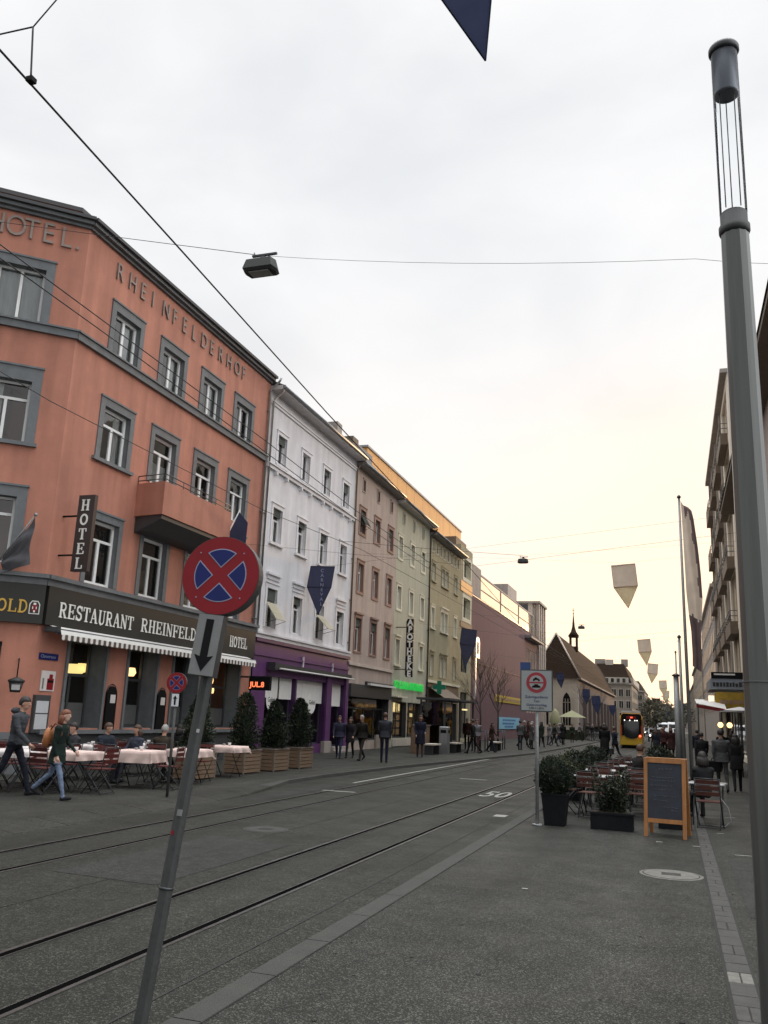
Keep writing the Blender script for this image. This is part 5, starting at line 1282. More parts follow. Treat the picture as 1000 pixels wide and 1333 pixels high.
person(B_stand, (-9.97,30.6,ZP), 10, (.035,.037,.045), (.012,.014,.032), 'broad man seen from behind between the beige house and the kerb', group=gp_, hair='brown', scale=1.02)
person(B_standc, (-10.3,36.5,ZP), 200, (.014,.016,.030), (.05,.055,.07), 'person in a long navy coat in front of the pharmacy', group=gp_, hair='brown', scale=1.0)
person(B_stand, (-10.83,47.8,ZP), 180, (.045,.022,.018), (.02,.018,.018), 'person in a reddish brown jacket near the bare trees', group=gp_, hair='grey', scale=.98)
person(B_walkA, (-9.4,42.9,ZP), 90, (.012,.012,.012), (.012,.012,.014), 'dark figure beside the glass shelter', group=gp_, scale=.98)
person(B_standc, (-3.15,43.2,0), 5, (.012,.012,.013), (.012,.012,.012), 'person in a long black coat standing on the tracks before the tram', group='pair on the tracks', hair='dark', scale=1.02)
person(B_walkA, (-2.75,44.4,0), 60, (.014,.017,.028), (.016,.018,.026), 'person in a navy jacket stepping across the tracks before the tram', group='pair on the tracks', hair='brown', scale=.98)
pm = MB(); pm.rbox(-.2,-.3,.35,.2,.3,.7,.08); pm.tube([(0,-.3,.6),(0,-.5,.95)],.02,6)
for sx in (-.2,.2):
    for sy in (-.25,.25): pm.tube([(sx-.01,sy,.09),(sx+.01,sy,.09)],.09,10)
pm.build('pushchair', M['steel_dark'], loc=(-2.98,43.9,0), label='small grey pushchair between the pair on the tracks', cat='pushchair')
random.seed(21)
tones = [(.015,.015,.017),(.02,.023,.035),(.05,.02,.02),(.035,.035,.035),(.07,.055,.04),(.018,.028,.02),(.09,.09,.095),(.03,.018,.012),(.18,.17,.18)]
tname = ['black','dark blue','maroon','dark grey','light brown','dark green','pale grey','brown','whitish']
spots = [(-9.6,44.6),(-9.1,46.0),(-8.6,52.0),(-8.3,54.5),(-9.2,57),(-8.4,59.3),(-8.9,61.4),(-9.7,62.2),(-8.1,63.5),(-8.8,66.5),(-9.8,69),(-8.0,68),(-8.6,71),(-9.2,75),(-8.3,77),(-9.6,80),(-8.5,85),(-7.7,90),(-8.6,95),(-7.8,103),(-8.8,108),(-8.2,116)]
bodies = [B_walkA, B_walkB, B_stand, B_standc]; facing = ['walking away','facing the viewer','heading right']
used = set()
places = ['near the blue poster','beside the second bare tree','left of the zone sign post','behind the zone sign post','just past the zone sign post','in the crowd before the pink building','in the crowd before the finned block','at the outer side of the crowd','at the kerb side of the crowd','in the middle of the far crowd','at the wall side of the far crowd','on the kerb beside the far crowd','before the church door','by the first gothic window','at the kerb before the church','by the church wall near the stall','right of the street stall','on the kerb past the stall','beside the church side wall','on the kerb beyond the church front','far along the church wall','farthest along the pavement']
for i, (x, y_) in enumerate(spots):
    t = random.randrange(9); f = random.randrange(3)
    if i in (0,): t = 8
    person(bodies[i % 4], (x,y_,ZP), (0,180,-90)[f]+random.uniform(-25,25), tones[t], tones[random.randrange(4)], '%s clothed person %s %s' % (tname[t], facing[f], places[i]), group='people in the far crowd on the left pavement', hair=random.choice(['dark','brown','grey']), scale=random.uniform(.9,1.0))
spots2 = [(-.95,50,1,'left of the group'),(-.55,52,2,'in the middle of the group'),(-.2,51,2,'right of the maroon one'),(.05,54,0,'at the right of the group'),(-.75,57,0,'at the back of the group'),(.2,58.5,3,'behind the right one of the group'),(-1.15,60,3,'farthest of the group'),(1.9,40,0,'under the red awning'),(2.4,42,3,'under the yellow shop board'),(1.0,44,1,'behind the flagpoles'),(2.7,34,0,'close to the right shop windows'),(.9,33.5,0,'just left of the man in the suit')]
for i, (x, y_, t, pl) in enumerate(spots2):
    person(bodies[(i+1) % 4], (x,y_,.01), random.uniform(-20,20)+(180 if i % 3 == 1 else 0), tones[t], tones[0], '%s clothed person %s on the right pavement' % (tname[t], pl), group='people in the distance on the right pavement', hair=random.choice(['dark','brown']), scale=random.uniform(.94,1.02))
# ---------------------------------------------------------------- foreground lamp post and signs
lp = thing('lamp_post', 'tall grey steel lamp post with a clear cylindrical lantern at the right', 'lamp post', loc=(.445,4.98,0))
q = MB(); q.sm = True
prof = [(.10,0),(.10,4.62)]
n = 12
q.loft([[(r*math.cos(2*PI*(k+.5)/n), r*math.sin(2*PI*(k+.5)/n), z) for k in range(n)] for r, z in [(.100,0),(.092,2.4),(.079,4.62)]], True, False)
q.build('mast', mat('mast_steel',(.12,.126,.12),.30,.6,amp=.16,scale=3,stretch=(7,7,.3)), lp)
q = MB(); q.tube([(0,0,1.99),(0,0,1.996)], .0965, 24); q.build('mast_joint', M['steel_dark'], lp)
q = MB(); q.lathe([(.080,4.60),(.088,4.62),(.088,4.655),(.077,4.66),(.077,4.74),(.066,4.75)], 28); q.build('collar', M['lamp_body'], lp)
lamp_glass = glass_mat('lamp_glass', (.97,.98,.985), .8, 1.0)
for nd in lamp_glass.node_tree.nodes:
    if nd.type == 'FRESNEL': nd.inputs[0].default_value = 1.14
q = MB(); q.lathe([(.078,4.745),(.078,5.86)], 28); q.f = q.f[:-2]; q.m = q.m[:-2]; q.s = q.s[:-2]
q.build('lantern_glass', lamp_glass, lp)
q = MB()
for k in range(3):
    a = R(90+120*k); q.tube([(.048*math.cos(a),.048*math.sin(a),4.78),(.048*math.cos(a),.048*math.sin(a),5.62)], .0034, 6)
q.build('rod', M['steel_dark'], lp)
q = MB(); q.lathe([(.070,5.56),(.074,5.58),(.075,5.86),(.070,5.87)], 28); q.build('reflector', mat('lamp_reflector',(.16,.175,.20),.3,.6,amp=.1), lp)
q = MB(); q.lathe([(.082,5.865),(.091,5.875),(.091,5.90),(.082,5.915)], 28); q.build('cap', M['steel_dark'], lp)

# no stopping sign, leaning, big
def no_stop(parent, Mx, r, th, arrow=None):
    q = MB(); q.M = Mx
    q.slab([(r*math.cos(2*PI*k/48), r*math.sin(2*PI*k/48)) for k in range(48)], 0, th); q.build('box_case', M['steel_dark'], parent)
    q = MB(); q.M = Mx; q.slab([(r*.985*math.cos(2*PI*k/48), r*.985*math.sin(2*PI*k/48)) for k in range(48)], -.006, 0); q.build('red_disc', M['sign_red'], parent)
    for k in range(4):
        # quarter fields between the arms of the cross; arm half width h
        h, ri = r*.135, r*.66
        def field(h, ri):
            a0 = math.asin(h/ri); p = [(h*math.sqrt(2), 0)]
            m_ = [(ri*math.cos(R(t)), ri*math.sin(R(t))) for t in [(-45+math.degrees(a0))+(90-2*math.degrees(a0))*i/12 for i in range(13)]]
            return p + m_
        for (hh, rr, y0_, mm) in ((h*.98, ri*1.025, -.008, 'sign_line'), (h+r*.022, ri*.985, -.0095, 'sign_blue')):
            q = MB(); q.M = Mx @ Matrix.Rotation(R(90*k)+R(-5), 4, 'Y'); q.slab(field(hh, rr), y0_, -.0061)
            q.build('field_outline' if mm == 'sign_line' else 'blue_field', M[mm], parent)
    q = MB(); q.M = Mx
    for t in (45,135,225,315): 
        q.M = Mx @ Matrix.Translation((r*.80*math.cos(R(t+5)),0,r*.80*math.sin(R(t+5)))); q.slab([(r*.018*math.cos(2*PI*k/8), r*.018*math.sin(2*PI*k/8)) for k in range(8)], -.009, -.006)
    q.build('rivet', M['sign_line'], parent)
base = Vector((-2.79,4.48,0)); topc = Vector((-2.585,4.62,2.30))
s1 = thing('no_stopping_sign', 'large leaning red and blue no stopping sign with a black down arrow in the foreground', 'sign', loc=tuple(base))
up_ = (topc-base).normalized()
q = MB(); q.loft([[tuple((Vector((0,0,-.02)) if i == 0 else (topc-base)*f) + Vector((rr*math.cos(2*PI*(k+.5)/10), rr*math.sin(2*PI*(k+.5)/10), 0))) for k in range(10)] for i, (f, rr) in enumerate([(0,.040),(1.0,.037)])], True, False)
q.build('pole', M['post_grey'], s1)
def frame_of(center, upv, yaw, pitch=0, roll=0):
    """sign frame: x right, -y towards the viewer, z up the pole"""
    z = upv.normalized(); f = Vector((math.sin(yaw), math.cos(yaw), 0)); y = (f - z*f.dot(z)).normalized(); x = y.cross(z)
    m_ = Matrix((x, y, z)).transposed().to_4x4(); m_.translation = center
    return m_
pz = lambda t: (topc-base)*t
Fd = frame_of(pz(1.096), up_, R(-9)) @ Matrix.Translation((0,-.10,0))
no_stop(s1, Fd, .240, .085)
Fp = frame_of(pz(.915), up_, R(-9)) @ Matrix.Translation((0,-.115,0))
q = MB(); q.M = Fp; q.box(-.078,0,-.18,.078,.075,.18); q.build('plate_box', M['steel_dark'], s1)
q = MB(); q.M = Fp; q.box(-.075,-.006,-.177,.075,0,.177); q.build('plate', M['sign_grey'], s1)
q = MB(); q.M = Fp; q.slab([(0,-.155),(.058,-.06),(.023,-.07),(.023,.150),(-.023,.150),(-.023,-.07),(-.058,-.06)], -.009, -.006); q.build('arrow', M['black'], s1)
for t_ in (.33,.86):
    q = MB(); q.M = frame_of(pz(t_), up_, 0); q.tube([(0,0,0),(0,0,.014 if t_ < .8 else .03)], .0425, 14); q.build('clamp_band', M['steel_dark'], s1)
for t_, a_, c_, w_, h_ in ((.50,-20,'sign_grey',.030,.035),(.455,10,'sign_red',.022,.022),(.70,-40,'lens',.018,.02)):
    q = MB(); q.M = frame_of(pz(t_), up_, R(a_)); n = 6
    for i in range(n):
        a0_, a1_ = (-w_/2+w_*i/n)/.0405, (-w_/2+w_*(i+1)/n)/.0405
        q.add([(.0405*math.sin(a0_),-.0405*math.cos(a0_),0),(.0405*math.sin(a1_),-.0405*math.cos(a1_),0),(.0405*math.sin(a1_),-.0405*math.cos(a1_),h_),(.0405*math.sin(a0_),-.0405*math.cos(a0_),h_)],[(0,1,2,3)],False)
    q.build('sticker', M[c_], s1)
# small one across the road
s2 = thing('no_stopping_sign', 'small no stopping sign on a thin post before the restaurant tables', 'sign', loc=(-9.2,15.03,.075))
q = MB(); q.tube([(0,0,0),(.0,0,1.75)], .028, 8); q.build('pole', M['post_grey'], s2)
Fd = frame_of(Vector((0,-.03,2.13)), Vector((0,0,1)), R(-15)); no_stop(s2, Fd, .20, .06)
Fp = frame_of(Vector((0,-.03,1.80)), Vector((0,0,1)), R(-15))
q = MB(); q.M = Fp; q.box(-.065,-.005,-.12,.065,.03,.12); q.build('plate', M['sign_white'], s2)
q = MB(); q.M = Fp; q.slab([(0,.09),(.045,.02),(.018,.03),(.018,-.09),(-.018,-.09),(-.018,.03),(-.045,.02)], -.008, -.005); q.build('arrow', M['black'], s2)
# zone sign on the right
zs = thing('vehicle_ban_sign', 'white rectangular sign with a red ring over car and motorcycle on a thin post', 'sign', loc=(-2.29,15.6,.01))
q = MB(); q.tube([(0,.04,0),(0,.04,2.63)], .030, 10); q.tube([(0,.04,0),(0,.04,.03)],.09,12); q.build('pole', M['galvanised'], zs)
q = MB(); q.slab([(-.26,1.90),(.26,1.90),(.285,1.93),(.285,2.60),(.26,2.63),(-.26,2.63),(-.285,2.60),(-.285,1.93)], -.02, 0); q.build('plate_rim', M['steel_dark'], zs)
q = MB(); q.box(-.265,-.026,1.92,.265,-.02,2.61); q.build('plate', mat('plate_white',(.27,.285,.285),.45,amp=.06), zs)
q = MB(); o_ = arc(0,2.405,.178,.178,0,360,36)[:-1]; q.slab(o_, -.030,-.026); q.build('red_ring', mat('ring_red',(.28,.02,.035),.4,amp=.06), zs)
q = MB(); q.slab(arc(0,2.405,.125,.125,0,360,30)[:-1], -.033,-.030); q.build('ring_centre', mat('plate_white2',(.29,.30,.29),.45,amp=.06), zs)
q = MB(); q.box(-.14,-.0355,2.392,.14,-.033,2.416); q.build('ring_bar', bpy.data.materials['ring_red'], zs)
q = MB(); q.slab([(-.075,2.315),(.075,2.315),(.07,2.345),(.04,2.352),(.025,2.375),(-.03,2.375),(-.045,2.352),(-.075,2.345)], -.036,-.033); q.build('car_symbol', M['black'], zs)
q = MB(); q.slab(arc(-.045,2.445,.018,.018,0,360,12)[:-1], -.036,-.033); q.slab(arc(.045,2.445,.018,.018,0,360,12)[:-1], -.0362,-.033); q.slab([(-.05,2.45),(.03,2.45),(.045,2.475),(.01,2.48),(0,2.50),(-.03,2.49),(-.035,2.47),(-.06,2.47)], -.0364,-.033); q.build('motorcycle_symbol', M['black'], zs)
for s_, z_, h_ in (('Zubringerdienst',2.135,.062),('Taxi',2.065,.06),('Güterumschlag',2.0,.058),('5.00-11.00 h',1.945,.052)):
    me = text_mesh(s_, h_, M['sign_blue'] if h_ > .055 else M['black'], .001, align='CENTER'); link('lettering', me, zs, loc=(0,-.028,z_))
q = MB(); q.box(-.30,.05,2.60,-.12,.08,2.76); q.box(-.14,.04,2.55,0,.06,2.58); q.build('blue_plate', M['ped_sign_blue'], zs)

# chalkboard
cbd = thing('chalkboard', 'A-frame chalkboard in an orange wooden frame on the right pavement', 'chalkboard', loc=(-.2,15.3,.01), rz=R(-7))
tilt = R(9)
for s, nm in ((1,'front'),(-1,'back')):
    Mx = Matrix.Translation((0,0 if s == 1 else .62,0)) @ Matrix.Rotation(-s*tilt, 4, 'X')
    q = MB(); q.M = Mx
    for x in (-.33,.27): q.rbox(x,-.02,0,x+.06,.02,1.24,.006)
    q.box(-.27,-.019,1.16,.27,.019,1.238); q.box(-.27,-.019,.22,.27,.019,.285)
    fr = q.build('frame', M['pine_wood'], cbd)
    q = MB(); q.M = Mx; q.box(-.271,-.008,.284,.271,.012,1.161); q.build('board', M['chalk_black'], cbd)
    if s == 1:
        q = MB(); q.M = Mx; random.seed(4)
        def scr(x0_, x1_, z, h):
            x = x0_
            while x < x1_:
                p = [(x+.006*k, -.0115, z+h*random.uniform(-.5,.5)) for k in range(int(random.uniform(5,9)))]
                q.tube(p, .0016, 4, False); x = p[-1][0]+.018
        scr(-.09,.12,1.07,.03); scr(-.2,.16,.93,.022); scr(-.22,-.02,.88,.02); scr(.05,.16,.88,.018); scr(-.22,.1,.80,.02); scr(-.2,.05,.74,.016); scr(-.16,.16,.64,.014); scr(-.18,.02,.57,.014); scr(-.02,.2,.47,.018); scr(.1,.2,.42,.016)
        q.build('chalk_writing', M['chalk'], cbd)
q = MB()
for x in (-.3,.3): q.tube([(x,.09,.5),(x,.53,.5)], .006, 5)
q.build('chain', M['steel_dark'], cbd)

# ---------------------------------------------------------------- foliage
def leaves(fn, n, size, mats, core=None, seed=1, up=.3, asp=.45):
    rnd = random.Random(seed); q = MB()
    if core: core(q)
    for i in range(n):
        p, out_ = fn(rnd)
        d = Vector((rnd.gauss(0,1), rnd.gauss(0,1), rnd.gauss(0,1))).normalized(); d = (d*.8 + Vector(out_)*.7 + Vector((0,0,up))).normalized()
        s = d.cross(Vector((rnd.gauss(0,1), rnd.gauss(0,1), rnd.gauss(0,1)))).normalized()
        l = size*rnd.uniform(.6,1.3); a = Vector(p); b = a+d*l; m_ = a+d*l*.5
        cl_ = noise.noise(Vector(p)*3.1+Vector((seed,0,0)))
        q.mi = 1 if cl_+rnd.uniform(-.25,.25) > .05 else 0
        if rnd.random() < .07: q.mi = 2
        q.add([tuple(a), tuple(m_+s*l*asp*.5), tuple(b), tuple(m_-s*l*asp*.5)], [(0,1,2,3)], False)
    return q
LM = [M['leaf_dark'], M['leaf_mid'], M['leaf_light']]
def ball_fn(r, cz, squash=1.0, rough=.12):
    def f(rnd):
        d = Vector((rnd.gauss(0,1), rnd.gauss(0,1), rnd.gauss(0,1))).normalized()
        k = r*(1+rough*noise.noise(d*2.6)*2)*(rnd.uniform(.75,1.02))
        return (d.x*k, d.y*k, cz+d.z*k*squash), d
    return f
def cone_fn(h, r, z0, seed=0):
    def f(rnd):
        t = rnd.random()**1.2; a = rnd.uniform(0, 2*PI)
        k = r*((1-t)**.52*(1 if t > .12 else .75))*(1+.55*noise.noise(Vector((math.cos(a)*1.5+seed, math.sin(a)*1.5, t*5))))*rnd.uniform(.55,1.05)
        return (math.cos(a)*k, math.sin(a)*k, z0+h*t), Vector((math.cos(a), math.sin(a), .5))
    return f
# four slatted wooden planters with conifers
def slat_planter(loc, label, clabel, w_=.62, l_=.98, h_=.60, sd=0):
    t = thing('wooden_planter', label, 'planter', loc=loc, group='slatted wooden planters at the terrace edge')
    q = MB(); z = .03
    while z < h_-.02:
        q.box(-w_/2,-l_/2,z,w_/2,-l_/2+.02,z+.085); q.box(-w_/2,l_/2-.02,z,w_/2,l_/2,z+.085)
        q.box(w_/2-.02,-l_/2+.021,z,w_/2,l_/2-.021,z+.085); q.box(-w_/2,-l_/2+.021,z,-w_/2+.02,l_/2-.021,z+.085); z += .10
    q.build('slats', M['wood_slat'], t)
    q = MB()
    for sx in (-1,1):
        for sy in (-1,1): q.box(sx*(w_/2+.004)-.035*(sx>0)-.0*(sx<0)+(0 if sx>0 else 0), sy*(l_/2+.004)-.035*(sy>0), 0, sx*(w_/2+.004)+.035*(sx<0), sy*(l_/2+.004)+.035*(sy<0), h_)
    q.box(-w_/2-.02,-l_/2-.02,h_-.005,w_/2+.02,l_/2+.02,h_+.02); q.build('frame', M['wood_grey'], t)
    q = MB(); q.box(-w_/2+.03,-l_/2+.03,h_+.01,w_/2-.03,l_/2-.03,h_+.035); q.build('soil', M['soil'], t)
    c = thing('conifer_shrub', clabel, 'shrub', rz=sd, loc=(loc[0],loc[1],loc[2]+h_), group='pointed conifers in the wooden planters')
    def core(q_): q_.mi = 0; q_.lathe([(.12,.08),(.20,.35),(.16,.8),(.03,1.2)], 9)
    leaves(cone_fn((1.36,1.48,1.30,1.42)[sd//5],(.40,.44,.42,.48)[sd//5],.02,sd), 4200, .085, LM, core, seed=sd+3, asp=.35).build('foliage', LM, c)
    q = MB(); q.tube([(0,0,0),(.01,0,.4)], .03, 7); q.build('stem', M['bark'], c)
for i, (x, y_, lab, cl_) in enumerate(((-11.1,19.25,'slatted wooden planter half hidden behind the leaning sign post','conifer in the planter behind the leaning sign post'),(-11.2,21.95,'slatted wooden planter second from the leaning sign post','conifer in front of the lit display box'),(-11.05,23.5,'slatted wooden planter third from the leaning sign post','conifer in front of the purple shop window'),(-11.05,25.3,'slatted wooden planter nearest the purple shop door','conifer nearest the purple shop door'))):
    slat_planter((x,y_,.075), lab, cl_, sd=i*5)
# right-hand café planters
t = thing('tall_planter', 'tall square black pot holding a clipped round bush beside the sign post', 'planter', loc=(-2.02,15.95,.01))
q = MB(); q.loft([[(x*s,y_*s,z) for x,y_ in ((-1,-1),(1,-1),(1,1),(-1,1))] for s,z in ((.17,0),(.215,.5),(.225,.5),(.225,.53),(.19,.53),(.18,.47))],True,False); q.build('pot', M['planter_black'], t)
def shrub(loc, r, label, name='round_shrub', n=5000, size=.05, seed=1, squash=1.0, cz=None, mats=LM, group=None, asp=.45, rough=.12):
    c = thing(name, label, 'shrub', loc=loc, group=group); cz = r*.9 if cz is None else cz
    def core(q_): q_.mi = 0; q_.ball((0,0,cz), (r*.78,r*.78,r*.78*squash), 14, 10, amp=.25, seed=seed)
    leaves(ball_fn(r,cz,squash,rough), n, size, mats, core, seed, asp=asp).build('foliage', mats, c)
    return c
shrub((-2.05,15.95,.52), .315, 'dense round clipped bush in the tall black pot', n=8000, size=.036)
LMB = [M['leaf_dark'], M['leaf_light'], M['leaf_mid']]
def box_planter(x, y_, w_, label, rz=0):
    t = thing('box_planter', label, 'planter', loc=(x,y_,.01), rz=rz)
    q = MB(); q.rbox(-w_/2,-.17,0,w_/2,.17,.28,.015); q.rbox(-w_/2-.012,-.182,.245,w_/2+.012,.182,.283,.008); q.build('trough', M['planter_black'], t)
    q = MB(); q.box(-w_/2+.03,-.15,.27,w_/2-.03,.15,.289); q.build('soil', M['soil'], t)
box_planter(-1.06,15.92,.70,'low black trough with a loose green shrub left of the chalkboard')
box_planter(-.05,16.75,.55,'low black trough half hidden behind the chalkboard')
def loose_shrub(loc, w_, h_, label, seed, n=3200, size=.06, mats=LM):
    c = thing('loose_shrub', label, 'shrub', loc=loc)
    rnd = random.Random(seed); q = MB(); tips = []
    for k in range(26):
        a = rnd.uniform(0,2*PI); b = (rnd.uniform(-w_*.4,w_*.4), rnd.uniform(-.08,.08)); l = h_*rnd.uniform(.55,1.0)
        p0 = Vector((b[0],b[1],0)); p1 = p0+Vector((math.cos(a)*.09,math.sin(a)*.09,l*.5)); p2 = p1+Vector((math.cos(a)*.13,math.sin(a)*.13,l*.5))
        q.tube([p0,p1,p2],[.007,.005,.002],5,False); tips.append((p0,p1,p2))
    q.build('stems', M['bark'], c)
    def f(rn):
        a_, b_, c_ = rn.choice(tips); t = rn.random()
        p = a_.lerp(b_, t*2) if t < .5 else b_.lerp(c_, t*2-1)
        p = p + Vector((rn.gauss(0,.035), rn.gauss(0,.035), rn.gauss(0,.03))); p.z = max(p.z, .01)
        return tuple(p), Vector((rn.gauss(0,.5), rn.gauss(0,.5), .3))
    leaves(f, n, size, mats, None, seed, asp=.4).build('foliage', mats, c)
loose_shrub((-1.06,15.92,.29), .60, .68, 'loose leafy shrub with pale stems in the low black trough', 8)
loose_shrub((-.05,16.75,.29), .45, .55, 'loose shrub mostly hidden behind the chalkboard', 9, 1500)
def pot(x, y_, label, s=.2, h=.42):
    t = thing('dark_pot', label, 'planter', loc=(x,y_,.01)); q = MB(); q.loft([[(a*k,b*k,z) for a,b in ((-1,-1),(1,-1),(1,1),(-1,1))] for k,z in ((s*.8,0),(s,h),(s*.9,h),(s*.88,h-.05))],True,False); q.build('pot', M['planter_black'], t)
pot(-2.25,18.3,'dark square pot behind the tall planter'); shrub((-2.25,18.3,.40), .36, 'lighter green bush second in the row along the kerb', 'bush', 4200, .05, 3, .8, mats=LMB, rough=.3)
pot(-2.2,21.2,'dark square pot third in the row along the kerb'); shrub((-2.2,21.2,.40), .40, 'pale green spreading bush third in the row along the kerb', 'bush', 4200, .055, 4, .75, mats=LMB, rough=.3)
pot(-2.05,24.6,'dark square pot fourth in the row along the kerb'); shrub((-2.05,24.6,.42), .40, 'round dark bush fourth in the row along the kerb', 'round_shrub', 3600, .05, 6, .9)
pot(-1.0,28.0,'dark pot at the far end of the café terrace'); shrub((-.45,28.0,.42), .42, 'green bush at the far end of the café terrace', 'bush', 3600, .06, 7, .8, mats=LMB, rough=.3)

# ---------------------------------------------------------------- café furniture
def folding_chair_proto(slat, label, name='folding_chair'):
    t = thing(name, label, 'chair')
    q = MB()
    for k in range(5): q.box(-.20,-.19+k*.083,.45,.20,-.125+k*.083,.468)
    q.build('seat', M[slat], t)
    q = MB()
    for k in range(3): q.M = Matrix.Translation((0,.24,.60+k*.10)) @ Matrix.Rotation(R(-8),4,'X'); q.box(-.20,-.012,-.035,.20,.004,.035)
    q.M = Matrix.Identity(4); q.build('backrest', M[slat], t)
    for s in (-1,1):
        q = MB(); q.tube([(s*.21,-.22,0),(s*.21,.20,.47),(s*.21,.265,.86)], .010, 6); q.build('leg', M['chair_iron'], t)
        q = MB(); q.tube([(s*.19,.24,0),(s*.19,-.19,.455)], .010, 6); q.build('leg', M['chair_iron'], t)
    for a, b, r_ in (((-.21,-.22,.02),(.21,-.22,.02),.008),((-.19,.22,.03),(.19,.22,.03),.008),((-.21,.265,.86),(.21,.265,.86),.01)):
        q = MB(); q.tube([a,b], r_, 5); q.build('crossbar', M['chair_iron'], t)
    return t
def table_proto(cloth, label, w_=.8, l_=.8):
    t = thing('cafe_table', label, 'table')
    q = MB(); q.rbox(-w_/2,-l_/2,.72,w_/2,l_/2,.745,.01); q.build('tabletop', M['wood_grey'] if cloth else M['steel'], t)
    for s in (-1,1):
        q = MB(); q.tube([(s*w_*.38,-l_*.38,0),(s*w_*.38,l_*.38,.72)], .013, 6); q.build('leg', M['chair_iron'], t)
        q = MB(); q.tube([(s*w_*.34,l_*.38,0),(s*w_*.34,-l_*.38,.72)], .013, 6); q.build('leg', M['chair_iron'], t)
    return t
def cloth_mesh(w_, l_, drop, seed):
    rnd = random.Random(seed); n = 22; q = MB(); W_, L__ = w_/2+drop, l_/2+drop; vs = []
    for i in range(n+1):
        for j in range(n+1):
            x = -W_+2*W_*i/n; y = -L__+2*L__*j/n
            ox, oy = max(0,abs(x)-w_/2-.01), max(0,abs(y)-l_/2-.01)
            cx_, cy_ = max(-w_/2-.012, min(w_/2+.012, x)), max(-l_/2-.012, min(l_/2+.012, y))
            o = max(ox, oy) if min(ox,oy) < .01 else math.hypot(ox,oy)*.95
            wv = .02*math.sin((x-y)*16+seed)*(o/drop)
            px = cx_ + (math.copysign(.02+wv+.06*min(ox,oy)/drop, x) if ox > 0 else 0) ; py = cy_ + (math.copysign(.02+wv+.06*min(ox,oy)/drop, y) if oy > 0 else 0)
            vs.append((px, py, .754 - o + (.002*noise.noise(Vector((x*6,y*6,seed))))))
    q.add(vs, [(i*(n+1)+j, (i+1)*(n+1)+j, (i+1)*(n+1)+j+1, i*(n+1)+j+1) for i in range(n) for j in range(n)], True)
    return q
tp = table_proto(True, 'folding table under pink cloth')
rc = folding_chair_proto('red_slat', 'x')
tabs = [(-12.1,14.0,'at the left edge behind the walking man'),(-11.2,14.75,'behind the woman with the backpack'),(-10.75,16.3,'largest pink corner cloth in the middle of the terrace'),(-12.7,17.3,'back row by the second restaurant window'),(-10.55,17.9,'next to the small no stopping sign'),(-12.6,19.4,'back row behind the leaning sign pole'),(-10.9,20.45,'between the first two wooden planters'),(-12.5,15.3,'back row by the first restaurant window')]
first_t = True; first_c = True; ci = 0
short = ['at the left edge','behind the backpack woman','with the largest pink cloth','in the back row, second window','next to the small no stopping sign','in the back row behind the sign pole','between the first two wooden planters','in the back row, first window']
cloth_col = ['cloth_white','tablecloth','tablecloth','cloth_white','tablecloth','cloth_white','tablecloth','cloth_white']
gname = 'folding tables on the hotel terrace'
for i, (x, y_, pl) in enumerate(tabs):
    rz = R((5,-4,10,-6,3,8,0,-3)[i])
    lab = 'folding terrace table %s' % pl
    if first_t: tt = tp; tt.location = (x,y_,.075); tt.rotation_euler = (0,0,rz); tt['label'] = lab; tt['group'] = gname; first_t = False
    else: tt = dup(tp, (x,y_,.075), rz, lab, gname)
    cl_ = cloth_mesh(.8,.8,(.13,.17,.25,.12,.18,.13,.16,.12)[i], i*1.7)
    o = cl_.build('tablecloth', M[cloth_col[i]], loc=(x,y_,.075), label='%s tablecloth on the table %s' % ('white' if cloth_col[i] == 'cloth_white' else 'pink', pl), cat='tablecloth', group='cloths on the terrace tables'); o.rotation_euler = (0,0,rz)
    for k, (dx, dy, a) in enumerate(((-.68,0,90),(.68,0,-90),(0,.7,0),(0,-.7,180))):
        if (i, k) in ((2,3),(6,3),(6,1),(6,2),(4,3),(4,1),(0,3)): continue
        lab = 'red folding chair, %s side of the table %s' % (('wall','road','far','near')[k], short[i])
        c, s = math.cos(rz), math.sin(rz); px, py = x+dx*c-dy*s, y_+dx*s+dy*c
        if k == 1 and i in (0,): continue
        if first_c: ch_ = rc; ch_.location = (px,py,.075); ch_.rotation_euler = (0,0,rz+R(a)); ch_['label'] = lab; ch_['group'] = 'red folding chairs on the hotel terrace'; first_c = False
        else: dup(rc, (px,py,.075), rz+R(a), lab, 'red folding chairs on the hotel terrace')
    for (gx, gy, nm, hh) in ((.12,-.1,'cup',.08),(-.15,.12,'ashtray',.04)):
        q = MB(); q.lathe([(.03,0),(.045,hh),(.038,hh),(.025,.01)], 12); q.build(nm, M['cloth_white'] if nm == 'cup' else M['steel'], loc=(x+gx,y_+gy,.832), label='%s on the table %s' % ('white cup' if nm == 'cup' else 'small metal ashtray', pl), cat=nm, group='crockery on the terrace tables')
gs_ = 'guests seated at the hotel terrace'
guests = [(B_sit,(-11.95,15.75,ZP),150,(.03,.03,.035),(.02,.02,.03),'dark haired guest facing the viewer by the first restaurant window','dark'),
          (B_sit,(-12.05,16.9,ZP),-100,(.02,.025,.035),(.02,.02,.03),'guest in navy turned right by the second restaurant window','brown'),
          (B_sitB,(-11.55,17.35,ZP),170,(.045,.05,.07),(.03,.03,.04),'guest in blue grey facing the viewer beside the guest in navy','brown'),
          (B_sit,(-10.95,17.5,ZP),10,(.035,.026,.018),(.02,.02,.02),'guest in an olive brown jacket seen from behind at the pink cloth','grey'),
          (B_sitB,(-12.2,20.3,ZP),0,(.012,.012,.013),(.012,.012,.013),'guest in black seen from behind near the leaning sign pole','dark'),
          (B_sitB,(-12.9,13.6,ZP),-60,(.03,.03,.035),(.02,.02,.03),'guest at the left edge behind the walking man','dark')]
for b, l, rz, tc_, lg, lab, hr in guests: person(b, l, rz, tc_, lg, lab, hair=hr, group=gs_, scale=.95)
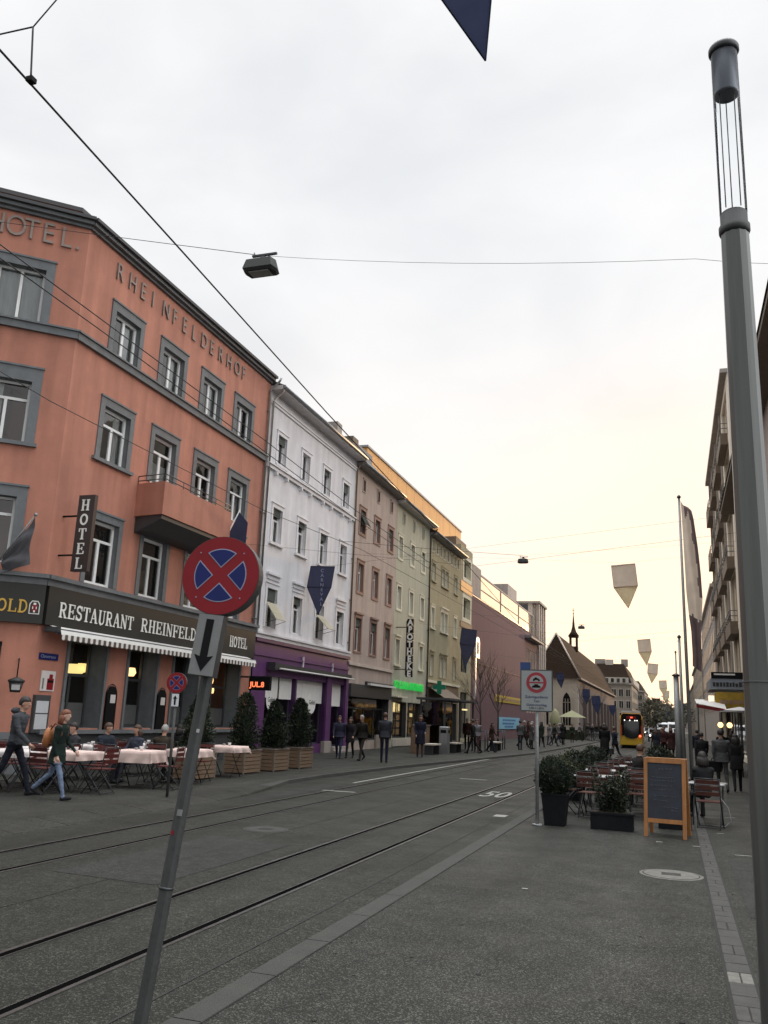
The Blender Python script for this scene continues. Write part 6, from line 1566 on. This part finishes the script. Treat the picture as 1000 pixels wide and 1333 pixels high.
# right café: metal tables and reddish slatted chairs
mt = table_proto(False, 'x', .66, .66)
bc_ = folding_chair_proto('brown_slat', 'x')
ft = True; fc = True
mtabs = [(-1.55,18.2,'nearest the tall planter'),(-.75,18.6,'behind the chalkboard'),(-1.6,20.6,'second from the tall planter'),(-.72,21.2,'where the seated person rests'),(-1.5,23.2,'third along the kerb bushes'),(-.6,23.8,'far right of the café terrace'),(.55,17.9,'between chalkboard and flagpole'),(-1.4,26.0,'farthest of the café terrace')]
for i, (x, y_, pl) in enumerate(mtabs):
    lab = 'small bare metal café table %s' % pl; rz = R((i*37)%20-10)
    if ft: mt.location = (x,y_,.01); mt.rotation_euler = (0,0,rz); mt['label'] = lab; mt['group'] = 'metal tables of the right café'; ft = False
    else: dup(mt, (x,y_,.01), rz, lab, 'metal tables of the right café')
    for k, (dx, dy, a) in enumerate(((-.50,-.05,90),(.50,.05,-90),(.03,.62,0),(0,-.62,180))):
        if i == 6 and k != 3: continue
        if i == 3 and k == 3: pass
        lab = 'brown folding chair %s the metal table %s' % (('left of','right of','behind','in front of')[k], pl)
        if fc: bc_.location = (x+dx,y_+dy,.01); bc_.rotation_euler = (0,0,R(a)+rz); bc_['label'] = lab; bc_['group'] = 'brown folding chairs of the right café'; fc = False
        else: dup(bc_, (x+dx,y_+dy,.01), R(a)+rz, lab, 'brown folding chairs of the right café')
    if i in (0,1,3,6):
        q = MB(); q.box(-.10,-.14,0,.10,.14,.006); q.build('paper_menu', M['cloth_white'], loc=(x,y_,.757), label='white menu sheet on the metal table %s' % pl, cat='menu', group='menus on the café tables')
person(B_sit, (-.78,20.35,.01), -55, (.018,.014,.014), (.02,.02,.022), 'person in a dark jacket seated among the café chairs behind the chalkboard', hair='brown', scale=1.0)
person(B_sitB, (.50,18.75,.01), 15, (.020,.021,.022), (.02,.02,.022), 'hunched person in a dark grey coat seated by the flagpole', hair='dark', scale=.98)
bk = thing('hoop_stand', 'thin curved metal hoop on the pavement by the flagpole', 'stand', loc=(.62,17.6,.01))
q = MB(); q.tube([(.0,0,.55),(.12,0,.52),(.26,0,.34),(.30,0,.12),(.2,0,.015),(-.1,0,.01)], .008, 6); q.build('hoop', M['steel'], bk)

# ---------------------------------------------------------------- flagpoles
fg = thing('flagpole', 'tall silver flagpole with a long limp brown flag', 'flagpole', loc=(.39,24.07,.01))
q = MB(); q.tube([(0,0,0),(0,0,.0),(-.03,0,4),(-.05,0,7.8)],[.05,.05,.04,.028],10); q.build('pole', M['galvanised'], fg)
q = MB(); q.lathe([(.03,7.8),(.06,7.84),(.02,7.9)],10,-.05,0); q.build('finial', M['steel_dark'], fg)
q = MB(); n, m_ = 60, 16; vs = []
prof = [(7.72,.04,.30,0),(7.4,.05,.36,0),(6.6,.07,.43,0),(5.9,.08,.47,0),(5.2,.09,.49,0),(4.6,.13,.44,0),(4.2,.17,.41,0),(3.6,.18,.40,0),(3.3,.17,.38,0)]
for i in range(n+1):
    z = 7.72-(7.72-3.3)*i/n
    for a, b in zip(prof[:-1], prof[1:]):
        if a[0] >= z >= b[0]: t = (a[0]-z)/(a[0]-b[0]+1e-9); xl = a[1]+(b[1]-a[1])*t; xr = a[2]+(b[2]-a[2])*t; break
    for j in range(m_+1):
        s = j/m_; vs.append((xl-.05+(xr-xl)*s, .10*math.sin(s*7+z*.9)*s+.05*math.sin(z*2.3+s*3), z-(.28*s if i == 0 else 0)*1.0 - .16*s))
q.add(vs, [(i*(m_+1)+j, i*(m_+1)+j+1, (i+1)*(m_+1)+j+1, (i+1)*(m_+1)+j) for i in range(n) for j in range(m_)], True)
for k in range(len(q.m)):
    i, j = divmod(k, m_); q.m[k] = 1 if (j > 9+i*.12+2*noise.noise(Vector((i*.2,j*.2,0))) and i < 34) or i > 41+3*noise.noise(Vector((j*.15,1,i*.02))) or (i+j*.8 < 9 and j > 3) else 0
q.build('cloth', [M['flag_cream'], M['flag_dark']], fg)
def pole(x, y_, h, r, label, m='galvanised', name='flagpole', cat='flagpole'):
    t = thing(name, label, cat, loc=(x,y_,.01)); q = MB(); q.tube([(0,0,0),(-.02,0,h)],[r,r*.7],10); q.build('pole', M[m], t)
    q = MB(); q.lathe([(r*.9,h),(r*1.2,h+.03),(r*.3,h+.09)],10,-.02,0); q.build('finial', M['steel_dark'], t); return t
pole(.24,26.0,4.2,.05,'bare flagpole close behind the one with the flag','galvanised')
pole(.12,27.5,3.2,.11,'thick short steel column behind the flagpoles','galvanised','steel_column','column')
pole(.30,35.0,4.9,.045,'bare thin flagpole farther down the right pavement')
pole(.20,44,5.2,.05,'farthest bare flagpole on the right pavement')

# ---------------------------------------------------------------- overhead wires, lamps, banners
def wire(name, pts, r, label, sag=0, cat='wire', group=None):
    P = []
    for a, b in zip(pts[:-1], pts[1:]):
        a, b = Vector(a), Vector(b)
        for k in range(8): t = k/8; p = a.lerp(b, t); p.z -= sag*4*t*(1-t); P.append(p)
    P.append(Vector(pts[-1]))
    q = MB(); q.tube(P, r, 5); o = q.build(name, M['cable']); return tag(o, label, cat, group)
wire('contact_wire', [(-3.80,-6,5.8),(-3.95,3.64,5.8),(-4.12,6.17,5.8),(-4.42,10.4,5.8),(-5.0,20,5.8),(-6.4,40,5.8),(-6.6,120,5.8)], .0085, 'thick black tram wire crossing the sky from the top left over the near track')
wire('contact_wire', [(-5.6,-6,5.8),(-5.7,5.6,5.8),(-5.84,11.4,5.8),(-6.03,15.9,5.8),(-6.4,40,5.8),(-7,120,5.8)], .0065, 'upper of the twin tram wires passing in front of the hotel')
wire('contact_wire', [(-5.8,-6,5.78),(-5.85,5.8,5.78),(-5.9,7.9,5.78),(-6.27,16.5,5.78),(-6.6,40,5.78),(-7.2,120,5.78)], .0065, 'lower of the twin tram wires passing in front of the hotel')
wire('contact_wire', [(-7.8,-6,5.8),(-7.95,8,5.8),(-8.05,9.2,5.8),(-7.96,15.8,5.8),(-7.36,20.1,5.8),(-7.0,60,5.8),(-7.1,120,5.8)], .006, 'thin tram wire crossing in front of the hotel balcony')
wire('wire_hanger', [(-4.0,3.92,6.24),(-3.95,3.92,5.82)], .007, 'short upright hanger above the thick tram wire at the top left', cat='wire')
wire('span_wire', [(-7.5,3.92,6.36),(-4.0,3.92,6.24),], .006, 'wire running left from the hanger at the top left')
wire('span_wire', [(-4.0,3.92,6.24),(-3.3,4.1,7.4)], .005, 'thin wire running up right from the hanger at the top left')
cl = MB(); cl.box(-3.975,3.90,5.79,-3.925,3.95,5.825); tag(cl.build('wire_clamp', M['black']), 'black clamp where the hanger meets the thick tram wire', 'clamp')
def street_lamp(loc, label, s=1.0, span=None, splab=''):
    t = thing('hanging_street_lamp', label, 'street lamp', loc=loc)
    q = MB(); q.loft([[(x*s,y_*s,z*s) for x,y_ in pts] for pts, z in (([(-.22,-.13),(.22,-.13),(.26,0),(.22,.13),(-.22,.13),(-.26,0)],-.10),([(-.25,-.16),(.25,-.16),(.29,0),(.25,.16),(-.25,.16),(-.29,0)],-.06),([(-.21,-.13),(.21,-.13),(.25,0),(.21,.13),(-.21,.13),(-.25,0)],.10),([(-.10,-.07),(.10,-.07),(.13,0),(.10,.07),(-.10,.07),(-.13,0)],.14))],True,False); q.build('housing', M['lamp_body'], t)
    q = MB(); q.box(-.17*s,-.10*s,-.115*s,.17*s,.10*s,-.101*s); q.build('lens', M['lens'], t)
    q = MB(); q.box(-.17*s,-.02,.20*s,.26*s,.02,.23*s); q.box(-.03,-.02,.13*s,.06,.02,.205*s); q.tube([(-.14*s,0,.2*s),(-.14*s,0,.28*s)],.01,5); q.build('bracket', M['steel_dark'], t)
    if span: wire('span_wire', span, .0055 if loc[1] < 20 else .008, splab, sag=.03)
street_lamp((-6.0,11.15,8.62), 'large hanging street lamp in front of the pale sky', 1.0, [(-22,11.15,13.2),(-6.0,11.15,8.83)], 'wire running left past the hotel corner from the large hanging lamp')
wire('span_wire', [(-6.0,11.15,8.83),(.49,11.15,7.86),(3.4,11.15,7.5)], .003, 'very thin wire from the large hanging lamp to the right side', sag=.1)
street_lamp((-6.0,36.9,8.5), 'middle sized hanging street lamp above the middle of the road', .85, [(-14.4,36.9,9.6),(-6.0,36.9,8.75)], 'wire from the white house to the second hanging lamp')
wire('span_wire', [(-6.0,36.9,8.75),(3.5,36.9,9.2)], .003, 'thin wire from the second hanging lamp to the right side')
street_lamp((-6.0,62.4,8.32), 'smallest hanging street lamp near the church turret', .85)
wire('span_wire', [(-14.4,62.4,9.3),(-6,62.4,8.55),(3.5,62.4,9)], .004, 'thin far wire carrying the smallest street lamp')
def banner(loc, w_, h1_, h2_, label, mats, rz=0, wires=None, text=None, group='pennant banners hung above the street', topskew=0, tip=0):
    t = thing('pennant_banner', label, 'banner', loc=loc, rz=R(rz), group=group)
    q = MB(); n = 6; vs = []
    for i in range(n+1):
        for j in range(n+1): x = -w_/2+w_*j/n; z = -h1_*i/n; vs.append((x+topskew*i/n, .03*math.sin(x*5+z*3), z))
    q.add(vs, [(i*(n+1)+j, i*(n+1)+j+1, (i+1)*(n+1)+j+1, (i+1)*(n+1)+j) for i in range(n) for j in range(n)], True)
    q.mi = 1; vs = []
    for i in range(n+1):
        k = 1-i/n
        for j in range(n+1): x = (-w_/2+w_*j/n)*k; z = -h1_-h2_*i/n; vs.append((x+topskew+tip*i/n, .03*math.sin((x)*5+z*3)*k - .02, z))
    q.add(vs, [(i*(n+1)+j, i*(n+1)+j+1, (i+1)*(n+1)+j+1, (i+1)*(n+1)+j) for i in range(n-1) for j in range(n)], True)
    b = len(q.v)-2*(n+1); q.f.append(tuple([b+j for j in range(n+1)]+[b+n+1])); q.m.append(1); q.s.append(True)
    q.build('cloth', [M[mats[0]], M[mats[1]]], t); t.rotation_euler = (R(3*math.sin(loc[1])), R(6*math.sin(loc[1]*1.7)), R(rz))
    q = MB(); q.tube([(-w_/2,0,0),(w_/2,0,0)],.018,6); q.tube([(-w_/2+topskew,-.01,-h1_),(w_/2+topskew,-.01,-h1_)],.018,6); q.tube([(-w_/2,0,0),(-w_/2+topskew,0,-h1_),(topskew+tip,0,-h1_-h2_)],.012,5); q.tube([(w_/2,0,0),(w_/2+topskew,0,-h1_),(topskew+tip,0,-h1_-h2_)],.012,5)
    q.build('edging', M[mats[2]], t)
    if text:
        me = text_mesh('\n'.join(text), .2, M['sign_line'], .002, align='CENTER', space=1); link('lettering', me, t, loc=(0,-.05,-.25))
    return t
CB = ('banner_cream','banner_cream_low','beige_trim'); BB = ('banner_blue','banner_blue','banner_edge')
banner((-1.95,40,8.82), 1.05, 1.0, .98, 'largest cream pennant hanging right of the road', CB, 6)
banner((-2.3,80,9.15), 1.1, 1.1, 1.2, 'second cream pennant in the receding row', CB, 4)
banner((-2.2,112,9.15), 1.2, 1.2, 1.2, 'third cream pennant in the receding row', CB, 0)
banner((-1.55,150,9.0), 1.2, 1.3, 1.2, 'fourth cream pennant in the receding row', CB, 0)
banner((-1.35,190,8.9), 1.3, 1.3, 1.2, 'fifth and smallest cream pennant in the row', CB, 0)
banner((-1.0,215,5.4), 2.0, 1.8, 2.2, 'dark blue pennant far down the street', BB, 0)
wire('span_wire', [(-14.4,40,9.6),(-1.9,40,8.9),(3.5,40,9.4)], .003, 'thin wire carrying the largest cream pennant')
wire('span_wire', [(-14.4,80,9.9),(-2.3,80,9.2),(3.5,80,9.4)], .004, 'thin wire carrying the second cream pennant')
banner((-2.33,8.70,12.18), 1.15, .9, 1.60, 'big dark blue pennant with only its tip in view at the top', BB, 12, topskew=.05, tip=.60)
wire('span_wire', [(-14,8.7,13.4),(-2.6,8.7,12.1),(3.4,8.7,12.8)], .006, 'wire carrying the big blue pennant above the frame')
banner((-13.85,33.2,7.75), 1.02, .88, 1.15, 'blue pennant with pale lettering in front of the white house', BB, 14, text=list('CARNEVAL'), topskew=-.12)
wire('span_wire', [(-14.45,33.4,7.86),(-13.3,33.1,7.76),(3.5,33,9.5)], .004, 'thin wire carrying the blue pennant by the white house')
banner((-13.55,60.0,7.9), 1.1, 1.1, 1.7, 'blue pennant hanging before the narrow modern house', BB, 20)
banner((-8.95,66,5.3), .55, .6, .8, 'blue pennant behind the vehicle ban sign', BB, 10)
banner((-9.3,77,5.9), .6, .6, .7, 'dark blue pennant before the church gable', BB, 0)
banner((-9.0,98,5.35), .75, .8, .8, 'first blue pennant along the church side', BB, 10)
banner((-9.0,110,5.0), 1.0, 1.0, 1.2, 'second blue pennant along the church side', BB, 0)
banner((-9.0,140,4.6), .9, .8, .9, 'third and farthest blue pennant along the church side', BB, 0)
for k, (y_, z) in enumerate(((25,6.6),(50,6.6),(75,6.6),(100,6.6),(130,6.6))):
    wire('span_wire', [(-14.4,y_,7.2),(-5.5,y_,z-.4),(3.5,y_,7.2)], .004, 'thin cross wire over the tracks %s' % ('nearest the beige house','by the pharmacy','by the pink wall','by the finned block','by the church')[k])

# ---------------------------------------------------------------- tram
tr = thing('tram', 'yellow green tram with red front panel and a glowing tail lamp', 'tram', loc=(-3.15,71.0,0), rz=R(2.2))
q = MB(); W_ = .98
def rr(w_, z0_, z1_, y_): return [(-w_,y_,z0_),(w_,y_,z0_),(w_*1.02,y_,z0_+.5),(w_,y_,z1_-.35),(w_*.75,y_,z1_),(-w_*.75,y_,z1_),(-w_,y_,z1_-.35),(-w_*1.02,y_,z0_+.5)]
q.loft([rr(W_*.86,.30,2.75,-.05),rr(W_*.97,.25,2.92,.25),rr(W_,.25,2.95,.8),rr(W_,.25,2.95,34)],True,False); tr.scale = (.90,)*3; q.build('body', mat('tram_orange',(.52,.25,.02),.35,amp=.06), tr)
q = MB(); q.slab([(-.84,1.06),(.84,1.06),(.88,1.3),(.84,2.74),(.66,2.88),(-.66,2.88),(-.84,2.74),(-.88,1.3)], -.10,-.055); q.build('front_mask', M['black'], tr)
q = MB(); q.slab([(-.6,1.12)]+arc(0,1.12,.6,.30,180,360,8)[1:-1]+[(.6,1.12),(.62,2.3),(-.62,2.3)], -.125,-.10); q.build('windscreen', M['mirror_glass'], tr)
q = MB(); q.box(-.40,-.13,2.45,.40,-.10,2.68); q.build('line_display', M['sign_red'], tr)
me = text_mesh('14', .22, M['tail_red'], .003, align='CENTER'); link('display_text', me, tr, loc=(0,-.135,2.49))
for s_ in (-1,1):
    q = MB(); q.box(s_*.78,-.12,1.06,s_*.9,-.05,1.9); q.build('red_corner', M['tram_red'], tr)
q = MB(); q.ball((.70,-.15,1.05),.09,10,8); q.build('tail_lamp', M['tail_red'], tr)
for x in (-.55,-.12,.30,.48): 
    q = MB(); q.ball((x,-.14,2.32),.045,8,6); q.build('cab_lamp', M['head_white'], tr)
q = MB(); q.box(-.99,.9,1.25,-.975,33,2.4); q.box(.995,.9,1.25,1.01,33,2.4); q.build('side_window', M['mirror_glass'], tr)
q = MB(); q.loft([rr(W_*.87,.29,1.05,-.06),rr(W_*.985,.24,1.05,.24),rr(W_*1.012,.24,1.05,.8),rr(W_*1.012,.24,1.05,34)],True,False); q.build('bumper', M['tram_yellow'], tr)
q = MB(); q.box(-1.0,0.3,.20,1.0,33.8,.26); q.mi = 1; q.box(-.7,-.02,.12,.7,33,.25); q.build('skirt', [M['tram_green'], M['black']], tr)
q = MB(); q.box(-.8,.3,2.96,.8,9,3.12); q.box(-.7,12,2.96,.7,30,3.12); q.build('roof_equipment', M['car_white'], tr)

# ---------------------------------------------------------------- vehicles far down the street
def vehicle(x, y_, label, m, van=False, name='parked_car', rz=0):
    t = thing(name, label, 'van' if van else 'car', loc=(x,y_,0), rz=R(rz))
    prof = [(0,.35),(0,.75),(.12,.95),(.9,1.02),(1.35,1.42),(2.9,1.45),(3.5,1.0),(4.0,.92),(4.1,.35)] if not van else [(0,.4),(0,1.1),(.35,1.25),(.9,2.1),(1.1,2.25),(4.8,2.3),(4.9,2.1),(4.95,.4)]
    wd = .82 if not van else .95
    q = MB(); q.M = Matrix(((0,1,0,0),(1,0,0,0),(0,0,1,0),(0,0,0,1))); q.slab(prof, -wd, wd); q.build('body', M[m], t)
    q = MB(); q.box(-wd*.85,.90 if not van else .55,1.03 if not van else 1.35,wd*.85,1.3 if not van else .62,1.38 if not van else 2.0)
    q.build('windscreen', M['mirror_glass'], t)
    for sx in (-1,1):
        for wy in (.75, 3.3 if not van else 4.1):
            q = MB(); q.tube([(sx*wd*.95,wy,.32),(sx*(wd+.03),wy,.32)], .32, 14); q.build('wheel', M['tyre'], t)
        q = MB(); q.ball((sx*wd*.75,-.02,.68),.10,8,6); q.build('headlight', M['head_white'], t)
    return t
vehicle(-2.0,104,'dark car with lit headlights far down the road','car_dark')
vehicle(-1.3,128,'white van far down the road behind the walkers','car_white',True,'delivery_van')
vehicle(.2,112,'white delivery van standing at the right kerb','car_white',True,'delivery_van')
vehicle(-3.9,150,'small dark car farthest down the road','car_dark')

# ---------------------------------------------------------------- bare trees and the leafy ones
def bare_tree(loc, h, label, seed, name='bare_tree'):
    t = thing(name, label, 'tree', loc=loc); rnd = random.Random(seed)
    q = MB(); q.tube([(0,0,0),(.02,.02,h*.3),(-.03,.03,h*.55)], [.06,.05,.04], 8); q.build('trunk', M['bark'], t)
    q = MB()
    def br(p, d, l, r, k):
        e = p + d*l; m_ = p + d*l*.5 + Vector((rnd.gauss(0,.04),rnd.gauss(0,.04),0))*l
        q.tube([p, m_, e], [r, r*.8, r*.55], 5, False)
        if k <= 0: return
        for _ in range(rnd.choice((2,3,3))):
            nd = (d + Vector((rnd.gauss(0,.42), rnd.gauss(0,.42), rnd.uniform(.0,.35)))).normalized(); br(p + d*l*rnd.uniform(.45,1), nd, l*rnd.uniform(.6,.8), r*.55, k-1)
    for k in range(7):
        a = rnd.uniform(0,2*PI); z = h*rnd.uniform(.33,.56)
        br(Vector((0,0,z)), Vector((math.cos(a)*.5, math.sin(a)*.5, 1)).normalized(), h*.22, .022, 3)
    br(Vector((-.03,.03,h*.55)), Vector((0,0,1)), h*.18, .03, 3)
    q.build('crown', M['bark'], t)
    g_ = MB()
    for sx in (-.35,.35):
        for sy in (-.35,.35): g_.tube([(sx,sy,0),(sx,sy,1.1)], .03, 6)
    for z in (.6,1.05): g_.tube([(-.35,-.35,z),(.35,-.35,z),(.35,.35,z),(-.35,.35,z),(-.35,-.35,z)], .02, 5)
    tag(g_.build('tree_guard', M['steel_dark'], loc=loc), 'square metal guard around the ' + label, 'tree guard', 'guards around the bare trees')
bare_tree((-9.85,46.6,.075), 5.6, 'first bare young tree before the pink wall', 3)
bare_tree((-9.83,51.5,.075), 5.2, 'second bare young tree before the pink wall', 8)
bare_tree((-9.9,104,.075), 7.0, 'bare tree before the church gable', 12)
bare_tree((-9.6,122,.075), 6.5, 'bare tree beside the church side wall', 14)
def leafy(loc, r, h, label, seed, n=2500):
    t = thing('street_tree', label, 'tree', loc=loc); q = MB(); q.tube([(0,0,0),(0.05,0,h*.6)],[.12,.07],7); q.build('trunk', M['bark'], t)
    mm = [mat('far_leaf_%d_a' % seed,(.11,.11,.075),.8,amp=.3), mat('far_leaf_%d_b' % seed,(.16,.155,.11),.8,amp=.3), M['leaf_mid']]
    leaves(ball_fn(r,h*.72,1.2,.5), n, .3, mm, None, seed).build('crown', mm, t)
leafy((-2.6,118,0), 1.3, 4.4, 'grey green tree right of the tram', 2)
leafy((-.9,140,0), 1.6, 4.5, 'second grey green tree right of the tram', 4, 1800)
leafy((1.2,150,0), 1.5, 5.0, 'dull green tree at the far right kerb', 5, 1500)

# ---------------------------------------------------------------- far pavement furniture
bn = thing('bench', 'bench with reddish panel in front of the pharmacy', 'bench', loc=(-10.6,39.6,.075))
q = MB(); q.box(-.25,-.7,.42,.25,.7,.48); q.build('seat', M['stone_light'], bn)
for sy in (-.55,.55): q = MB(); q.box(-.2,sy-.04,0,.2,sy+.04,.42); q.build('leg', M['steel_dark'], bn)
b2 = dup(bn, (-10.4,43.2,.075), None, 'bench before the glass shelter', 'benches on the far pavement'); bn['group'] = 'benches on the far pavement'
b3 = dup(bn, (-9.4,48.6,.075), None, 'bench between the two bare trees', 'benches on the far pavement')
tb = thing('litter_bin', 'grey square litter bin by the shelter', 'bin', loc=(-10.43,41.2,.075)); q = MB(); q.rbox(-.22,-.22,0,.22,.22,1.25,.03); q.mi = 1; q.box(.221,-.14,.95,.226,.14,1.1); q.box(-.14,-.226,.95,.14,-.221,1.1); q.build('body', [M['steel'], M['black']], tb)
kx = thing('brown_kiosk_box', 'brown street cabinet beside the pharmacy bench', 'cabinet', loc=(-11.4,40.4,.075)); q = MB(); q.rbox(-.3,-.6,0,.3,.6,1.25,.03); q.mi = 1; q.box(-.34,-.64,1.25,.34,.64,1.3); q.build('body', [M['wood_slat'], M['wood_grey']], kx)
sh = thing('tram_shelter', 'dark glass shelter at the tram stop before the olive house', 'shelter', loc=(-11.2,45.0,.075))
q = MB()
for x in (-.6,.6):
    for y_ in (-3.2,0,3.2): q.box(x-.04,y_-.04,0,x+.04,y_+.04,2.5)
q.build('post', M['dark_grey'], sh); q = MB(); q.box(-.8,-3.4,2.5,.9,3.4,2.6); q.build('roof', M['dark_grey'], sh)
q = MB(); q.box(-.585,-3.1,.2,-.57,3.1,2.4); q.box(-.5,-3.21,.2,.5,-3.19,2.4); q.build('pane', M['glass_dark'], sh)
stl = thing('market_stall', 'small market stall with a pale roof before the church', 'stall', loc=(-9.9,92,.075))
q = MB(); q.add([(-1.3,-1,2.2),(1.3,-1,2.2),(1.3,1,2.2),(-1.3,1,2.2),(0,0,2.9)],[(0,1,4),(1,2,4),(2,3,4),(3,0,4),(3,2,1,0)],False); q.build('roof', mat('stall_cream',(.26,.26,.15),.8,amp=.1), stl)
q = MB()
for x in (-1.2,1.2):
    for y_ in (-.9,.9): q.tube([(x,y_,0),(x,y_,2.2)],.04,6)
q.build('post', M['steel_dark'], stl); q = MB(); q.box(-1.2,-.8,0,1.2,.8,.95); q.build('counter', M['leaf_mid'], stl)
yc = thing('yellow_tent', 'pale yellow folded parasol beside the market stall', 'parasol', loc=(-10.6,84,.075)); q = MB(); q.lathe([(.05,0),(.05,.5),(.5,.7),(.6,1.6),(.3,2.6),(.03,2.9)],10); q.build('canopy', bpy.data.materials['stall_cream'], yc)
for i in range(5):
    bx = (-9.3-.25*i, 96+i*1.1); 
    bt = thing('bicycle', 'parked bicycle number among the row before the church', 'bicycle', loc=(bx[0]+2.2,bx[1]-8,.075), rz=R(80), group='bicycles parked before the church')
    bt['label'] = 'dark bicycle parked in the row before the church, %s' % ('nearest the viewer','second in the row','in the middle of the row','fourth in the row','farthest away')[i]
    for yy in (-.5,.5):
        q = MB(); q.tube([(.0,yy+.33*math.cos(R(a)),.34+.33*math.sin(R(a))) for a in range(0,361,30)], .02, 5); q.build('wheel', M['tyre'], bt)
    q = MB(); q.tube([(0,-.5,.34),(0,-.15,.85),(0,.35,.85),(0,.5,.34)],.02,5); q.tube([(0,-.15,.85),(0,0,.3),(0,.35,.85)],.02,5); q.tube([(-.25,.38,1.0),(.25,.38,1.0)],.015,5); q.build('frame', M['steel_dark'], bt)
